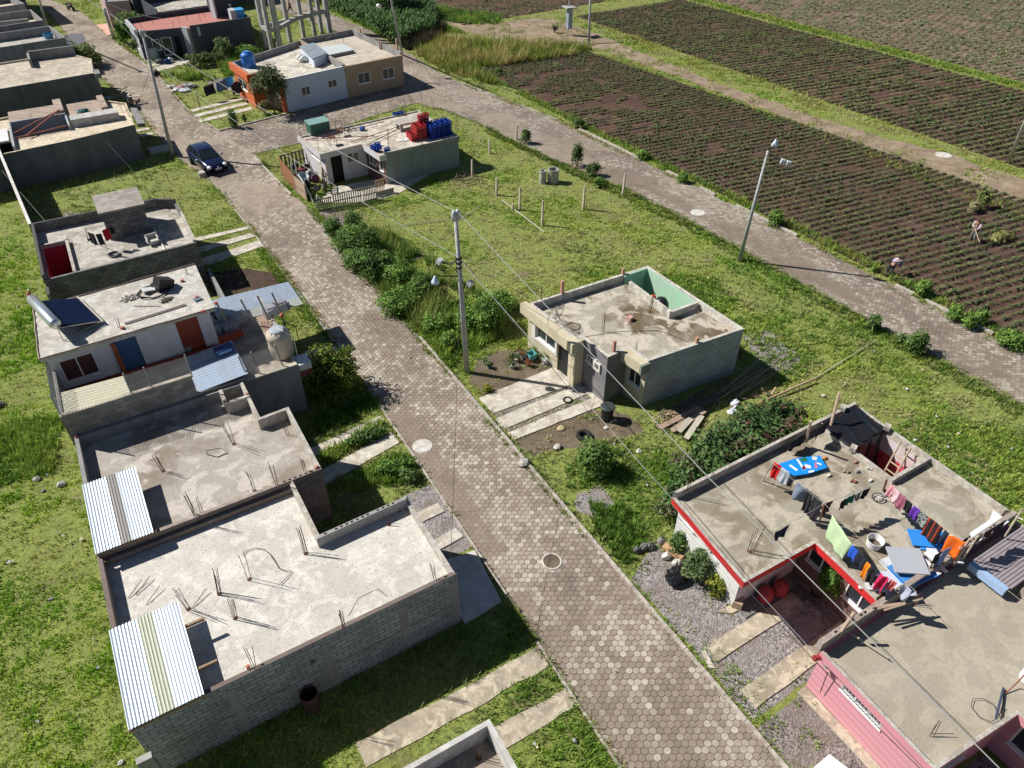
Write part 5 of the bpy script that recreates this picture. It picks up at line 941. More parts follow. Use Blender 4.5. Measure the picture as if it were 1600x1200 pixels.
def shrub(name, label, x, y, rr, n, L, cols, seed, cz=None, group=None, cat='shrub', stem=True, blobs=3, z=0):
    t = thing(name, label, cat, (x, y, z), group); Vs, Fs, Cs = [], [], []; o = 0; rs = random.Random(seed); cz = rr[2] * .8 if cz is None else cz
    for b in range(blobs):
        f = 1 if b == 0 else rs.uniform(.5, .72); off = (0, 0, 0) if b == 0 else (rs.uniform(-.6, .6) * rr[0], rs.uniform(-.6, .6) * rr[1], rs.uniform(-.2, .35) * rr[2])
        V, F, C = leafball(name, (x + off[0], y + off[1], z + cz + off[2]), tuple(v * f for v in rr), int(n * f * f), L, cols, seed * 7 + b, org=1); Vs.append(V); Fs.append(F + o); Cs.append(C); o += len(V)
    V = np.concatenate(Vs); V[:, 2] = np.maximum(V[:, 2], z + .02); me = fast('foliage', V, np.concatenate(Fs), np.concatenate(Cs), M_leaf, (x, y, z)); link('foliage', me, t)
    if stem:
        m = MB()
        for k in range(4 if rr[2] < 1.2 else 6): a = k * 1.3 + seed; m.path([(x + .03 * math.cos(a), y + .03 * math.sin(a), z), (x + .3 * rr[0] * math.cos(a), y + .3 * rr[1] * math.sin(a), z + cz * .7), (x + .65 * rr[0] * math.cos(a), y + .65 * rr[1] * math.sin(a), z + cz * 1.25)], [.03, .02, .008], 5)
        part('stem', m, wood((.12, .09, .06), 'stem_bark'), t)
    return t
for i, ((px, py), r, c) in enumerate(pots[:12]):
    x, y = g(px, py, 0); t = thing('flower_pot', pl[i] if i else pl[5] + ', in the front row', 'plant pot', (x, y, 0)) if i != 6 else thing('flower_pot', 'pale pot at the street end of the plant corner', 'plant pot', (x, y, 0))
    m = MB(); m.lathe((x, y, 0), [(r * .75, 0), (r, r * 1.5), (r * 1.08, r * 1.55), (r * .9, r * 1.55), (r * .85, r * 1.3)], 14); part('pot', m, plain('pot%d' % i, c, .6), t)
    V, F, C = leafball('p', (x, y, r * 2.2), (r * 1.6, r * 1.6, r * 1.5), 60, .07, [GB, GBB, [(.2, .07, .03), (.3, .12, .04), (.06, .1, .03)]][i % 3], i + 40, org=1); link('foliage', fast('foliage', V, F, C, M_leaf, (x, y, 0)), t)
x, y = g(830, 562, 0); t = thing('plastic_crate', 'turquoise plastic crate among the potted plants', 'crate', (x, y, 0)); m = MB()
for q in ((0, -.2, .42, .03), (0, .2, .42, .03), (-.2, 0, .03, .4), (.2, 0, .03, .4)): m.obox((x + q[0], y + q[1], .3), (q[2], q[3], .3))
m.obox((x, y, .16), (.4, .4, .03)); part('shell', m, plain('turquoise_plastic', (.12, .42, .42), .5), t)
# stones, litter
def stone(px, py, r, label, c=(.36, .34, .31), z=0, fl=.6, group=None):
    x, y = g(px, py, z); m = MB(); m.ell((x, y, z + r * fl * .6), (r, r * .8, r * fl), 8, 5, jit=.18); return single('stone', m, plain('stone_%d_%d' % (int(c[0] * 100), int(c[2] * 100)), c, .9, 0, .25, 12, .4), label, 'stone', (x, y, z), group)
stone(819, 726, .3, 'grey stone at the kerb below the drive strips'); stone(871, 700, .22, 'pale stone half hidden in the grass left of the bushy shrub', (.55, .52, .45)); stone(998, 706, .16, 'pale stone in the grass right of the bushy shrub', (.5, .48, .42)); stone(876, 670, .22, 'flat tan stone on the bare soil by the lowest drive strip', (.42, .34, .2), fl=.3)
stone(947, 669, .12, 'white stone beside the black bin', (.6, .6, .58)); stone(955, 660, .12, 'tan stone beside the black bin', (.5, .45, .36)); stone(960, 658, .13, 'round tan stone right of the black bin', (.48, .43, .33))
for i, (px, py, lab) in enumerate(((995, 862, 'dark block nearest the street in the row at the gravel edge'), (1005, 858, 'second dark block in the row at the gravel edge'), (1015, 856, 'third dark block in the row at the gravel edge'), (1032, 848, 'grey block beside the white siding corner'), (1041, 872, 'white stone on the gravel above the black bag'), (1056, 882, 'white stone touching the black bag'), (1152, 947, 'concrete lump at the white siding corner of the patio'))): stone(px, py, .2, lab, ((.13, .12, .12), (.16, .15, .14), (.14, .13, .12), (.25, .24, .23), (.6, .58, .54), (.55, .52, .46), (.4, .33, .24))[i], fl=.9)
for i, (px, py, r, lab) in enumerate(((41, 835, .22, ''), (97, 758, .3, 'large white stone on the grass beside the blue-white sheet'), (58, 750, .25, 'grey stone on the grass left of the large white stone'), (68, 768, .15, 'small grey stone below the pair on the left grass'), (75, 742, .1, 'small white stone between the two stones on the left grass'), (41, 697, .12, 'small white stone high on the left grass'), (80, 738, .1, ''), (0, 635, .35, 'dark boulder at the left edge of the picture'), (190, 1192, .16, 'white stone at the bottom left by the wall stub'), (80, 937, .14, 'grey stone on the left grass by the corrugated sheet'))):
    if lab: stone(px, py, r * .7, lab, (.46, .44, .41) if 'white' in lab else (.3, .29, .28) if 'grey' in lab else (.08, .08, .08))
LIT = []
def litter(pts, seed, c):
    for i, (px, py) in enumerate(pts):
        rs = random.Random(seed + i); x, y = g(px, py, 0); m = MB(); n = 5; r = rs.uniform(.04, .09); vs = [(x + r * math.cos(k * 1.25) * rs.uniform(.5, 1.3), y + r * math.sin(k * 1.25) * rs.uniform(.5, 1.3), .08 + rs.uniform(0, .08)) for k in range(n)]
        m.add(vs + [(v[0], v[1], v[2] - .02) for v in vs], [(0, 1, 2, 3, 4), (9, 8, 7, 6, 5)] + [(k, (k + 1) % 5, (k + 1) % 5 + 5, k + 5) for k in range(5)]); single('litter', m, plain('litter_%d' % (i % 3), ((.5, .49, .47), (.4, .41, .43), (.48, .42, .33))[i % 3], .7), 'scrap of pale litter lying on the grass', 'litter', (x, y, .05), 'pale litter scattered on the grass')
litter([(600, 355), (635, 350), (645, 342), (625, 338), (650, 336), (598, 333), (665, 388), (678, 417), (690, 427), (703, 520), (690, 500), (610, 408), (614, 378), (802, 281), (848, 247), (977, 350), (1000, 400), (1285, 620), (1320, 600), (1428, 690), (1440, 580), (1415, 610), (1365, 550), (1497, 680), (1480, 700), (1518, 742), (1530, 750), (1579, 703), (1558, 674), (1405, 652), (1462, 653), (1425, 700), (1150, 632), (1148, 650), (1100, 690), (1062, 668), (1090, 675), (1010, 760), (980, 730), (960, 695), (835, 660), (945, 840), (720, 470), (745, 485), (640, 560), (688, 486), (960, 1050), (840, 1170), (835, 1165), (898, 1160), (20, 880), (15, 880), (110, 850), (128, 845), (148, 1000), (155, 1045), (90, 835), (100, 840), (60, 1130), (28, 480), (55, 462), (45, 455), (505, 350), (510, 345), (1190, 640), (1225, 655)], 3, 0)
M_bag = plain('white_film', (.62, .64, .68), .4)
for px, py, lab in ((1143, 645, 'crumpled white plastic bag at the end of the long tan pole'), (1148, 632, 'bluish plastic sheet scrap on the shaded grass')):
    x, y = g(px, py); m = MB(); m.ell((x, y, .1), (.28, .2, .12), 9, 5, jit=.4); single('plastic_bag', m, M_bag, lab, 'plastic bag')
for p0, p1, lab in (((1403, 710), (1450, 745), 'first length of white pipe lying beyond the laundry roof'), ((1452, 745), (1520, 775), 'middle length of white pipe lying beyond the laundry roof'), ((1522, 778), (1598, 812), 'last length of white pipe lying beyond the laundry roof'), ((603, 418), (655, 403), 'pale thin pole lying in the grass right of the roadside bushes'), ((628, 352), (715, 340), 'long thin pole on the grass behind the street pole'), ((785, 313), (850, 362), 'rusty iron bar lying between the concrete posts'), ((722, 340), (750, 322), 'short tan stick on the grass beyond the pole top')):
    m = MB(); m.tube(g3(*p0, .1), g3(*p1, .12), .03, n=5); single('pole_on_grass', m, plain('pale_tube', (.5, .46, .38), .6) if 'white' not in lab else M_alu, lab, 'pipe' if 'pipe' in lab else 'pole')
# fence posts of the open lot, well rings
M_post = concrete('post_concrete', (.5, .43, .36), (.35, .28, .22), .5)
for px, py, h, lab in ((807, 218, 1.3, 'concrete post at the side street kerb beside a round shrub'), (765, 240, 1.2, 'short concrete post right of the house with the crates'), (738, 275, 1.3, 'concrete post in the shadow of the house with the crates'), (776, 305, 1.35, 'concrete post in line between the crate house and the rusty bar'), (801, 328, .5, 'short broken post stub at the rusty bar'), (812, 328, 1.75, 'grey concrete post behind the rusty bar'), (847, 352, 1.85, 'tall concrete post nearest the centre of the open lot'), (911, 327, 1.75, 'tall concrete post midway to the side street'), (973, 305, 1.65, 'concrete post leaning at the side street kerb opposite the field')):
    x, y = g(px, py); t = thing('fence_post', lab, 'post', (x, y, 0)); m = MB(); m.add([(x + sx * .07, y + sy * .07, 0) for sx, sy in ((-1, -1), (1, -1), (1, 1), (-1, 1))] + [(x + sx * .05 + .02, y + sy * .05, h) for sx, sy in ((-1, -1), (1, -1), (1, 1), (-1, 1))], [(4, 5, 6, 7), (0, 1, 5, 4), (1, 2, 6, 5), (2, 3, 7, 6), (3, 0, 4, 7)]); part('shaft', m, M_post, t)
M_ring = concrete('ring_concrete', (.36, .35, .31), (.22, .21, .18), .6)
for px, py, r, h, lab in ((848, 286, .26, 1.0, 'narrow concrete pipe ring standing beside the wide one on the open lot'), (859, 286, .42, 1.05, 'wide concrete well ring standing on the open lot')):
    x, y = g(px, py); x += .3 * (r > .3); m = MB(); m.lathe((x, y, 0), [(r, 0), (r, h), (r - .07, h), (r - .07, .1)], 22, capb=False, capt=False); m.lathe((x, y, .1), [(r - .07, 0), (.01, .01)], 22, capb=False); single('concrete_ring', m, M_ring, lab, 'concrete ring', (x, y, 0))
# roadside shrubs
sh = [(525, 373, .6, .7, 'small dark round bush at the street edge beyond the larger bushes'), (556, 362, .62, .65, 'round bush beside the mauve gravel patch'), (548, 398, .85, .8, 'feathery bush behind the row along the street'), (570, 402, 1.0, .95, 'big feathery bush in the middle of the row along the street'), (560, 425, .7, .7, 'bush leaning over the street kerb'), (585, 435, 1.0, .95, 'dark dense bush third along the street row'), (632, 445, .85, .75, 'dark bush behind the bright ferny clump'), (665, 462, .7, .6, 'low dark bush nearest the grass side of the row'), (640, 475, .8, .5, 'bright green clump between the dark bushes'), (622, 488, .95, .55, 'bright ferny clump spilling onto the kerb'), (765, 515, .9, .95, 'feathery bush left of the cream house wall'), (735, 520, .6, .6, 'bush directly behind the street pole'), (690, 520, .6, .45, 'low weedy bush left of the street pole'), (705, 545, .45, .4, 'small weedy bush at the kerb below the street pole'), (785, 490, .8, .6, 'low bright bush behind the cream house')]
for i, (px, py, r, h, lab) in enumerate(sh):
    x, y = g(px, py); shrub('bush', lab, x, y + .25, (r * 1.15, r * 1.15, h * 1.25), int(2900 * r * r), .08, GBB if 'bright' in lab or i > 9 else GB[1:] + GBB[1:2], i + 3, group='bushes beside the near street')
for i, (px, py, r, h, n, c, lab) in enumerate(((822, 224, .55, .8, 700, GB, 'dark round shrub beside the post at the side street kerb'), (901, 260, .65, 1.3, 900, GB, 'tall dark shrub at the side street kerb beyond the well rings'), (927, 275, .6, .75, 700, GB, 'dark shrub second from the well rings at the side street kerb'), (935, 292, .5, .5, 500, GBB, 'bright low shrub at the kerb in front of the dark ones'), (1362, 516, .5, .65, 700, GB, 'small round shrub standing on the side street kerb near the worker'), (1428, 551, .75, .85, 1300, GB[1:] + GBB[:1], 'larger round shrub on the side street kerb near the right edge'), (1406, 536, .4, .35, 250, GB, 'thin low shrub between the two round kerb shrubs'), (1210, 352, .75, .7, 900, GBB, 'leafy shrub at the field edge behind the lamp pole'), (1487, 500, .55, .6, 700, GBB, 'bright shrub at the field kerb end left of the cluster'), (1510, 512, .5, .6, 600, GBB, 'bright shrub in the middle of the field corner cluster'), (1530, 505, .5, .6, 600, GBB, 'bright shrub at the right of the field corner cluster'), (1437, 462, .55, .7, 800, GBB, 'bright bean-like bush beside the broken field kerb'), (1575, 540, 1.0, .6, 1300, GBB, 'wide light green clump at the right edge beside the field'), (780, 115, .5, .45, 260, GB, 'small bush on the corner of the near field'), (1003, 248, .7, .5, 500, GBB, 'bright weedy shrub beside the kerb blocks of the side street'), (1065, 285, .6, .5, 500, GBB, 'green shrub beside the end of the kerb blocks'), (903, 200, .6, .6, 500, GB, 'dark shrub at the near field corner across the side street'))):
    r *= .85; h *= .9; x, y = g(px, py); shrub('shrub', lab, x, y, (r, r * .85, h), n, .08, c, i + 60)
x, y = g(930, 735); shrub('shrub', 'bushy light green shrub beside the old tyre', x, y, (.85, .8, .95), 2600, .07, GBB[:3] + GB[2:], 90)
x, y = g(1090, 905); shrub('shrub', 'grey-green bushy shrub against the white siding', x, y + .1, (.62, .62, .85), 1900, .06, [(.06, .11, .04), (.10, .16, .06), (.15, .2, .08)], 91)
x, y = g(1118, 925); shrub('shrub', 'yellow-green leafy plant against the white siding next to the grey-green shrub', x, y, (.45, .45, .5), 500, .09, GYL, 92)
x, y = g(1060, 858); shrub('shrub', 'thin leafy plant at the far end of the white siding', x, y, (.5, .4, .6), 500, .08, GB, 93)
x, y = g(1300, 905); shrub('creeper', 'green creeper climbing the brick wall under the red fascia', 18.3, 7.9, (.3, .45, .95), 800, .08, GBB[:3], 94, cz=1.2)
for px, py, lab in ((763, 667 + -2, 'small yellow-green plant on the bare soil beside the street pole'), ):
    x, y = g(762, 612); shrub('small_plant', lab, x, y, (.25, .25, .25), 260, .05, [(.25, .24, .03), (.38, .36, .05), (.14, .2, .03)], 95)
# big dark shrub with reddish leaves behind the red house
t = thing('castor_shrub', 'large dark shrub with reddish leaves behind the laundry roof parapet', 'shrub', (20.5, 14.6, 0)); Vs, Fs, Cs = [], [], []; o = 0; RC = [(.04, .08, .025), (.06, .13, .035), (.09, .17, .05), (.13, .20, .07), (.12, .11, .06)]
for b, (x, y, r, h) in enumerate(((16.5, 14.0, .9, .8), (17.8, 14.4, 1.2, 1.1), (19.3, 14.7, 1.4, 1.4), (21.0, 15.0, 1.4, 1.45), (22.6, 15.2, 1.2, 1.2), (23.9, 15.2, .9, .9), (20.2, 13.9, 1.1, 1.3), (22.2, 14.2, 1.1, 1.2), (18.4, 13.7, 1.0, 1.2))):
    V, F, C = leafball('f', (x, y, h * .95), (r * 1.12, r * .95, h * 1.2), int(1250 * r * r), .125, RC if b in (0, 1, 2, 6, 8) else RC[:4] + [(.15, .085, .065)], b + 200, org=1); V[:, 2] = np.maximum(V[:, 2], .02); Vs.append(V); Fs.append(F + o); Cs.append(C); o += len(V)
link('foliage', fast('foliage', np.concatenate(Vs), np.concatenate(Fs), np.concatenate(Cs), M_leaf, (20.5, 14.6, 0)), t)
m = MB()
for k in range(16): x, y = 16.5 + k * .48, 14.3 + .3 * math.sin(k * 2); m.path([(x, y, 0), (x + random.uniform(-.3, .3), y + .1, 1.0), (x + random.uniform(-.5, .5), y + random.uniform(-.3, .3), 1.8)], [.03, .02, .008], 5)
part('stem', m, wood((.12, .08, .06), 'castor_stem'), t)
# bush by the tank house
x, y = g(545, 610); shrub('bush', 'dark leafy bush with yellow tips below the cream tank corner', 6.9, 29.0, (1.25, 1.2, 1.5), 4200, .09, [(.04, .09, .015), (.08, .15, .02), (.19, .22, .03)], 110)
x, y = g(600, 702); shrub('bush', 'low ferny bush beside the round manhole', 7.3, 22.3, (.9, .45, .35), 1300, .08, GBB[:3], 111); shrub('bush', 'low ferny bush between the shaded drive strips', 6.8, 24.9, (1.1, .35, .3), 1100, .08, GB[1:] + GBB[:1], 112)
shrub('bush', 'small dark green bush by the round manhole at the gravel edge', 7.6, 21.5, (.45, .4, .35), 600, .07, GB[1:], 113)
# hay heap by the bin
pile(20.0, 18.75, 0, .9, .3, wood((.38, .3, .18), 'straw'), 'heap of dry straw and sticks beside the black bin', 'straw', 160, 'straw_heap')
# ================================================================ house R (laundry roof)
def zat(px, py, X, Y):
    d = RT * (px - 800) / FPX + DN * (py - 600) / FPX + FW; return CAMH + d[2] * math.hypot(X, Y) / math.hypot(d[0], d[1])
M_sid = siding('white_siding', (.66, .65, .62), .24); M_red = paint('red_fascia', (.58, .03, .03), (.3, .03, .03), .3, 2, .5); M_brick = block('brown_brick', (.20, .12, .095), (.12, .1, .09), .25, .08, .3, seed=6, dirtamt=.2, ms=.008)
fw = [(15.35, 13.0), (15.2, 9.42), (18.35, 9.42), (18.3, 6.0), (25.1, 6.0), (25.1, 13.0)]
HR = thing('laundry_house', 'white sided house with red fascia and laundry lines on its flat roof', 'house', (20, 9.5, 0)); ins = inset(fw, .15)
for i in range(6):
    p, q = fw[i], fw[(i + 1) % 6]; m = MB(); wins = []
    if i == 0: wins = [(.35, .95, 1.55, 2.1, 2), (1.25, 1.95, 1.55, 2.1, 2), (2.2, 2.9, 1.55, 2.1, 2)]
    if i == 2: wins = [(.35, 1.55, 1.25, 2.2, 2), (2.1, 3.3, 1.1, 2.1, 2)]
    if i == 1: wins = [(2.0, 2.7, .9, 2.0, 1)]
    wall_slab(m, p, q, ins[i], ins[(i + 1) % 6], 0, 2.5, [(a[0], a[1], a[2], a[3], .09) for a in wins], 0, 0, 0, 0)
    wl = part('wall', m, [M_sid, paint('white_patio_wall', (.6, .6, .6)), M_brick, M_blk, M_blk, M_blkd][i], HR)
    for a in wins: window(wl, p, q, *a)
m = MB(); roofp = [(14.88, 13.06), (14.45, 8.82), (17.85, 8.75), (17.72, 6.02), (25.12, 6.02), (25.12, 13.06)]; mi_ = inset(roofp, .13); roof_with_pits(m, mi_, 2.72, [(22.85, 24.9, 9.4, 12.6)]); m.prism([roofp[0], roofp[1], roofp[2], (17.85, 13.0)], 2.48, 2.51); part('roof', m, M_rr, HR)
for i in (0, 1, 2):
    p, q = roofp[i], roofp[(i + 1) % 6]; m = MB(); wall_slab(m, p, q, mi_[i], mi_[(i + 1) % 6], 2.5, 2.82, (), 0, 1); part('fascia', m, [M_red, M_cap], HR)
m = MB(); wall_slab(m, roofp[4], roofp[5], mi_[4], mi_[5], 2.5, 2.98, (), 0, 0); part('parapet', m, M_cap, HR); m = MB(); wall_slab(m, roofp[5], roofp[0], mi_[5], mi_[0], 2.5, 3.12, (), 0, 0); part('parapet', m, M_cap, HR)
m = MB(); P_ = [(22.85, 9.4), (22.85, 12.6), (24.9, 12.6), (24.9, 9.4)]
for i in range(4):
    a, b = P_[i], P_[(i + 1) % 4]; m.add([(*a, .05), (*b, .05), (*b, 1.9), (*a, 1.9)], [(3, 2, 1, 0)], 0); m.add([(*a, 1.9), (*b, 1.9), (*b, 2.715), (*a, 2.715)], [(3, 2, 1, 0)], 1)
part('courtyard_wall', m, [paint('courtyard_red', (.5, .04, .06), (.6, .3, .3), .4, 5, .6, 3), paint('courtyard_white', (.62, .58, .58), (.5, .1, .1), .3, 5)], HR); m = MB(); m.box(22.7, 22.84, 9.25, 12.6, 2.73, 2.95); m.box(22.84, 25.0, 9.24, 9.39, 2.73, 3.0); part('courtyard_kerb', m, M_cap, HR); m = MB(); m.add([(22.8, 9.4, .06), (24.95, 9.4, .06), (24.95, 12.6, .06), (22.8, 12.6, .06)], [(0, 1, 2, 3)]); part('courtyard_floor', m, paint('courtyard_floor_red', (.42, .05, .05)), HR)
t = thing('ladder', 'rough wooden ladder standing in the red and white courtyard', 'ladder', (24.6, 9.9, 0)); m = MB()
for s in (0, .45): m.tube((23.5, 9.7 + s, .1), (24.7, 10.0 + s, 3.1), .04, n=5)
for k in range(8): f_ = .15 + k * .11; m.tube((23.5 + 1.2 * f_, 9.7 + .3 * f_, 3 * f_ + .1), (23.5 + 1.2 * f_, 10.15 + .3 * f_, 3 * f_ + .1), .03, n=5)
part('frame', m, wood((.42, .33, .24), 'ladder_wood'), t)
def drape(name, pts, label, cat, mat, loc=None, n=14, seed=0, amp=.06, group=None):
    """sheet between 4 corner points with folds, thick enough to be solid"""
    a, b, c, d = [Vector(p) for p in pts]; m = MB(); rs = random.Random(seed); ph = rs.uniform(0, 6); fr_ = rs.uniform(5, 10) * max(1, (Vector(pts[1]) - Vector(pts[0])).length); nrm = (b - a).cross(d - a).normalized()
    for side in (0, 1):
        for i in range(n + 1):
            for j in range(n + 1):
                u, v = i / n, j / n; p = (a * (1 - u) + b * u) * (1 - v) + (d * (1 - u) + c * u) * v; p = p + nrm * (math.sin(u * fr_ + ph + v * 1.5) * amp * (.3 + v) + rs.uniform(-.2, .2) * amp * .5 - side * .012)
                p = p + (c - d).normalized() * math.sin(v * 5 + ph) * .02; m.v.append(tuple(p))
    N = n + 1
    for s in (0, 1):
        for i in range(n):
            for j in range(n): q = s * N * N + i * N + j; f = (q, q + N, q + N + 1, q + 1); m.f.append(f if s == 0 else f[::-1]); m.m.append(0)
    e = [(i, 0) for i in range(n)] + [(n, j) for j in range(n)] + [(i, n) for i in range(n, 0, -1)] + [(0, j) for j in range(n, 0, -1)]
    for k in range(len(e)): q0 = e[k][0] * N + e[k][1]; q1 = e[(k + 1) % len(e)][0] * N + e[(k + 1) % len(e)][1]; m.f.append((q0, q0 + N * N, q1 + N * N, q1)); m.m.append(0)
    m.sm = True; return single(name, m, mat, label, cat, a, group)
drape('tarpaulin', [(22.7, 12.9, 3.15), (25.0, 12.95, 3.05), (25.0, 11.3, 2.95), (22.75, 11.2, 2.95)], 'shiny black plastic tarpaulin weighted with blocks over the corner of the red courtyard', 'tarpaulin', plain('black_film', (.015, .015, .018), .22), amp=.07, seed=4)
drape('tarpaulin', [(23.0, 11.3, 2.9), (24.9, 11.35, 2.95), (24.85, 10.9, .4), (22.95, 10.9, .6)], 'black plastic hanging down inside the red courtyard', 'tarpaulin', plain('black_film', (.015, .015, .018), .22), amp=.1, seed=5)
for p, lab in (((22.75, 11.2, 2.96), 'rounded block holding down the black tarpaulin on the roof side'), ((24.95, 11.3, 3.0), 'pale block holding down the black tarpaulin on the grass side'), ((24.2, 13.0, 3.12), 'pale block holding down the black tarpaulin at the rear corner')): m = MB(); m.obox((p[0], p[1], p[2] + .08), (.3, .24, .18), .4); single('weight_block', m, M_cap, lab, 'block')
RZ = 2.72
def post(px0, py0, px1, py1, r, mat, label, z0=RZ):
    x, y = g(px0, py0, z0); z1 = z0 + 1.45; X, Y = g(px1, py1, z1); m = MB(); m.tube((x, y, z0), (X, Y, z1), r, n=6); single('line_post', m, mat, label, 'post', (x, y, z0)); return (X, Y, z1)
WP = wood((.45, .32, .24), 'pinkish_post')
t0 = post(1191, 751, 1207, 723, .03, M_pole, 'thin grey rod leaning at the left end of the long laundry line')
t1 = post(1279, 822, 1288, 787, .035, wood((.2, .1, .06), 'dark_post'), 'dark wooden prop where the laundry lines meet in the middle of the roof')
t2 = post(1380, 766, 1386, 749, .04, wood((.28, .12, .08), 'red_post'), 'short rusty post at the corner of the red courtyard')
t3 = post(1490, 882, 1516, 842, .055, WP, 'thick pinkish timber leaning at the front end of the second laundry line')
t4 = post(1503, 876, 1528, 838, .03, wood((.5, .42, .33), 'pale_post'), 'thin pale pole leaning beside the thick pinkish timber')
t5 = post(1570, 838, 1598, 795, .03, wood((.5, .42, .33), 'pale_post'), 'thin pale pole at the far right end of the laundry roof', 2.98)
post(1297, 668, 1312, 612, .055, WP, 'tall pinkish timber post standing on the rear parapet of the laundry roof', 3.0); post(1260, 690, 1267, 658, .055, WP, 'shorter pinkish timber post on the rear parapet of the laundry roof', 3.0)
LZ = RZ + 1.45; tE = (*g(1432, 925, LZ - .2), LZ - .2); tD = (*g(1195, 838, LZ - .1), LZ - .1)
def wire(name, pts, r, mat, label, cat='power line', sag=0): 
    P_ = []
    for a, b in zip(pts, pts[1:]):
        for k in range(12): f_ = k / 12; P_.append((a[0] + (b[0] - a[0]) * f_, a[1] + (b[1] - a[1]) * f_, a[2] + (b[2] - a[2]) * f_ - sag * 4 * f_ * (1 - f_)))
    P_.append(pts[-1]); m = MB(); m.path(P_, r, 5); single(name, m, mat, label, cat, pts[0])
for a, b, lab in ((t0, t1, 'laundry line from the grey rod to the dark prop'), (t1, tE, 'laundry line from the dark prop to the front of the roof'), (t1, t2, 'laundry line from the dark prop to the courtyard post'), (t2, t3, 'laundry line from the courtyard post to the thick timber'), (t1, tD, 'laundry line from the dark prop towards the street'), (t4, t5, 'laundry line along the pink house side of the roof')): wire('laundry_line', [a, b], .008, M_cable, lab, 'clothes line', .04)
def cloth(a, b, drop, c, label, seed=0, z=None, mat=None, amp=.03, cat='laundry', bw=1.0):
    drop *= 1.25
    z = LZ - .04 if z is None else z; p, q = g3(*a, z), g3(*b, z); mx = ((p[0] + q[0]) / 2, (p[1] + q[1]) / 2); lo = lambda r: (mx[0] + (r[0] - mx[0]) * bw, mx[1] + (r[1] - mx[1]) * bw, z - drop)
    drape('hanging_cloth', [p, q, lo(q), lo(p)], label, cat, mat or plain('cloth_%02d' % seed, c, .9, 0, .15), n=9, seed=seed, amp=amp)
def stripe(name, c1, c2, sc=9):
    t = NT(name, .9); x = t.n.new('ShaderNodeSeparateXYZ'); t.L(t.tc, x.inputs[0]); t.col(t.mix(t.ramp(t.math('FRACT', t.math('MULTIPLY', x.outputs[1], sc)), [(.74, 0.), (.76, 1.)]), c1, c2)); return t.m
def patches(name, cs, sc=4):
    t = NT(name, .8); n = t.noise(sc, 2, .5); st = []
    q = t.ramp(n, [(.25 + .5 * i / (len(cs) - 1), c) for i, c in enumerate(cs)]); q.node.color_ramp.interpolation = 'CONSTANT'; t.col(q); return t.m
cloth((1209, 722), (1221, 728), .62, (.55, .01, .015), 'bright red garment at the left end of the long laundry line', 1, bw=.8)
cloth((1222, 730), (1234, 738), .6, (.4, .43, .5), 'light grey top next to the bright red garment', 2)
cloth((1235, 739), (1243, 745), .5, (.02, .025, .03), 'small black garment after the light grey top', 3)
cloth((1245, 752), (1262, 764), .62, (.16, .19, .26), 'blue-grey checked shirt on the long laundry line', 4, amp=.09)
cloth((1263, 766), (1272, 772), .85, (.02, .02, .025), 'black trousers left of the dark prop', 5)
cloth((1273, 773), (1286, 784), .9, (.025, .022, .03), 'second black garment hanging beside the dark prop', 6)
cloth((1291, 786), (1302, 782), .5, (.06, .02, .03), 'dark maroon cloth just behind the dark prop', 7)
cloth((1300, 804), (1331, 850), .85, (.42, .55, .33), 'large pale green sheet hanging on the near laundry line', 8, bw=.85, z=LZ - .1)
cloth((1332, 851), (1341, 862), .45, (.02, .09, .5), 'bright blue cloth beside the pale green sheet', 9, z=LZ - .1)
cloth((1342, 863), (1354, 876), .4, (.015, .018, .03), 'black cloth after the bright blue one', 10, z=LZ - .12)
cloth((1355, 877), (1361, 884), .62, (.75, .22, .01), 'orange and black top on the near laundry line', 11, z=LZ - .14)
cloth((1362, 885), (1373, 893), .6, (.015, .015, .018), 'black garment between the orange and the crimson ones', 12, z=LZ - .15)
cloth((1375, 895), (1389, 904), .6, (.5, .02, .09), 'crimson pleated garment on the near laundry line', 13, amp=.09, z=LZ - .16)
cloth((1391, 904), (1401, 910), .4, (.6, .14, .12), 'coral red cloth next to the crimson garment', 14, z=LZ - .17)
cloth((1410, 912), (1426, 922), .45, (.35, .37, .45), 'grey and white garments at the front end of the near laundry line', 15, amp=.1, z=LZ - .2)
cloth((1211, 832), (1233, 820), .42, (.01, .015, .05), 'dark navy garment alone on the line towards the street', 16, bw=.6, z=LZ - .12)
cloth((1315, 783), (1324, 778), .4, (.01, .015, .015), 'black socks on the line towards the courtyard', 17)
cloth((1325, 777), (1336, 772), .35, (.01, .13, .07), 'dark green garment on the line towards the courtyard', 18)
cloth((1337, 772), (1347, 767), .35, (.06, .06, .07), 'black and white striped garment on the line towards the courtyard', 19, mat=stripe('bw_stripe', (.02, .02, .02), (.5, .5, .5), 12))
cloth((1348, 767), (1361, 761), .38, (.01, .012, .02), 'black garments nearest the courtyard post', 20)
cloth((1391, 755), (1399, 762), .5, (.6, .28, .3), 'pale pink garment at the courtyard end of the second laundry line', 21)
cloth((1399, 763), (1407, 770), .5, (.62, .42, .44), 'pink and white garment second on the second laundry line', 22)
cloth((1407, 770), (1417, 780), .55, (.28, .09, .13), 'dusty rose garment on the second laundry line', 23)
cloth((1418, 781), (1427, 788), .42, (.012, .015, .015), 'black garment between the rose and the purple ones', 24)
cloth((1428, 789), (1439, 798), .45, (.11, .03, .32), 'purple garment on the second laundry line', 25)
cloth((1440, 799), (1452, 808), .48, (.2, .22, .2), 'grey patterned garment after the purple one', 26, mat=patches('grey_pattern', [(.02, .02, .02), (.3, .32, .3), (.05, .05, .05), (.35, .36, .33)], 9))
cloth((1453, 808), (1475, 826), .72, (.02, .02, .02), 'black blanket with thin red stripes on the second laundry line', 27, mat=stripe('red_stripe', (.02, .015, .015), (.35, .04, .02), 5))
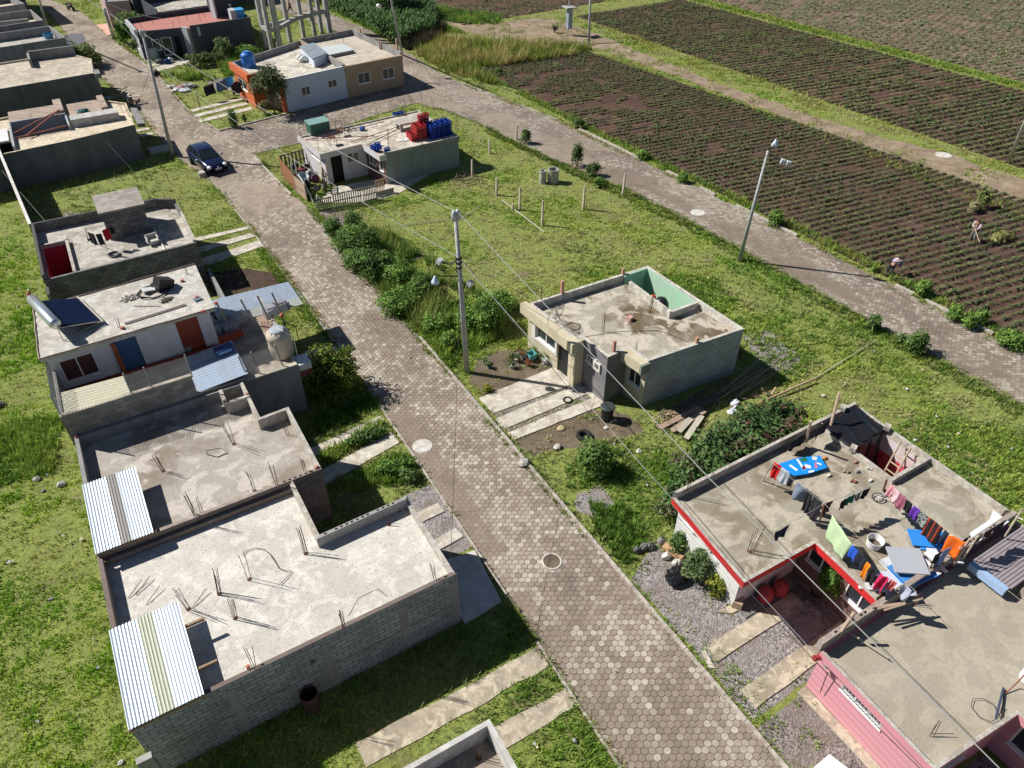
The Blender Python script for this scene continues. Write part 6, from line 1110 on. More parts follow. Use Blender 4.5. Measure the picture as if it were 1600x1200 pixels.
cloth((1476, 827), (1483, 833), .5, (.015, .02, .04), 'small dark cloth beside the orange towel', 28)
cloth((1485, 834), (1509, 848), .72, (.85, .16, .01), 'orange printed towel at the front end of the second laundry line', 29, mat=patches('orange_print', [(.75, .1, .01), (.8, .16, .01), (.78, .13, .01), (.7, .5, .4), (.55, .02, .02)], 5))
cloth((1462, 866), (1472, 862), .5, (.015, .015, .02), 'black garment hanging over the block parapet', 30, z=3.75); cloth((1474, 861), (1487, 854), .75, (.2, .27, .5), 'light blue garment hanging over the block parapet', 31, z=3.85)
cloth((1530, 836), (1540, 829), .5, (.3, .3, .32), 'black and white bundle at the left of the right hand line', 32, mat=patches('bw_bundle', [(.02, .02, .02), (.5, .5, .52), (.02, .02, .02)], 6)); cloth((1541, 829), (1555, 822), .4, (.07, .02, .02), 'dark red and grey garment on the right hand line', 33); cloth((1556, 821), (1572, 812), .45, (.02, .02, .03), 'black garment at the right end of the right hand line', 34)
cloth((1277, 672), (1297, 655), .45, (.015, .015, .03), 'navy garment tied to the tall post on the rear parapet', 35, z=3.7); cloth((1237, 690), (1259, 677), .45, (.02, .018, .02), 'black garment draped between the rear parapet posts', 36, z=3.45)
x, y = g(1390, 700, 2.72)
for i, (cx, cy, sx, sy, rz, c, z, lab) in enumerate(((1450, 842, 1.25, .75, -.65, (.03, .22, .62), .1, 'bright blue board under the striped blanket'), (1458, 852, 1.0, .5, -.65, (.04, .26, .66), .04, 'lower bright blue board under the striped blanket'), (1490, 850, .7, .5, -.65, (.03, .22, .62), .12, 'bright blue board end behind the orange towel'), (1470, 866, .9, .45, -.65, (.62, .63, .66), .03, 'white board in front of the orange towel'), (1484, 872, .8, .4, -.65, (.6, .6, .63), .06, 'second white board in front of the orange towel'), (1428, 892, 1.5, .95, -.15, (.03, .22, .6), .1, 'blue board beneath the grey panel'), (1418, 876, 1.15, 1.1, -.62, (.37, .39, .42), .3, 'flat grey square panel on the front of the laundry roof'), (1402, 893, .5, 1.2, -.1, (.55, .57, .6), .02, 'white board left of the grey panel'), (1452, 882, .14, .9, -.1, (.72, .72, .72), .16, 'narrow white slat right of the grey panel'), (1462, 878, .14, .9, -.1, (.7, .7, .7), .16, 'second narrow white slat right of the grey panel'), (1400, 912, 1.0, 1.0, -.5, (.5, .53, .62), .04, 'large white board under the crimson garment'), (1382, 922, .12, 1.7, .92, (.66, .66, .66), .04, 'long white slat at the front edge of the laundry roof'), (1390, 917, .12, 1.6, .92, (.6, .6, .6), .08, 'second long white slat at the front edge of the laundry roof'))):
    x, y = g(cx, cy, RZ + z); m = MB(); m.obox((x, y, RZ + z), (sx, sy, .05 if i != 6 else .06), rz, rx=.03 * (i % 2)); single('board', m, plain('roof_board_%d' % i, c, .5, 0, .08, 3), lab, 'board')
m = MB(); m.prism([g(a, b, 3.0) for a, b in ((1516, 832), (1519, 845), (1520, 852), (1577, 815), (1552, 797), (1546, 812))], 2.96, 3.0); single('white_sheet', m, plain('white_panel_b', (.66, .67, .7), .5, 0, .06), 'large white notched sheet lying at the right end of the laundry roof', 'sheet')
# blue printed board: cloth like patches laid as thin shapes
x, y = g(1254, 729, RZ + .15); t = thing('display_board', 'bright blue board with white, red and green printed shapes lying on the laundry roof', 'board', (x, y, RZ)); m = MB(); q = [g(1218, 724, RZ + .2), g(1245, 715, RZ + .2), g(1281, 711, RZ + .2), g(1292, 732, RZ + .12), g(1262, 742, RZ + .1), g(1235, 746, RZ + .1)][::-1]; m.prism(q, RZ + .12, RZ + .18); part('panel', m, plain('sky_blue_board', (.01, .24, .72), .5, 0, .06, 2), t)
for (px, py, pts, c, nm) in ((1244, 725, [(0, -8), (3, -8), (14, 8), (11, 10)], (.75, .75, .75), 'white_bar'), (1256, 719, [(-7, -2), (3, -5), (7, 1), (-3, 3)], (.02, .14, .08), 'green_patch'), (1238, 732, [(-6, -5), (-2, -6), (9, 2), (6, 4)], (.7, .75, .8), 'white_mark'), (1256, 731, [(-3, -2), (2, -3), (3, 2), (-2, 3)], (.6, .02, .04), 'red_dot'), (1262, 729, [(-5, -4), (4, -2), (6, 3), (-3, 2)], (.7, .68, .7), 'white_mark'), (1273, 716, [(-4, -3), (4, -2), (3, 3), (-4, 2)], (.65, .6, .5), 'cream_patch'), (1274, 728, [(-1, -6), (1, -6), (4, 3), (-1, 4)], (.55, .15, .25), 'pink_mark'), (1282, 724, [(-6, -2), (2, 1), (1, 3), (-6, 0)], (.7, .72, .76), 'white_mark'), (1266, 737, [(-3, -1), (6, -3), (6, 0), (-2, 2)], (.7, .7, .74), 'white_mark')):
    m = MB(); m.add([(*g(px + a, py + b, RZ + .184), RZ + .184) for a, b in pts], [(3, 2, 1, 0)] if False else [(0, 1, 2, 3)]); part(nm, m, plain(nm + '_%d' % int(c[0] * 100), c, .6, 0, .05), t)
x, y = g(1364, 853, RZ); t = thing('bucket', 'white round tub with dark residue on the laundry roof', 'bucket', (x, y, RZ)); m = MB(); m.lathe((x, y, RZ), [(.24, 0), (.3, .36), (.28, .36), (.23, .04)], 22, capt=False); part('tub', m, M_alu, t); m = MB(); m.lathe((x, y, RZ + .06), [(.24, 0), (.245, .05)], 20); part('residue', m, M_yard, t)
x, y = g(1365, 777, RZ); t = thing('childs_bicycle', 'small white bicycle lying on its side on the laundry roof', 'bicycle', (x, y, RZ)); w1 = g(1372, 777, RZ + .1); w2 = g(1410, 785, RZ + .1)
for q in (w1, w2):
    m = MB(); n = 22; vs = []
    for i in range(n):
        for j in range(6): a, b = 2 * math.pi * i / n, 2 * math.pi * j / 6; rr = .2 + .022 * math.cos(b); vs.append((q[0] + rr * math.cos(a), q[1] + rr * math.sin(a), RZ + .1 + .022 * math.sin(b) + .04 * math.cos(a)))
    m.add(vs, [(i * 6 + j, ((i + 1) % n) * 6 + j, ((i + 1) % n) * 6 + (j + 1) % 6, i * 6 + (j + 1) % 6) for i in range(n) for j in range(6)]); wh = part('wheel', m, plain('bike_tyre', (.06, .06, .06)), t); m = MB()
    for k in range(8): a = k * .785; m.tube((q[0], q[1], RZ + .1), (q[0] + .2 * math.cos(a), q[1] + .2 * math.sin(a), RZ + .1 + .04 * math.cos(a)), .005, n=3)
    part('spokes', m, M_alu, wh)
m = MB(); a, b = Vector((*w1, RZ + .12)), Vector((*w2, RZ + .12)); s_ = (b - a); n_ = Vector((-s_.y, s_.x, 0)).normalized(); m.path([a, a + s_ * .35 + n_ * .3, a + s_ * .85 + n_ * .28, b], .018); m.path([a + s_ * .35 + n_ * .3, a + s_ * .5 - n_ * .02, a + s_ * .85 + n_ * .28], .018); m.tube(a, a + s_ * .5 - n_ * .02, .015); m.tube(a + s_ * .8 + n_ * .45 + Vector((0, 0, .2)), a + s_ * .9 + n_ * .4 - Vector((0, 0, .0)), .012); part('frame', m, M_alu, t); m = MB(); m.obox(a + s_ * .33 + n_ * .38, (.18, .1, .05), .4); part('saddle', m, M_blkplastic, t)
for i, (px, py, c, lab) in enumerate(((1320, 737, (.3, .25, .2), 'pair of brown and white shoes nearest the printed board'), (1337, 723, (.35, .2, .12), 'brown sandal highest on the laundry roof'), (1340, 738, (.15, .16, .17), 'dark grey shoe in the row on the laundry roof'), (1357, 732, (.45, .45, .45), 'grey slippers nearest the red courtyard'), (1295, 744, (.7, .66, .6), 'small white object on the roof right of the printed board'), (1360, 752, (.65, .66, .7), 'white bottle lying near the courtyard corner'), (1331, 752, (.3, .13, .09), 'brown leaf-shaped scrap below the shoes'), (1289, 717, (.5, .2, .05), 'small orange object at the corner of the printed board'))):
    x, y = g(px, py, RZ); m = MB(); m.ell((x, y, RZ + .05), (.13, .06, .05), 8, 5); m.ell((x + .05, y - .1, RZ + .05), (.1, .05, .05), 8, 5) if 'shoes' in lab or 'slippers' in lab else None; single('shoe' if i < 4 else 'small_item', m, plain('item%d' % i, c, .6), lab, 'shoe' if i < 4 else 'item')
for (px, py, n, h) in ((1172, 862, 6, 1.4),): a = g(px, py, RZ); rebar_cluster(HR, a[0], a[1], RZ, n, h, .22, .1)
a = g(1074, 768, 3.0); rebar_cluster(HR, a[0], a[1], 3.0, 3, 1.3, .1, .05, False); a = g(1170, 762, 3.0)
for i, (px, py) in enumerate(((1190, 912), (1213, 902))):
    x, y = g(px, py + 22, 0); m = MB(); m.lathe((x, y - .1, .06), [(.24, 0), (.29, .06), (.3, .42), (.27, .52), (.1, .56), (.09, .64), (.04, .65)], 9); m.sm = True; single('red_tank', m, plain('red_plastic', (.42, .06, .06), .7, 0, .3), ('red rounded plastic tank in the shaded patio, nearer the street', 'red rounded plastic tank in the shaded patio, nearer the inner wall')[i], 'tank', (x, y, .06))
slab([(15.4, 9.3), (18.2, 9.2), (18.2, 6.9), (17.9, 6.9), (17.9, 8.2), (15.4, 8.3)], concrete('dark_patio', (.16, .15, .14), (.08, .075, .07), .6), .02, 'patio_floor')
tyre(1274, 929, 'small teal ring lying on the dark patio floor', .13, .0, .04)
x, y = g(1056, 905); m = MB(); m.ell((x, y, .2), (.5, .4, .25), 14, 8, jit=.22); single('rubbish_bag', m, plain('black_film', (.015, .015, .018), .22), 'black rubbish bag on the gravel in front of the white siding', 'bag')
m = MB(); x, y = g(1145, 945); m.obox((x + .1, y - .1, .2), (.4, .35, .4), .6); single('wooden_crate', m, wood((.4, .3, .2), 'crate_wood'), 'small wooden crate at the corner of the white siding', 'crate')
m = MB(); x, y = g(1052, 864); m.obox((x, y, .1), (.35, .9, .2), .3); single('tile_step', m, plain('orange_tile', (.5, .3, .17), .7, 0, .3, 9), 'strip of orange and white paving at the end of the white siding', 'paving')
for i, (px, py) in enumerate(((1100, 870), (1108, 905), (1132, 938))): pass
# ================================================================ pink house
M_pk = siding('pink_siding', (.64, .30, .34), .3, (.5, .3, .3), .4); M_pkp = paint('pink_paint', (.62, .27, .31), (.5, .25, .25), .35, 4, .7)
fw = [(15.18, 5.85), (15.12, 1.75), (18.6, 1.45), (18.6, -2.5), (25.2, -2.5), (25.2, 5.85)]
HP = thing('pink_house', 'pink house with bare olive concrete roof at the bottom right', 'house', (20, 2, 0)); ins = inset(fw, .15)
for i in range(6):
    p, q = fw[i], fw[(i + 1) % 6]; m = MB(); wins = {0: [(1.0, 2.5, 1.45, 2.12, 3)], 2: [(.3, 1.8, .9, 2.0, 2)], 1: [(1.0, 1.9, .9, 2.0, 1)]}.get(i, [])
    wall_slab(m, p, q, ins[i], ins[(i + 1) % 6], 0, 2.29, [(a[0], a[1], a[2], a[3], .09) for a in wins], 0, 0, 0, 0); wl = part('wall', m, M_pk if i == 0 else M_pkp, HP)
    for a in wins: window(wl, p, q, *a, grille=.12 if i == 0 else None)
roofp = [(14.82, 5.78), (14.7, 1.62), (18.25, 1.38), (18.25, -2.6), (25.3, -2.6), (25.3, 5.78)]; mi_ = inset(roofp, .12); m = MB(); m.prism(mi_, 2.3, 2.42); part('roof', m, M_rp, HP); m = MB(); m.add([(p[0], p[1], 2.3) for p in roofp], [tuple(reversed(range(6)))]); part('eaves', m, M_pkp, HP)
for i in (0, 1, 2, 3, 4):
    p, q = roofp[i], roofp[(i + 1) % 6]; m = MB(); wall_slab(m, p, q, mi_[i], mi_[(i + 1) % 6], 2.3, 2.62, (), 0, 1); part('fascia', m, [M_pkp, M_cap], HP)
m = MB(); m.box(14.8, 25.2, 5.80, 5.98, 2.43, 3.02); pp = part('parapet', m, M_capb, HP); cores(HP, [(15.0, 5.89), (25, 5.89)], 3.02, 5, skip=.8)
m = MB(); m.tube((15.2, 5.8, 2.6), (15.05, 6.5, 3.6), .06)
x, y = g(1305, 1000, 2.62); X, Y = g(1335, 957, 3.75); m = MB(); m.tube((x, y, 2.62), (X, Y, 3.75), .06, n=6); single('timber_post', m, WP, 'pale pinkish timber post leaning at the rear corner of the pink house', 'post')
for (px, py, n, h) in ((1455, 1150, 3, .6), (1428, 945, 4, .5)): a = g(px, py, 2.42); rebar_cluster(HP, a[0], a[1], 2.42, n, h, .12, .35, False)
m = MB(); m.lathe((14.95, 5.45, 2.2), [(.0, -.1), (.12, -.08), (.14, .1), (.1, .14)], 12, capt=False); part('meter', m, plain('meter_dome', (.4, .4, .4), .4), HP); m = MB(); m.tube((14.95, 5.35, 1.9), (15.05, 5.3, .6), .015); part('conduit', m, M_cabled, HP)
m = MB(); m.lathe((14.86, 5.72, 2.35), [(.1, 0), (.1, .25)], 10, ax=(-1, .3, 0)); part('drain_pipe', m, plain('red_pipe_end', (.35, .04, .04)), HP)
sheetroof('clear corrugated sheet over the right part of the olive concrete roof', 22.0, 25.1, 4.0, 5.4, 2.85, 2.85, None, [plain('clear_sheet', (.30, .26, .27), .3, .1, .35, 3)], 'x', .12)
m = MB(); m.obox((21.8, 4.7, 2.78), (.22, 1.3, .3), 0); single('concrete_beam', m, plain('blue_white_beam', (.3, .42, .6), .5), 'pale blue board at the edge of the clear corrugated sheet', 'board'); m = MB(); m.box(22.4, 25.0, 3.6, 3.85, 2.43, 2.8); part('low_wall', m, M_capb, HP)
x, y = g(1604, 1064, 2.5); t = thing('gas_tank', 'white round tank with pipes at the right edge of the olive roof', 'tank', (x, y, 2.42)); m = MB(); m.lathe((x, y, 2.5), [(.0, 0), (.22, .03), (.26, .12), (.26, .7), (.22, .85), (.0, .9)], 22, capb=False, capt=False); m.sm = True; part('body', m, M_alu, t); m = MB(); m.path([(x - .9, y + .1, 2.45), (x - .5, y + .1, 2.6), (x - .35, y + .1, 3.1), (x, y, 3.5)], .02); part('pipe', m, plain('copper_pipe', (.3, .12, .08), .5, .3), t)
m = MB(); pts = [g3(a, b, 2.5) for a, b in ((1568, 1075), (1567, 1100), (1560, 1122), (1548, 1128), (1530, 1120), (1517, 1104), (1520, 1092), (1535, 1091), (1552, 1100), (1560, 1118), (1570, 1105))]; m.path(pts, .01, 5); single('hose', m, M_cabled, 'black hose looped on the olive concrete roof', 'hose')
m = MB(); m.tube(g3(1568, 1075, 2.5), g3(1556, 1122, 2.66), .035); single('pipe', m, plain('dark_blue_pipe', (.05, .06, .1), .5), 'dark pipe crossing to the edge of the olive concrete roof', 'pipe')
m = MB(); m.tube(g3(1330, 990, 2.6), g3(1388, 1028, 2.6), .035); single('timber_pole', m, wood((.4, .34, .27), 'grey_timber'), 'thin pole lying on the corner of the olive concrete roof', 'pole')
m = MB(); x, y = g(1500, 930, 2.5)
for k in range(3): m.obox((17.9 + .1 * k, 5.6 - .1 * k, 3.06 + .05 * k), (1.5, .06, .05), -.4 + .08 * k)
single('timber_scraps', m, wood((.35, .26, .2), 'scrap_wood'), 'few thin timber scraps lying over the hollow block parapet', 'timber')
m = MB(); x, y = g(1300, 1195); m.prism([g(1270, 1200, .5), g(1296, 1178, .5), g(1325, 1200, .5), g(1300, 1230, .5)], .1, .5); single('white_box', m, M_alu, 'white flat-topped box on the gravel at the bottom edge', 'box')
# ================================================================ crate house
M_wh3 = paint('whitewash', (.56, .56, .60), (.5, .4, .25), .5, 3, .9, .9)
fw = [(14.7, 56.9), (15.05, 52.6), (18.35, 52.75), (18.9, 50.3), (25.15, 50.4), (24.9, 57.2)]
HG = thing('crate_house', 'whitewashed house with grey side wall and stacks of blue and red crates on its roof', 'house', (20, 53, 0)); ins = inset(fw, .15)
for i in range(6):
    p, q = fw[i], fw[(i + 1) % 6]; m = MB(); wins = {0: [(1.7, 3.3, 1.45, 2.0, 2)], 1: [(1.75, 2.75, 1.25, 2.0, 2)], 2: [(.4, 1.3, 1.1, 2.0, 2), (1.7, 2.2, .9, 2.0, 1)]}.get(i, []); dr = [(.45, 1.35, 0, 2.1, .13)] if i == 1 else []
    wall_slab(m, p, q, ins[i], ins[(i + 1) % 6], 0, 2.25, [(a[0], a[1], a[2], a[3], .09) for a in wins] + dr, 0, 0, 0, 0); wl = part('wall', m, [M_wh3, M_wh3, M_brick, paint('green_grey_render', (.25, .285, .27), (.17, .18, .17), .6, 2, .8, .8), M_blk, M_blk][i], HG)
    for a in wins: window(wl, p, q, *a)
    if dr: door(HG, p, q, *dr[0], None, True)  # dark panel paints the unlit inside of an open doorway, no door leaf
roofp = [(14.35, 56.6), (14.62, 52.15), (18.0, 52.4), (18.25, 49.6), (18.8, 49.6), (18.8, 50.2), (25.2, 50.3), (24.95, 57.2)]; mi_ = inset(roofp, .13); m = MB(); m.prism(mi_, 2.26, 2.4); part('roof', m, concrete('crate_roof', (.48, .44, .37), (.3, .25, .19), .7, .5, 8, seed=5), HG)
for i in range(8):
    p, q = roofp[i], roofp[(i + 1) % 8]; m = MB(); wall_slab(m, p, q, mi_[i], mi_[(i + 1) % 8], 2.2, 2.62 if i < 4 else 2.5, (), 0, 1); part('cornice', m, [M_wh3 if i < 5 else M_plas, M_cap], HG)
for (px, py, n, h) in ((498, 236, 3, 1.2), (470, 212, 2, 1.5), (540, 200, 2, 1.2), (568, 192, 3, 1.3), (591, 190, 2, 1.3), (607, 232, 3, 1.6), (635, 182, 2, 1.4), (661, 170, 2, 1.4), (660, 228, 3, 1.4), (628, 212, 2, .9), (574, 217, 2, .6), (645, 175, 2, 1.2), (714, 208, 3, 1.6), (678, 175, 2, 1.3)): a = g(px, py, 2.4); rebar_cluster(HG, a[0], a[1], 2.4, n, h, .1, .06, False)
M_bc, M_rcr = plain('blue_crate_plastic', (.015, .055, .32), .6, 0, .35, 8), plain('red_crate_plastic', (.45, .04, .045), .6, 0, .35, 8)
def crate_mesh():
    m = MB(); W, D, H = .2, .15, .26
    m.box(-W, W, -D, D, 0, .015)
    for sx in (-1, 1): m.box(sx * W, sx * (W - .015), -D, D, 0, .1); m.box(sx * W, sx * (W - .015), -D, D, .19, H); m.box(sx * W, sx * (W - .015), -D, -D + .03, .1, .19); m.box(sx * W, sx * (W - .015), D - .03, D, .1, .19)
    for sy in (-1, 1): m.box(-W, W, sy * D, sy * (D - .015), 0, .09); m.box(-W, W, sy * D, sy * (D - .015), .2, H); [m.box(k * .13 - .015, k * .13 + .015, sy * D, sy * (D - .015), .09, .2) for k in (-1.42, -.5, .5, 1.42)]
    for k in (-1, 0, 1): m.box(k * .1 - .006, k * .1 + .006, -D, D, .02, .14)
    for k in (-.5, .5): m.box(-W, W, k * .1 - .006, k * .1 + .006, .02, .14)
    return m
CM = crate_mesh(); mb_ = mkmesh('bottle_crate', CM, M_bc); mr_ = mkmesh('bottle_crate', CM, M_rcr); cn = [0]
def crate(x, y, z, rz, red, label, group):
    o = bpy.data.objects.new('bottle_crate', mr_ if red else mb_); COL.objects.link(o); o.location = (x, y, z); o.rotation_euler = (0, 0, rz); WO[o.name] = Vector((x, y, z)); props(o, label, 'crate', group); cn[0] += 1
bx, by = g(674, 219, 2.4)
bx += .25; by += .2
for i in range(4):
    for j in range(3):
        for k in range(4):
            if k == 3 and j == 1 and i in (0, 2): continue
            crate(bx + i * .47, by + j * .36 + .03 * i, 2.41 + k * .275, .06 + random.uniform(-.02, .02), False, 'blue bottle crate in the big block at the right corner of the roof', 'blue crates stacked at the roof corner')
for i in range(3):
    for j in range(3):
        for k in range((2, 4, 4)[i]): crate(bx - 1.5 + i * .45, by + .35 + j * .36, 2.41 + k * .275, .04, True, 'red bottle crate in the block of red crates beside the blue ones', 'red crates stacked beside the blue ones')
for i in range(2):
    for k in range(2): crate(bx - .45 + i * .45, by + 1.1, 3.5 + k * .275 if False else 3.51 + k * .275, .1, True, 'red bottle crate in the top layers of the red stack', 'red crates on top of the stack')
    for k in range(4): crate(bx - .45 + i * .45, by + 1.1, 2.41 + k * .275, .1, True, 'red bottle crate in the rear column under the top layers', 'red crates in the rear column')
for k, (px, py, z, a) in enumerate(((583, 232, 0, .1), (590, 228, 0, .3), (588, 236, 0, .2), (586, 231, .28, .4), (592, 233, .28, 0), (605, 236, 0, .5))):
    x, y = g(px, py, 2.4 + z); crate(x, y, 2.41 + z, a, False, 'blue bottle crate in the small tumbled heap at the front of the crate roof', 'blue crates heaped at the roof front')
for k in range(3): x, y = g(618 + 5 * k, 181 - k, 2.4); crate(x, y, 2.41, .2 * k, False, 'blue bottle crate in the row behind the grey stone slab', 'blue crates behind the slab')
x, y = g(640, 190, 2.9); t = thing('stone_table', 'pale slab propped on blocks on the crate roof', 'slab', (x, y, 2.4)); m = MB(); m.obox((x, y, 2.95), (2.3, 1.2, .14), .05, ry=.06); part('top', m, M_cap, t)
for dx, dy in ((-.9, -.4), (.9, -.4), (-.9, .4), (.9, .4)): m = MB(); m.box(x + dx - .1, x + dx + .1, y + dy - .1, y + dy + .1, 2.4, 2.9); part('leg', m, M_plas, t)
for i, (p0, p1, c, lab) in enumerate((((477, 219), (600, 190), (.3, .12, .08), 'long rusty rod lying on the left half of the crate roof'), ((548, 222), (628, 196), (.32, .14, .09), 'rusty rod crossing the middle of the crate roof'), ((573, 227), (628, 198), (.06, .05, .05), 'dark beam lying across the middle of the crate roof'), ((478, 218), (585, 212), (.3, .1, .07), 'long red rod along the front left of the crate roof'))): m = MB(); m.tube(g3(*p0, 2.5), g3(*p1, 2.62), .03, n=5); single('rod', m, plain('rod%d' % i, c, .7), lab, 'rod')
for i, (px, py) in enumerate(((520, 226), (533, 212))):
    x, y = g(px, py, 2.4); t = thing('chair_frame', ('rusty chair-like frame at the front left of the crate roof', 'second rusty chair-like frame behind the first on the crate roof')[i], 'frame', (x, y, 2.4)); m = MB()
    for dx in (-.25, .25):
        for dy in (-.25, .25): m.tube((x + dx, y + dy, 2.4), (x + dx, y + dy, 2.4 + (1.1 if dy > 0 else .55)), .02)
    m.tube((x - .25, y + .25, 3.5), (x + .25, y + .25, 3.5), .02); m.obox((x, y, 2.95), (.55, .55, .04)); part('frame', m, M_rebar, t)
x, y = g(498, 205, 2.5); t = thing('metal_bin', 'green metal box bin on the back left of the crate roof', 'bin', (x, y, 2.4)); m = MB(); m.obox((x, y, 2.9), (1.6, .9, .8), .08); part('body', m, plain('dark_green_metal', (.04, .12, .09), .5), t); m = MB(); m.obox((x, y, 3.32), (1.7, 1.0, .06), .08, rx=.1); part('lid', m, plain('teal_lid', (.2, .33, .3), .5), t)
pile(*g(545, 203, 2.4), 2.4, .8, .25, M_blkplastic, 'heap of dark junk beside the green metal bin', 'junk', 40); x, y = g(555, 206, 2.4); m = MB(); m.ell((x + .6, y, 2.55), (.25, .2, .18), 9, 6, jit=.2); single('plastic_bag', m, plain('royal_blue_bag', (.03, .08, .3), .5), 'blue and white bag on the crate roof behind the rods', 'bag')
x, y = g(632, 218, 2.42); m = MB(); m.ell((x, y, 2.44), (.7, .35, .05), 12, 5, jit=.3); single('sacking', m, plain('white_sack', (.62, .6, .56), .9), 'white sacking lying in the middle of the crate roof', 'sack')
# yard: brown sheet fence, frames, pallets, junk
M_rust = plain('rusty_sheet', (.26, .12, .06), .8, .1, .4, 3, .3)
def fence_panel(name, a, b, h, mat, label, cat='fence', slats=0, mat2=None, lean=0):
    t = thing(name, label, cat, (a[0], a[1], 0)); L = math.hypot(b[0] - a[0], b[1] - a[1]); an = math.atan2(b[1] - a[1], b[0] - a[0]); dx, dy = math.cos(an), math.sin(an)
    if not slats: m = MB(); m.obox(((a[0] + b[0]) / 2, (a[1] + b[1]) / 2, h / 2 + .05), (L, .03, h), an, rx=lean); part('panel', m, mat, t); m = MB(); [m.obox((a[0] + dx * L * f_, a[1] + dy * L * f_, h * .5), (.07, .07, h + .1), an) for f_ in (0.02, .98)]; part('post', m, mat2 or WP, t)
    else:
        n = int(L / slats)
        for k in range(n): m = MB(); s = (k + .5) / n; m.obox((a[0] + dx * L * s, a[1] + dy * L * s, h / 2 + .03), (slats * .55, .025, h * random.uniform(.94, 1.02)), an, rx=lean); part('slat', m, mat, t)
        for zz in (.08, .5, .95): m = MB(); m.obox(((a[0] + b[0]) / 2 + dy * .03, (a[1] + b[1]) / 2 - dx * .03, h * zz), (L, .03, .09), an, rx=lean); part('rail', m, mat2 or mat, t)
    return t
fence_panel('sheet_fence', (12.5, 52.6), (12.55, 56.2), 1.35, M_rust, 'rusty brown sheet fence along the street kerb of the crate house yard'); fence_panel('sheet_fence', (12.7, 50.6), (12.5, 52.5), 1.3, plain('pale_brown_sheet', (.38, .28, .2), .8, 0, .3, 3), 'pale brown sheet fence at the street corner of the crate house yard')
fence_panel('board_fence', (12.6, 56.3), (14.7, 56.6), 1.5, wood((.24, .18, .12), 'old_fence_board'), 'dark boarded rear fence of the crate house yard', 'fence', .3); fence_panel('board_fence', (14.2, 51.2), (15.1, 53.8), 1.1, wood((.14, .1, .07), 'dark_board'), 'low dark board screen inside the crate house yard', 'fence', .3)
GW = wood((.36, .33, .29), 'grey_pallet_wood'); GW2 = wood((.22, .21, .18), 'dark_pallet_wood')
fence_panel('pallet', (12.75, 48.7), (13.9, 48.55), .95, GW2, 'small dark pallet fence panel nearest the street', 'pallet', .14, GW2, .12); fence_panel('pallet', (13.95, 48.5), (16.1, 48.35), 1.15, GW, 'long pale slatted gate panel in the pallet fence', 'pallet', .16, GW, .1); fence_panel('pallet', (16.15, 48.35), (17.3, 48.4), 1.1, GW2, 'green-grey slatted panel at the house end of the pallet fence', 'pallet', .12, GW, .1)
fence_panel('pallet', (17.5, 49.2), (18.3, 49.3), 1.05, wood((.42, .3, .17), 'new_pallet'), 'yellowish pallet standing against the brick corner', 'pallet', .12, wood((.42, .3, .17), 'new_pallet'), .2); fence_panel('low_trough', (17.3, 48.6), (18.7, 48.65), .4, GW, 'low grey box trough by the yellowish pallet', 'trough')
for i, (px, py) in enumerate(((446, 262), (451, 262))): x, y = g(px, py + 25); m = MB(); m.tube((12.7 + .3 * i, 53.4, 0), (12.7 + .3 * i, 53.4, 2.0), .04); single('white_pole', m, M_alu, ('white pole standing in the crate house yard, nearer the street', 'white pole standing in the crate house yard, nearer the house')[i], 'pole')
t = thing('trestle', 'white A-shaped trestle behind the small dark pallet', 'trestle', (13.2, 49.3, 0)); m = MB(); m.tube((12.9, 49.3, 0), (13.15, 49.4, .95), .035); m.tube((13.5, 49.3, 0), (13.15, 49.4, .95), .035); m.tube((13.0, 49.33, .4), (13.4, 49.33, .4), .03); part('frame', m, M_alu, t)
t = thing('white_arch', 'bent white frame leaning on the yard fence', 'frame', (12.9, 51.5, 0)); m = MB(); m.path([(13.0, 50.1, 0), (12.95, 50.6, .6), (12.85, 51.5, 1.2), (12.8, 52.2, 1.45)], .045); part('frame', m, M_alu, t)
JC = [(.04, .04, .05), (.3, .3, .3), (.2, .05, .06), (.05, .12, .1), (.4, .38, .34), (.12, .07, .05), (.16, .05, .1), (.02, .02, .02)]
for k in range(26): x, y = random.uniform(12.9, 14.6), random.uniform(51.2, 56.0); m = MB(); m.ell((x, y, random.uniform(.2, .7)), (random.uniform(.12, .4), random.uniform(.12, .35), random.uniform(.1, .35)), 8, 5, jit=.3); single('yard_junk', m, plain('junk%d' % (k % 8), JC[k % 8], .7), 'bundle of junk piled in the yard of the crate house', 'junk', (x, y, 0), 'junk piled in the crate house yard')
x, y = 13.3, 53.0; t = thing('round_basin', 'pale blue round basin standing on the junk in the crate house yard', 'basin', (x, y, .8)); m = MB(); m.lathe((x, y, .8), [(.3, 0), (.42, .2), (.4, .2), (.28, .03)], 18, ax=(.2, -.4, 1), capt=False); part('shell', m, plain('pale_blue_plastic', (.4, .48, .5), .5), t)
t = thing('tree_branches', 'dead branches lying in the shadow beside the crate house', 'branches', (24, 48, 0)); m = MB()
for k in range(8): x, y = random.uniform(23.3, 25.2), random.uniform(46.5, 48.8); m.path([(x, y, .1), (x + random.uniform(.4, 1), y + random.uniform(-.5, .5), .35), (x + random.uniform(1, 1.8), y + random.uniform(-.9, .9), .15)], [.04, .03, .01], 5)
part('branch', m, wood((.2, .15, .11), 'dead_wood'), t)
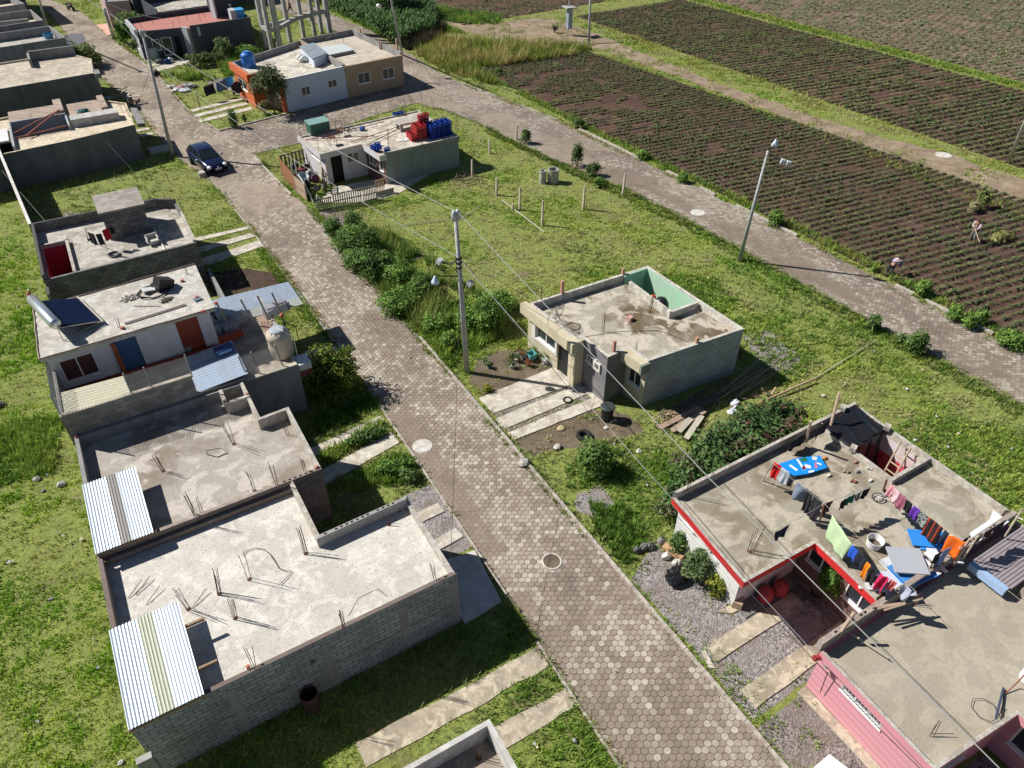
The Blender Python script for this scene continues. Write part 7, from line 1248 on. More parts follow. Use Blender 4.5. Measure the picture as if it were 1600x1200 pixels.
# ================================================================ orange/white and tan houses
A1 = [g(441, 122, 3.1), g(537, 101, 3.1), g(470, 62, 3.1), g(362, 97, 3.1), g(389, 116, 3.1), g(407, 112, 3.1)]
M_bw = paint('pale_blue_white', (.55, .60, .70), (.42, .44, .48), .3, 3, .8, .7); M_or = paint('orange_render', (.55, .13, .045), (.4, .12, .06), .3, 5); M_tan = paint('tan_render', (.42, .30, .20), (.33, .24, .17), .4, 6)
HA, rf = house('orange_white_house', 'white-walled house with orange front and blue water tank, attached to the tan house', 'house', A1, 2.55, 3.1, M_bw, concrete('white_roof', (.52, .48, .41), (.28, .25, .2), .7, .6, 6, seed=8), capmat=M_cap, inmat=M_plas,
    edges={0: dict(mat=M_bw, cap=M_alu, zt=2.95, win=[(1.6, 2.5, 1.15, 1.95, 2), (4.35, 5.3, 1.3, 2.0, 2)]), 3: dict(mat=M_or, win=[(.8, 3.0, 1.1, 2.0, 2)]), 4: dict(mat=M_or), 5: dict(mat=paint('porch_render', (.34, .28, .2)), win=[(.6, 1.8, 1.0, 2.0, 2)], zt=2.9)})  # porch side wall in a dull tan
p, q = A1[3], A1[4]; m = MB(); m.prism([(p[0] - .3, p[1] + .1), (q[0] - .3, q[1] - .25), (q[0] + 1.1, q[1] - .05), (q[0] + 1.1, q[1] - .0), (q[0] - .02, q[1] - .01), (p[0] - .02, p[1])], 2.5, 3.12); part('fascia', m, M_or, HA)
p, q = A1[5], A1[0]; m = MB(); m.prism([(p[0] - .35, p[1]), (q[0] - .35, q[1] - .02), (q[0] - .01, q[1] - .02), (p[0] - .01, p[1])], 2.45, 2.92); part('fascia', m, M_or, HA)
m = MB(); m.box(q[0] - .4, q[0] - .05, q[1] + .02, q[1] + .25, 0, 2.44); part('pillar', m, M_or, HA)
def bluetank(x, y, z, label):
    t = thing('water_tank', label, 'water tank', (x, y, z)); m = MB(); m.lathe((x, y, z), [(.55, 0), (.6, .08), (.6, .45), (.62, .5), (.6, .55), (.6, 1.0), (.62, 1.05), (.5, 1.25), (.3, 1.35)], 24); m.sm = True; part('body', m, plain('blue_tank_plastic', (.03, .16, .48), .4, 0, .1), t); m = MB(); m.lathe((x, y, z + 1.35), [(.3, 0), (.3, .08), (.1, .1)], 18); part('lid', m, plain('blue_tank_lid', (.05, .2, .5), .4), t); m = MB(); m.path([(x + .62, y - .1, z), (x + .66, y - .1, z + 1.2), (x + .3, y, z + 1.4)], .03); part('pipe', m, M_alu, t)
x, y = g(392, 108, 2.6); bluetank(x + .1, y + .9, 2.55, 'blue round water tank on the front corner of the orange and white house'); 
m = MB(); a, b, c, d = g(469, 73, 3.3), g(489, 68, 3.3), g(510, 84, 3.3), g(490, 93, 3.3); m.prism([d, c, b, a], 2.56, 3.3); part('skylight_box', m, M_bw, HA); m = MB(); m.prism([(p[0] + (.1 if i in (1, 2) else -.1), p[1]) for i, p in enumerate([d, c, b, a])], 3.305, 3.38); part('skylight_cover', m, galv('bluish_cover', (.3, .34, .38), .5, .3, .4), HA)
x, y = g(472, 95, 2.6); m = MB(); m.ell((x, y, 2.85), (.5, .45, .33), 12, 7, jit=.15); single('white_sack', m, M_alu, 'rounded white sack on the roof of the orange and white house', 'sack')
A2 = [A1[1], g(628, 83, 3.1), g(551, 46, 3.1), g(466, 62, 3.1)]; A2[0] = (A2[0][0] + .02, A2[0][1])
HT, rf = house('tan_house', 'tan house with two barred windows at the corner of the cross street', 'house', A2, 2.6, 3.15, M_tan, concrete('tan_house_roof', (.47, .42, .34), (.35, .3, .24), .5, .6, 7, seed=14), capmat=M_cap, inmat=M_plas,
    edges={0: dict(mat=M_tan, zt=2.95, cap=M_tan, win=[(1.25, 2.55, 1.05, 2.05, 2), (3.9, 5.2, 1.0, 2.0, 2)])})
m = MB(); p, q = A2[0], A2[1]; m.obox(((p[0] + q[0]) / 2, (p[1] + q[1]) / 2 - .08, 2.75), (math.hypot(q[0] - p[0], q[1] - p[1]), .14, .4), math.atan2(q[1] - p[1], q[0] - p[0])); part('fascia', m, M_tan, HT)
m = MB(); a, b, c, d = g(497, 75, 2.9), g(536, 69, 2.9), g(553, 78, 2.9), g(515, 86, 2.9); m.prism([d, c, b, a], 2.61, 2.85); part('skylight_box', m, M_plas, HT); m = MB(); m.prism([(p[0], p[1]) for p in [d, c, b, a]], 2.86, 2.93); part('skylight_cover', m, plain('pale_cover', (.52, .56, .55), .4), HT)
for (px, py, h) in ((564, 55, .6), (593, 72, .5), (621, 80, 1.2)): p = g(px, py, 2.9); brickpost(HT, p[0], p[1], 2.6, h + .3, (.48, .33, .27))
for (px, py, n, h) in ((537, 68, 2, .6), (563, 62, 2, 1.3), (508, 64, 2, .6)): a = g(px, py, 2.6); rebar_cluster(HT, a[0], a[1], 2.6, n, h, .1, .05, False)
# dark house, tower, far houses
M_dk = paint('charcoal_render', (.055, .06, .075), (.1, .1, .11), .4, 4, .8, .6); M_lg = paint('light_grey_render', (.42, .43, .45), (.3, .3, .3), .3, 4)
D1 = [(8.75, 93.3), (13.3, 92.6), (13.9, 91.4), (20.6, 91.8), (20.2, 99.5), (12, 98.9), (8.6, 98.2)]
HD, rf = house('dark_grey_house', 'dark charcoal house with red terrace roof and light grey trim beyond the grass plot', 'house', D1, 2.75, 3.25, M_dk, paint('red_terrace', (.42, .18, .15), (.38, .16, .13), .5, 4), capmat=M_lg, inmat=M_dk,
    edges={0: dict(zt=2.9, win=[(1.2, 2.0, .9, 2.0, 1), (2.2, 3.2, .3, 2.1, 1)], door=[(3.5, 4.1, 0, 2.1, .12)]), 1: dict(zt=2.9, mat=paint('green_grey_panel', (.17, .19, .17))), 6: dict(mat=M_lg, zt=3.1, win=[(.8, 3.4, .7, 2.0, 3)])})
m = MB(); m.obox((8.6, 95.7, 2.9), (.3, 5.1, .55), .03); part('fascia', m, M_lg, HD); m = MB(); m.obox((13.5, 92.0, 1.5), (.25, .9, 3.1), .45); m.obox((14.75, 91.5, 2.6), (.3, .2, .9), .2); part('fin', m, M_lg, HD)
D2 = [(12.0, 99.0), (18.6, 99.6), (20.2, 99.6), (20.0, 108), (11.2, 107)]
house('dark_grey_house', 'second dark charcoal house with pale roof behind the red terrace', 'house', D2, 2.7, 3.6, M_dk, M_r4, capmat=M_lg, inmat=M_dk, edges={0: dict(zt=3.3)})
m = MB(); m.obox((18.5, 97.6, 4.2), (1.6, 3.4, 2.9), 0); part('upper_room', m, M_dk, HD); m = MB(); m.obox((17.6, 95.8, 4.0), (.2, 1.1, 3.2), .2); part('fin', m, M_lg, HD)
t = thing('water_tank', 'bright blue tank with grey lid behind the dark charcoal house wall', 'water tank', (20.2, 95.5, 2.75)); m = MB(); m.obox((19.9, 93.6, 3.4), (.9, 1.2, .9), 0); part('body', m, plain('bright_blue_tank', (.05, .3, .6), .4), t); m = MB(); m.obox((19.1, 93.5, 3.35), (.6, 1.3, 1.1), 0); part('frame', m, M_lg, t)
for (x, y, h) in ((13.5, 95, 1.5), (14.6, 96, 1.4), (15.8, 95, 1.6), (16.6, 96.5, 1.5), (11, 96.5, .8), (9.5, 94.5, .8), (17.8, 93.5, 1.4), (12.6, 93.6, .8)): rebar_cluster(HD, x, y, 2.75, 2, h, .1, .04, False)
x, y = g(243, 92); m = MB(); m.lathe((x, y, 0), [(.5, 0), (.52, 1.1), (.45, 1.25)], 18); single('metal_drum', m, galv('blue_grey_drum', (.35, .4, .45), .5, .2), 'tall pale drum at the front of the dark charcoal house', 'drum', (x, y, 0))
for i, (px, py, c, lab) in enumerate(((262, 100, (.03, .06, .2), 'navy bag on the porch of the dark charcoal house'), (267, 98, (.6, .6, .62), 'white bag on the porch of the dark charcoal house'), (250, 100, (.12, .12, .12), 'low black bicycle-like frame on the porch of the dark charcoal house'), (245, 119, (.02, .02, .03), 'black bag at the edge of the grass by the tall leaning pole'))): x, y = g(px, py); m = MB(); m.ell((x, y, .25), (.4, .3, .3), 9, 6, jit=.2); single('bag', m, plain('bag%d' % i, c, .6), lab, 'bag')
B_ = [(416.6, 76), (426, 82), (438.5, 81), (454, 66.7), (475, 58.5), (492, 56), (502.8, 52), (515, 50.4)]; BW = [g(*p) for p in B_]; TW = thing('unfinished_tower', 'tall open concrete column frame standing on the grass behind the orange and white house', 'concrete frame', (25, 91, 0))
M_tw = concrete('frame_concrete', (.38, .37, .35), (.24, .23, .22), .5, 1)
for i, p in enumerate(BW): m = MB(); s = .2 if i not in (2, 7) else .26; m.obox((p[0], p[1], 5.5), (s * 2, s * 2, 11), .17); part('column', m, M_tw, TW)
for a, b in ((0, 1), (1, 2), (2, 4), (4, 7), (7, 6), (6, 5), (5, 3), (3, 0)):
    p, q = BW[a], BW[b]; L = math.hypot(q[0] - p[0], q[1] - p[1]); an = math.atan2(q[1] - p[1], q[0] - p[0])
    for z in (2.35,): m = MB(); m.obox(((p[0] + q[0]) / 2, (p[1] + q[1]) / 2, z), (L - .3, .34, .42), an); part('beam', m, M_tw, TW)
house('pink_house', 'small pink-framed house at the very top left beyond the street', 'house', [(7.6, 107), (10.2, 106.5), (10.4, 120), (8.0, 120)], 3, 3.4, paint('dusty_pink', (.5, .33, .3)), M_plas)
house('grey_house', 'dark grey rendered house behind the bright bush at the top left', 'house', [(10.5, 106), (15.5, 110), (17, 128), (10.6, 128)], 4.6, 5, M_dkw, M_dkw)
house('grey_house', 'grey wall of a house at the top edge behind the dark charcoal houses', 'house', [(19, 112), (27, 114), (27, 120), (19, 120)], 3.5, 4, M_dkw, M_dkw)
# ================================================================ car
def car(x, y, rz):
    t = thing('parked_car', 'dark blue hatchback with sunlit headlights parked at the street junction', 'car', (x, y, .04)); c_, s_ = math.cos(rz), math.sin(rz); fr = (x, y, rz)
    M_b = NT('dark_blue_paint', .25, .3); M_b.b.inputs['Coat Weight'].default_value = .7; M_b.col((.010, .016, .058)); M_b = M_b.m
    Z = .04; SEC = [(-2.1, .55, .78, .5), (-2.05, .78, .95, .38), (-1.7, .84, 1.02, .25), (-1.2, .86, 1.0, .22), (-.4, .87, .98, .22), (.6, .87, .96, .22), (1.1, .86, .90, .22), (1.7, .82, .80, .24), (2.05, .72, .66, .32), (2.15, .5, .52, .38)]
    m = MB(fr); vs = []; n = 10
    for X, w_, zt, zb in SEC:
        pr = [(-w_ * .92, zb), (-w_, zb + .15), (-w_, zt - .22), (-w_ * .93, zt - .05), (-w_ * .7, zt), (w_ * .7, zt), (w_ * .93, zt - .05), (w_, zt - .22), (w_, zb + .15), (w_ * .92, zb)]
        vs += [(X, a, Z + b) for a, b in pr]
    k = len(SEC); fs = [(i * n + j, i * n + (j + 1) % n, (i + 1) * n + (j + 1) % n, (i + 1) * n + j) for i in range(k - 1) for j in range(n)] + [tuple(reversed(range(n))), tuple(range((k - 1) * n, k * n))]
    fs = [f[::-1] for f in fs]; m.add(vs, fs); m.sm = True; part('body', m, M_b, t)
    # cabin: pillars/roof and glass
    base = [(-1.95, .72, 1.0), (-1.3, .78, 1.0), (-.2, .78, .98), (.95, .74, .94)]; top = [(-1.55, .55, 1.4), (-1.0, .6, 1.46), (-.3, .6, 1.47), (.15, .56, 1.42)]
    m = MB(fr); m.add([(p[0], -p[1], Z + p[2]) for p in top] + [(p[0], p[1], Z + p[2]) for p in top] + [(p[0], 0, Z + p[2] + .03) for p in top], [(i, i + 1, 9 + i, 8 + i) for i in range(3)] + [(8 + i, 9 + i, 5 + i, 4 + i) for i in range(3)])
    for s in (-1, 1):
        for i in (0, 1, 2, 3): m.tube((base[i][0], s * base[i][1], Z + base[i][2]), (top[i][0], s * top[i][1], Z + top[i][2]), .035, n=5)
        for i in range(3): m.tube((top[i][0], s * top[i][1], Z + top[i][2]), (top[i + 1][0], s * top[i + 1][1], Z + top[i + 1][2]), .04, n=5)
    part('roof', m, M_b, t); G_ = glassy('car_glass', (.01, .015, .018), .04)
    m = MB(fr); m.add([(base[3][0], -.72, Z + .95), (base[3][0], .72, Z + .95), (top[3][0], .55, Z + 1.415), (top[3][0], -.55, Z + 1.415)], [(0, 1, 2, 3)]); part('windscreen', m, G_, t)
    m = MB(fr); m.add([(-1.93, .7, Z + 1.01), (-1.93, -.7, Z + 1.01), (-1.56, -.54, Z + 1.4), (-1.56, .54, Z + 1.4)], [(0, 1, 2, 3)]); part('rear_window', m, G_, t)
    for s in (-1, 1):
        m = MB(fr); m.add([(b[0], s * (b[1] - .01), Z + b[2]) for b in base] + [(b[0], s * (b[1] - .01), Z + b[2]) for b in top], [(0, 1, 5, 4), (1, 2, 6, 5), (2, 3, 7, 6)]); part('side_window', m, G_, t)
        m = MB(fr); m.ell((.75, s * .98, Z + 1.0), (.1, .13, .08), 8, 6); part('mirror', m, M_b, t)
        m = MB(fr); m.ell((1.93, s * .62, Z + .66), (.22, .17, .12), 12, 7); part('headlight', m, NT('headlight_glass', .1).m if s < 0 else plain('headlight_lens', (.75, .76, .78), .15), t)
        m = MB(fr); m.ell((-2.02, s * .68, Z + .85), (.1, .14, .12), 8, 6); part('tail_light', m, plain('tail_red', (.35, .01, .01), .2), t)
        for X in (-1.32, 1.33):
            m = MB(fr); c = (X, s * .84, Z + .31); m.lathe(c, [(.22, -.11), (.31, -.1), (.32, 0), (.31, .1), (.22, .11)], 22, ax=(0, 1, 0)); wh = part('wheel', m, plain('car_tyre', (.02, .02, .02), .8), t)
            m = MB(fr); m.lathe((X, s * .96, Z + .31), [(.0, -.02), (.19, 0), (.2, -.02)], 12, ax=(0, 1, 0), capb=False); part('rim', m, galv('alloy', (.5, .5, .52), .3, .8, .1), wh)
    m = MB(fr); m.box(2.12, 2.17, -.24, .24, Z + .42, Z + .54); part('number_plate', m, plain('plate', (.55, .56, .56), .5), t); m = MB(fr); m.obox((2.1, 0, Z + .6), (.04, .12, .05)); part('badge', m, M_alu, t); m = MB(fr); m.box(2.06, 2.13, -.5, .5, Z + .28, Z + .38); part('grille', m, M_blkplastic, t)
cx_, cy_ = g(323, 247, .7); car(cx_, cy_, -R(80))
# ================================================================ power poles and lines
def upole(x, y, tx, ty, h, label, r0=.15, r1=.09, lamp=None, ins_=True, base=None, cat='utility pole', extras=()):
    t = thing('utility_pole', label, cat, (x, y, 0)); m = MB(); m.tube((x, y, 0), (tx, ty, h), r0, r1, 10); m.sm = True; part('shaft', m, M_pole, t)
    f = lambda z: (x + (tx - x) * z / h, y + (ty - y) * z / h)
    if ins_:
        for dx in (-.09, .1): m = MB(); m.lathe((tx + dx, ty - .05, h - .4), [(.05, 0), (.11, .03), (.12, .4), (.09, .45), (.06, .52)], 12); m.sm = True; part('insulator', m, plain('insulator_grey', (.42, .45, .48), .4), t)
    return t, f
PA = g(730, 582); tA, fA = upole(PA[0], PA[1], PA[0] - .1, PA[1] + .2, 9.05, 'tall grey concrete street pole at the kerb by the cream house')
x, y = fA(6.6); m = MB(); m.tube((x, y, 5.75), (x - 1.0, y + .5, 5.85), .03); part('lamp_arm', m, M_steel, tA); m = MB(); m.lathe((x - 1.05, y + .52, 5.5), [(.2, -.05), (.18, .05), (.1, .18), (.06, .3), (.04, .32)], 18); m.sm = True; lm = part('lamp', m, plain('lamp_blue_white', (.55, .62, .75), .3), tA); m = MB(); m.ell((x - 1.05, y + .52, 5.44), (.15, .15, .08), 14, 6); part('lens', m, plain('lamp_lens', (.6, .5, .25), .3), lm)
for dx, dy, z in ((-.75, .5, 6.55), (.3, -.45, 5.5)): m = MB(); m.obox((x + dx, y + dy, z), (.3, .22, .22), .5, rx=.3); part('junction_box', m, plain('box_grey', (.5, .54, .55), .4), tA); m = MB(); m.path([(x, y, z + .1), (x + dx * .5, y + dy * .5, z - .15), (x + dx, y + dy, z)], .03); part('bracket', m, M_cabled, tA)
m = MB(); [m.lathe((x, y, 6.2 + .25 * k), [(.15, 0), (.15, .1)], 10, capb=False) for k in range(3)]; m.path([(x - .1, y, 6.7), (x - .4, y + .1, 6.4), (x - .2, y, 6.2), (x - .05, y, 5.9)], .025); part('clamp', m, M_steel, tA)
PB = g(1155, 408); TB = (PB[0] + .02, PB[1] + .1); h = 7.3; tB, fB = upole(PB[0], PB[1], *g(1200, 236, 7.3), 7.3, 'grey lamp pole leaning slightly at the side street kerb', .13, .08, ins_=False)
x, y = fB(7.2)[0], fB(7.2)[1]; m = MB(); m.tube((x, y, 7.1), (x + .75, y + .25, 7.55), .025); m.tube((x, y, 7.15), (x + .5, y - .75, 6.9), .025); part('lamp_arm', m, M_steel, tB)
m = MB(); m.lathe((x + .8, y + .27, 7.45), [(.2, -.12), (.18, 0), (.08, .2), (.05, .28)], 14); m.sm = True; part('lamp', m, plain('lamp_blue_white', (.55, .62, .75), .3), tB)
for k in (0, 1): m = MB(); m.obox((x + .5 + .18 * k, y - .8 - .28 * k, 6.85 - .05 * k), (.28, .22, .26), .9, rx=.3); part('lamp_box', m, plain('box_grey', (.5, .54, .55), .4), tB)
PC = g(270, 245); TC = g(222, 49, 9.5); tC, fC = upole(PC[0], PC[1], *TC, 9.5, 'tall grey street pole beside the long dark-walled house, near the blue car', .15, .09)
x, y = fC(7.2); m = MB(); m.path([(x, y, 7.4), (x + .5, y - .1, 7.3), (x + .9, y, 7.45), (x + .7, y + .2, 7.0), (x + .3, y, 6.8), (x, y, 6.9)], .02); m.tube((x, y, 9.1), (x + .9, y + .2, 9.2), .04); part('bracket', m, M_steel, tC)
PD = g(920, 70); upole(PD[0], PD[1], *g(925, -80, 9), 9.0, 'grey utility pole at the top end of the near field', .14, .09)
PE = g(1575, 255); upole(PE[0], PE[1], *g(1635, 110, 8), 8.0, 'grey pole leaning at the right edge beside the far field', .14, .09)
PF = g(77, 52); upole(PF[0], PF[1], *g(48, -45, 9), 9.0, 'utility pole at the roadside at the top left edge', .14, .09)
PG = g(178, 60); tG, _ = upole(PG[0], PG[1], *g(163, 14, 4.2), 4.2, 'short thick grey pole on the grass in front of the dark charcoal house', .2, .17, ins_=False)
PH = g(616, 88); tH, _ = upole(PH[0] + 1.0, PH[1], *g(606, -25, 9), 9.0, 'grey utility pole with lamp arms behind the tan house', .14, .09)
x, y = PH[0] + .5, PH[1]; hx, hy = g(608, 8, 6.5); m = MB(); m.tube((hx, hy, 6.6), (hx + 1.4, hy - .3, 6.3), .03); m.tube((hx, hy, 6.6), (hx - 1.0, hy + .3, 6.7), .03); part('lamp_arm', m, M_steel, tH); m = MB(); m.ell((hx - 1.0, hy + .3, 6.5), (.25, .25, .2), 10, 6); part('lamp', m, M_alu, tH)
PI_ = g(887, 55); t = thing('transformer_pole', 'slim pole with a pale box and little roof in the dirt clearing', 'utility pole', (PI_[0], PI_[1], 0)); m = MB(); m.tube((PI_[0], PI_[1], 0), (PI_[0], PI_[1], 9), .08); part('shaft', m, M_pole, t); m = MB(); m.obox((PI_[0], PI_[1] - .2, 1.9), (.6, .5, 2.2)); part('meter_box', m, galv('box_blue_grey', (.35, .4, .48), .5, .3), t); m = MB(); m.obox((PI_[0], PI_[1] - .2, 3.1), (1.5, 1.2, .12), 0, ry=.1); part('canopy', m, M_pole, t)
wire('power_line', [(PA[0], PA[1] + .1, 9.05), (13.3, 20, 8.27), (13.3, 10.3, 7.2), (13.3, 5, 6.85), (13.35, .6, 6.5), (13.5, -8, 6.6)], .016, M_cable, 'upper overhead cable running from the pole top to the bottom right'); wire('power_line', [(PA[0], PA[1], 6.6), (13.4, 12.8, 4.95), (14.75, 5.7, 2.4)], .014, M_cable, 'lower cable dropping from the street pole to the pink house')
wire('power_line', [(PA[0], PA[1], 6.7), (13.5, 12, 4.2), (13.9, 3, 3.3), (14.2, -4, 3.2)], .012, M_cabled, 'thin black cable below the lower one towards the bottom right')
wire('power_line', [(PA[0], PA[1], 9.05), (fC(9.4)[0], fC(9.4)[1], 9.4)], .016, M_cable, 'upper overhead cable from the cream house pole to the pole by the blue car', sag=.5); wire('power_line', [(PA[0], PA[1], 6.75), (fC(8)[0], fC(8)[1], 7.6)], .016, M_cable, 'lower overhead cable from the cream house pole to the pole by the blue car', sag=.6)
wire('power_line', [(PA[0] - .05, PA[1], 6.6), (6.1, 14.4, 3.0)], .009, M_cabled, 'thin service cable from the street pole across the street to the nearest block house', sag=.3); wire('power_line', [(PA[0], PA[1], 7), (*g(868, 515, 2.42), 3.6)], .011, M_cable, 'service cable from the street pole to the mast on the brown-stained roof', sag=.25); wire('power_line', [(PA[0], PA[1], 7), (*g(845, 478, 2.42), 3.6)], .011, M_cable, 'service cable from the street pole to the back corner mast', sag=.25)
wire('power_line', [(PB[0], PB[1], 7.1), (35.5, 6, 7.0), (37, -10, 7.2)], .012, M_cabled, 'thin cable from the lamp pole along the side street to the right', sag=.4); wire('power_line', [(fC(9.3)[0], fC(9.3)[1], 9.3), (PF[0], PF[1], 9.0)], .016, M_cable, 'overhead cable from the pole by the blue car to the top left pole', sag=.4)
wire('power_line', [(fC(7)[0], fC(7)[1], 7), (3.9, 65.4, 2.8)], .01, M_cabled, 'thin drop cable from the pole to the long dark-walled house'); wire('guy_wire', [(*g(152, 207, 2.7), 2.7), (*g(213, 273), .05)], .014, M_cable, 'guy wire from the long dark-walled house down to the grass', 'wire'); wire('guy_wire', [(-5.5, 60, 2.9), (*g(78, 354, 2.4), 2.4)], .01, M_cable, 'thin wire from the boundary wall to the block hut house roof', 'wire')
wire('power_line', [(6.9, 72, 6.5), (PG[0], PG[1], 4.0), (12, 96, 3.3)], .01, M_cable, 'thin cable from the short thick pole to the dark charcoal house', sag=.3); wire('power_line', [(fC(7)[0], fC(7)[1], 7.3), (20, 73, 3.6), (30, 79, 6.5)], .012, M_cable, 'cable over the orange and white house to the pole behind the tan house', sag=.5)
# ================================================================ trees
def tree(name, label, x, y, h, crown, n, L, cols, seed, trunk=.1, group=None, low=.35):
    t = thing(name, label, 'tree', (x, y, 0), group); m = MB(); rs = random.Random(seed); Vs, Fs, Cs = [], [], []; o = 0
    m.path([(x, y, 0), (x + .05, y, h * .3), (x - .03, y + .05, h * .6), (x, y, h * .85)], [trunk, trunk * .8, trunk * .5, trunk * .15], 8)
    for b in range(9):
        a = b * 2.4; rr = crown[0] * rs.uniform(.3, .75); cz = h * rs.uniform(low + .1, .9); c = (x + rr * math.cos(a), y + rr * math.sin(a), cz); m.path([(x, y, h * low * .8), ((x + c[0]) / 2, (y + c[1]) / 2, cz * .75), c], [trunk * .5, trunk * .3, .01], 5)
        f = rs.uniform(.4, .65); V, F, C = leafball('f', c, (crown[0] * f, crown[0] * f, crown[1] * f), n // 9, L, cols, seed * 11 + b, org=1); Vs.append(V); Fs.append(F + o); Cs.append(C); o += len(V)
    part('trunk', m, wood((.16, .11, .08), 'trunk_bark'), t); link('crown', fast('crown', np.concatenate(Vs), np.concatenate(Fs), np.concatenate(Cs), M_leaf, (x, y, 0)), t); return t
x, y = g(430, 180); tree('garden_tree', 'round dark tree in front of the orange and white house', x, y, 4.0, (1.7, 1.5), 3600, .13, [(.05, .08, .03), (.08, .12, .04), (.13, .16, .07), (.18, .2, .1)], 3)
x, y = g(367, 200); t = thing('cypress', 'small dark conical cypress on the drive of the orange and white house', 'tree', (x, y, 0)); V, F, C = leafball('f', (x, y, .85), (.45, .45, .95), 900, .08, GB[:3], 5, org=1, low=-1.1, jag=.12); link('crown', fast('crown', V, F, C, M_leaf, (x, y, 0)), t); m = MB(); m.tube((x, y, 0), (x, y, .6), .05); part('trunk', m, wood(), t)
shrub('shrub', 'small upright shrub beside the conical cypress', *g(383, 191), (.2, .2, .45), 160, .08, GB, 121)
shrub('shrub', 'bright rounded bush under the dark tree of the orange and white house', *g(415, 178), (.6, .6, .7), 500, .1, [(.1, .14, .05), (.2, .2, .08), (.3, .2, .1)], 122)
shrub('bush', 'tall bright bush in front of the grey house at the top left', 9.2, 100.8, (1.8, 1.5, 1.9), 1700, .16, GBB[:3], 123); shrub('bush', 'wispy green bush between the pole and the houses at the top left', 3.1, 94.5, (1.6, 2.2, 1.2), 1400, .16, [(.1, .15, .04), (.2, .24, .08), (.16, .2, .05)], 124); shrub('bush', 'dark green bush beside the short thick pole', 8.8, 96.8, (.7, .9, .9), 500, .14, GB, 125)
shrub('bush', 'grey-green bush in the middle of the grass plot beyond the orange and white house', *g(353, 92), (1.1, 1.0, 1.2), 900, .14, [(.07, .13, .04), (.12, .19, .06), (.18, .24, .09)], 126); shrub('bush', 'low spreading bush left of the grey-green one on the grass plot', *g(322, 103), (2.2, 1.2, .8), 1500, .14, [(.07, .12, .04), (.12, .18, .05), (.17, .2, .08)], 127); shrub('bush', 'bright round bush by the wall of the dark charcoal house', *g(385, 90), (1.4, .9, .7), 800, .14, GBB, 128)
# maize and scrub at the top
def maize(n, poly, seed, hgt=2.1):
    xs = [p[0] for p in poly]; yy = [p[1] for p in poly]; rs = np.random.RandomState(seed); X = rs.uniform(min(xs), max(xs), n); Y = rs.uniform(min(yy), max(yy), n); k = inpoly(X, Y, poly); X, Y = X[k], Y[k]; N = len(X); nl = 9
    a = rs.rand(N, nl) * 6.28; z0 = rs.rand(N, nl) * hgt * .7; L = .45 + .35 * rs.rand(N, nl); w_ = .07; V = np.zeros((N, nl, 4, 3)); hh = (hgt * (.75 + .4 * rs.rand(N)))[:, None]
    for i, (f_, s, dz) in enumerate(((0, 0, 0), (.5, -1, .32), (1, 0, .05), (.5, 1, .32))): V[..., i, 0] = X[:, None] + np.cos(a) * L * f_ - np.sin(a) * w_ * s; V[..., i, 1] = Y[:, None] + np.sin(a) * L * f_ + np.cos(a) * w_ * s; V[..., i, 2] = z0 * hh / hgt + dz * hh * .5
    C = np.array([.05, .12, .03]) + rs.rand(N, nl, 1) * np.array([.10, .12, .05]); o = link('maize_plants', fast('maize_plants', V.reshape(-1, 3), np.arange(N * nl * 4).reshape(-1, 4), C.reshape(-1, 3), M_leaf)); o['kind'] = 'stuff'
maize(6500, [(34.8, 84), (41, 87), (45, 95), (46, 108), (42, 125), (31, 125), (33.5, 108), (35.2, 95)], 9)
cover('dark_scrub', [(35.2, 82), (38.5, 83), (43, 88), (42.5, 91), (38, 88), (35, 87)], 30, .8, .2, [(.03, .05, .02), (.08, .06, .035), (.1, .08, .05)], 8, 41)
tree('tree', 'dark tree behind the maize next to the pole with lamp arms', 39.5, 97, 5.5, (2.6, 2.6), 3800, .2, GB[:3], 14)
shrub('weed_clump', 'tall green weed standing beside the labourer in the field', *g(1530, 325), (.5, .5, .9), 300, .12, [(.14, .2, .05), (.25, .26, .1)], 131); shrub('weed_clump', 'low yellowish weed clump left of the tall weed in the field', *g(1520, 332), (.6, .35, .5), 200, .1, [(.3, .28, .14), (.4, .36, .2)], 132); shrub('weed_clump', 'pale clump of pulled weeds right of the standing labourer', *g(1562, 376), (1.1, .5, .35), 400, .12, [(.22, .24, .07), (.36, .33, .14)], 133)
x, y = g(867, 52); shrub('dead_stump', 'small dark dead stump in the dirt clearing', x, y, (.35, .35, .6), 90, .1, [(.04, .035, .03), (.08, .07, .05)], 134, cat='stump')
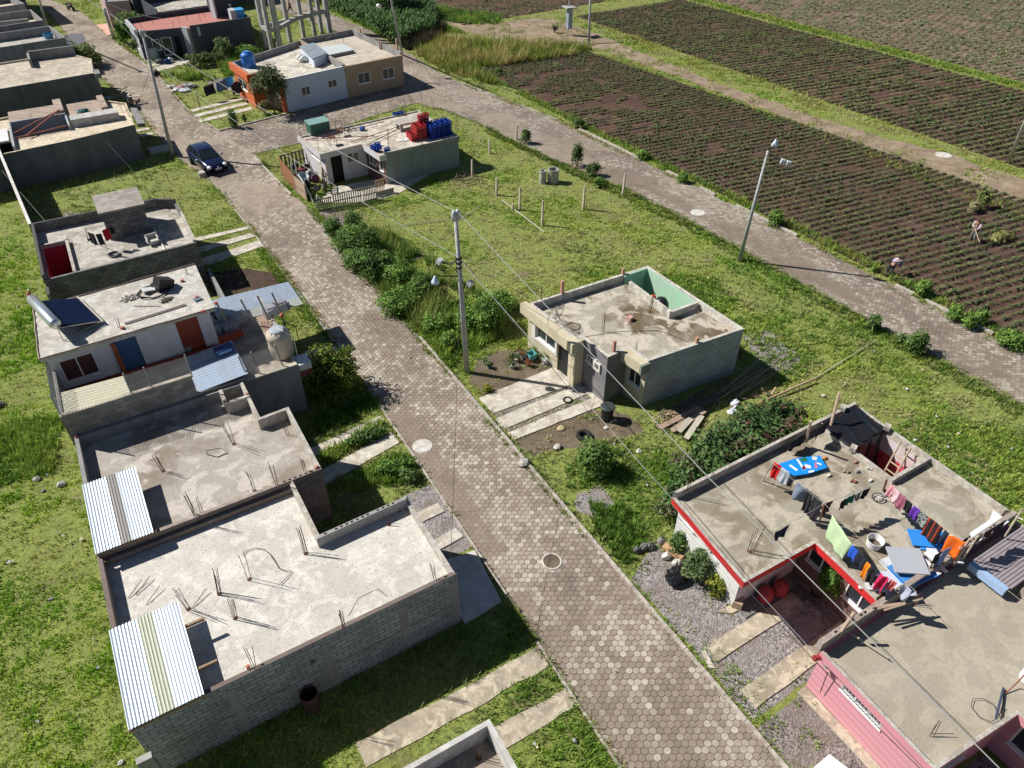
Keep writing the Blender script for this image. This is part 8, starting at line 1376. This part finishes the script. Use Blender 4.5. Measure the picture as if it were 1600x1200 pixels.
# ================================================================ people
def skinmesh(name, J, E_, mat, parent, sub=1):
    me = bpy.data.meshes.new(name); me.from_pydata([j[0] for j in J], E_, []); o = bpy.data.objects.new(name, me); COL.objects.link(o); o.parent = parent; WO[o.name] = WO[parent.name] if parent else Vector((0, 0, 0))
    md = o.modifiers.new('Skin', 'SKIN'); md.use_smooth_shade = True; me.skin_vertices[0].data.foreach_set('radius', [v for j in J for v in (j[1], j[1] * (j[2] if len(j) > 2 else 1))])
    me.skin_vertices[0].data[0].use_root = True; s_ = o.modifiers.new('Sub', 'SUBSURF'); s_.levels = sub; s_.render_levels = sub; me.materials.append(mat); return o
M_skin = plain('skin', (.32, .17, .11), .7, 0, .08); M_hair = plain('dark_hair', (.02, .015, .012), .8)
def person(label, x, y, rz, P, shirt, trouser, hat=None, z=.08, longsleeve=True, extra=None):
    """P: joint dict in local metres: pelvis, chest, neck, head, sh/el/ha (L,R), hip/kn/an/to (L,R)"""
    t = thing('person', label, 'person', (x, y, z)); c, s = math.cos(rz), math.sin(rz); W = lambda p: (p[0] * c - p[1] * s, p[0] * s + p[1] * c, p[2]); q = {k: W(v) for k, v in P.items()}
    names = ['pelvis', 'chest', 'neck', 'head', 'top', 'shL', 'elL', 'haL', 'shR', 'elR', 'haR', 'knL', 'anL', 'toL', 'knR', 'anR', 'toR', 'belly']
    r = dict(pelvis=.13, belly=.12, chest=.14, neck=.05, head=.085, top=.06, shL=.06, elL=.042, haL=.032, shR=.06, elR=.042, haR=.032, knL=.065, anL=.042, toL=.035, knR=.065, anR=.042, toR=.035)
    idx = {n: i for i, n in enumerate(names)}; J = [(q[n], r[n]) for n in names]; E = [('pelvis', 'belly'), ('belly', 'chest'), ('chest', 'neck'), ('neck', 'head'), ('head', 'top'), ('chest', 'shL'), ('shL', 'elL'), ('elL', 'haL'), ('chest', 'shR'), ('shR', 'elR'), ('elR', 'haR'), ('pelvis', 'knL'), ('knL', 'anL'), ('anL', 'toL'), ('pelvis', 'knR'), ('knR', 'anR'), ('anR', 'toR')]
    b = skinmesh('body', J, [(idx[a], idx[d]) for a, d in E], M_skin, t)
    fg = []; 
    for hnd, el in (('haL', 'elL'), ('haR', 'elR')):
        h_ = Vector(q[hnd]); d = (h_ - Vector(q[el])).normalized(); sd_ = d.orthogonal().normalized()
        for k in range(5): m = MB(); e = h_ + d * (.09 if k else .05) + sd_ * (.02 * (k - 2.2)); m.path([h_ + t.location, h_ + d * .04 + sd_ * (.018 * (k - 2)) + t.location, e + t.location], [.012, .011, .008], 5); part('finger', m, M_skin, t)
    sn = ['belly', 'pelvis', 'chest', 'shL', 'elL', 'shR', 'elR', 'neck']; si = {n: i for i, n in enumerate(sn)}; rr = dict(r); SJ = [(q[n], rr[n] * 1.17 + .012) for n in sn[:7]]; lo = lambda a, b_, f_: tuple(Vector(q[a]).lerp(Vector(q[b_]), f_))
    SJ += [(lo('elL', 'haL', .75), .05), (lo('elR', 'haR', .75), .05)]; SE = [(0, 1), (0, 2), (2, 3), (3, 4), (2, 5), (5, 6)] + ([(4, 7), (6, 8)] if longsleeve else []); SJ = SJ if longsleeve else SJ[:7]
    skinmesh('shirt', SJ, SE, shirt, t)
    TJ = [(q['pelvis'], .165), (q['knL'], .088), (q['anL'], .065), (q['knR'], .088), (q['anR'], .065)]; skinmesh('trousers', TJ, [(0, 1), (1, 2), (0, 3), (3, 4)], trouser, t)
    hd = Vector(q['head']) + t.location; tp = (Vector(q['top']) - Vector(q['head'])).normalized(); fw_ = Vector(W((1, 0, -.2))); m = MB(); m.ell(hd + tp * .05, (.1, .1, .11), 10, 7); part('hair' if not hat else 'cap', m, hat or M_hair, t)
    m = MB(); m.ell(hd + fw_ * .085, (.02, .02, .03), 6, 5); part('nose', m, M_skin, t)
    if extra: extra(t, q)
    return t
def hoe(t, q):
    m = MB(); a = Vector(q['haL']) + t.location; b = Vector(q['haR']) + t.location; d = (a - b).normalized() if (a - b).length > .05 else Vector((0, 0, -1)); e = a + d * .95; e.z = max(e.z, .12); o = thing('hoe', 'long wooden hoe held by the standing labourer in the field', 'hoe', tuple(e)); m.tube(b - d * .3, e, .022); part('handle', m, wood((.5, .4, .28), 'hoe_wood'), o); m = MB(); m.obox(e, (.2, .04, .12), .4, rx=.5); part('blade', m, M_steel, o)
x, y = g(1517, 378)
stand = dict(pelvis=(0, 0, .9), belly=(.05, 0, 1.05), chest=(.12, 0, 1.28), neck=(.18, 0, 1.46), head=(.23, 0, 1.58), top=(.25, 0, 1.68), shL=(.13, .19, 1.36), elL=(.3, .22, 1.12), haL=(.52, .1, 1.0), shR=(.13, -.19, 1.36), elR=(.22, -.24, 1.1), haR=(.38, -.08, 1.12), knL=(.1, .13, .48), anL=(.02, .15, .09), toL=(.18, .16, .05), knR=(-.02, -.13, .48), anR=(-.18, -.14, .09), toR=(-.02, -.15, .05))
person('person standing in the crop rows in pink shirt and grey trousers, using a hoe', x, y, R(190), stand, plain('pale_pink_shirt', (.55, .42, .46), .9), plain('grey_trousers', (.2, .21, .22), .9), plain('dark_red_cap', (.12, .04, .04)), extra=hoe)
x, y = g(1388, 430)
bend = dict(pelvis=(0, 0, .85), belly=(.15, 0, .95), chest=(.4, 0, .95), neck=(.55, 0, .86), head=(.64, 0, .76), top=(.71, 0, .68), shL=(.44, .18, .93), elL=(.5, .2, .66), haL=(.56, .12, .4), shR=(.44, -.18, .93), elR=(.48, -.2, .66), haR=(.6, -.1, .4), knL=(.08, .13, .45), anL=(-.05, .16, .09), toL=(.12, .17, .05), knR=(.06, -.13, .45), anR=(-.08, -.16, .09), toR=(.1, -.17, .05))
person('person bending over at the edge of the field in blue and pale pink clothes', x, y, R(-12), bend, patches('blue_pink_shirt', [(.12, .15, .42), (.6, .42, .48), (.1, .12, .4)], 2.2), plain('dark_trousers', (.03, .03, .04)), None)
walk = dict(stand); walk.update(knL=(.2, .1, .5), anL=(.28, .1, .1), toL=(.44, .1, .06), knR=(-.1, -.1, .48), anR=(-.38, -.1, .16), toR=(-.26, -.1, .06), haL=(.0, .22, .85), elL=(.0, .25, 1.08), haR=(.35, -.2, .95), elR=(.18, -.25, 1.1), chest=(.02, 0, 1.28), neck=(.03, 0, 1.46), head=(.05, 0, 1.58), top=(.05, 0, 1.68), shL=(.02, .19, 1.36), shR=(.02, -.19, 1.36), belly=(0, 0, 1.05))
x, y = g(454, 21); person('person walking on the road behind the concrete frame in dark clothes and pink top', x, y, R(-20), walk, plain('pink_top', (.35, .14, .2), .9), plain('black_trousers', (.02, .02, .025)))
# motorcycle top left, litter heap, washing by the orange house
x, y = g(112, 17); t = thing('motorcycle', 'dark motorcycle parked at the street edge at the top left', 'motorcycle', (x, y, 0)); a = R(115); c, s = math.cos(a), math.sin(a)
for k in (-.6, .6):
    m = MB(); m.lathe((x + c * k, y + s * k, .3), [(.2, -.06), (.3, -.05), (.3, .05), (.2, .06)], 16, ax=(-s, c, 0)); part('wheel', m, plain('rubber', (.02, .02, .02), .8), t)
m = MB(); m.ell((x, y, .6), (.3, .5, .2), 10, 6); m.tube((x - c * .6, y - s * .6, .3), (x - c * .3, y - s * .3, .95), .04); m.tube((x + c * .6, y + s * .6, .3), (x, y, .5), .05); part('frame', m, M_blkplastic, t); m = MB(); m.obox((x + c * .25, y + s * .25, .82), (.6, .25, .12), a); part('seat', m, M_blkplastic, t); m = MB(); m.obox((x - c * .2, y - s * .2, .85), (.4, .28, .25), a); part('fuel_tank', m, plain('silver_red', (.3, .12, .14), .4), t); m = MB(); m.tube((x - c * .3 - s * .3, y - s * .3 + c * .3, 1.0), (x - c * .3 + s * .3, y - s * .3 - c * .3, 1.0), .02); part('handlebar', m, M_steel, t)
for k, (px, py, c, lab) in enumerate(((277, 142, (.65, .62, .62), 'white cloth at the left of the clothes heap on the grass plot'), (284, 138, (.5, .25, .28), 'pink cloth in the clothes heap on the grass plot'), (290, 143, (.6, .62, .66), 'white cloth at the front of the clothes heap on the grass plot'), (299, 137, (.03, .04, .04), 'black cloth at the right of the clothes heap on the grass plot'), (292, 135, (.4, .42, .45), 'grey cloth in the clothes heap on the grass plot'), (268, 137, (.6, .56, .5), 'small white scrap left of the clothes heap'))): x, y = g(px, py); m = MB(); m.ell((x, y, .12), (.55, .4, .16), 10, 5, jit=.35); single('cloth_heap', m, plain('heapcloth%d' % k, c, .9), lab, 'clothes')
for k, (px, py, c, lab) in enumerate(((333, 152, (.01, .012, .03), 'black blanket hanging low on the line by the orange and white house'), (352, 146, (.1, .16, .35), 'blue-grey cloth on the line by the orange and white house'), (362, 140, (.04, .2, .45), 'bright blue cloth on the line by the orange and white house'), (375, 150, (.03, .03, .04), 'black garment hanging at the orange porch'), (378, 146, (.4, .04, .08), 'red garment hanging at the orange porch'))):
    x, y = g(px, py + 8); drape('hanging_cloth', [(x - .5, y + .2, 1.5), (x + .5, y + .35, 1.6), (x + .5, y + .3, .7), (x - .5, y + .15, .6)], lab, 'laundry', plain('farcloth%d' % k, c, .9), seed=k + 50, n=6)
wire('laundry_line', [(*g(313, 168), 1.5), (*g(372, 150), 1.9)], .01, M_cable, 'laundry line from the stick to the orange porch', 'clothes line'); m = MB(); x, y = g(313, 170); m.tube((x, y, 0), (x, y, 1.5), .05); single('stick_post', m, wood(), 'wooden stick holding the laundry line on the grass plot', 'post')
# gate-side rubble along the far top-left street
pile(*g(130, 36), 0, .9, .35, plain('pale_rubble', (.36, .34, .31)), 'heap of rubble at the street edge by the pink porch at the top left', 'rubble', 40); x, y = g(317, 276); t = thing('round_slab', 'pale round concrete disc in the grass beside the blue car', 'slab', (x, y, 0)); m = MB(); m.lathe((x, y, 0), [(.3, 0), (.3, .35), (.28, .38)], 18); part('disc', m, M_cap, t)
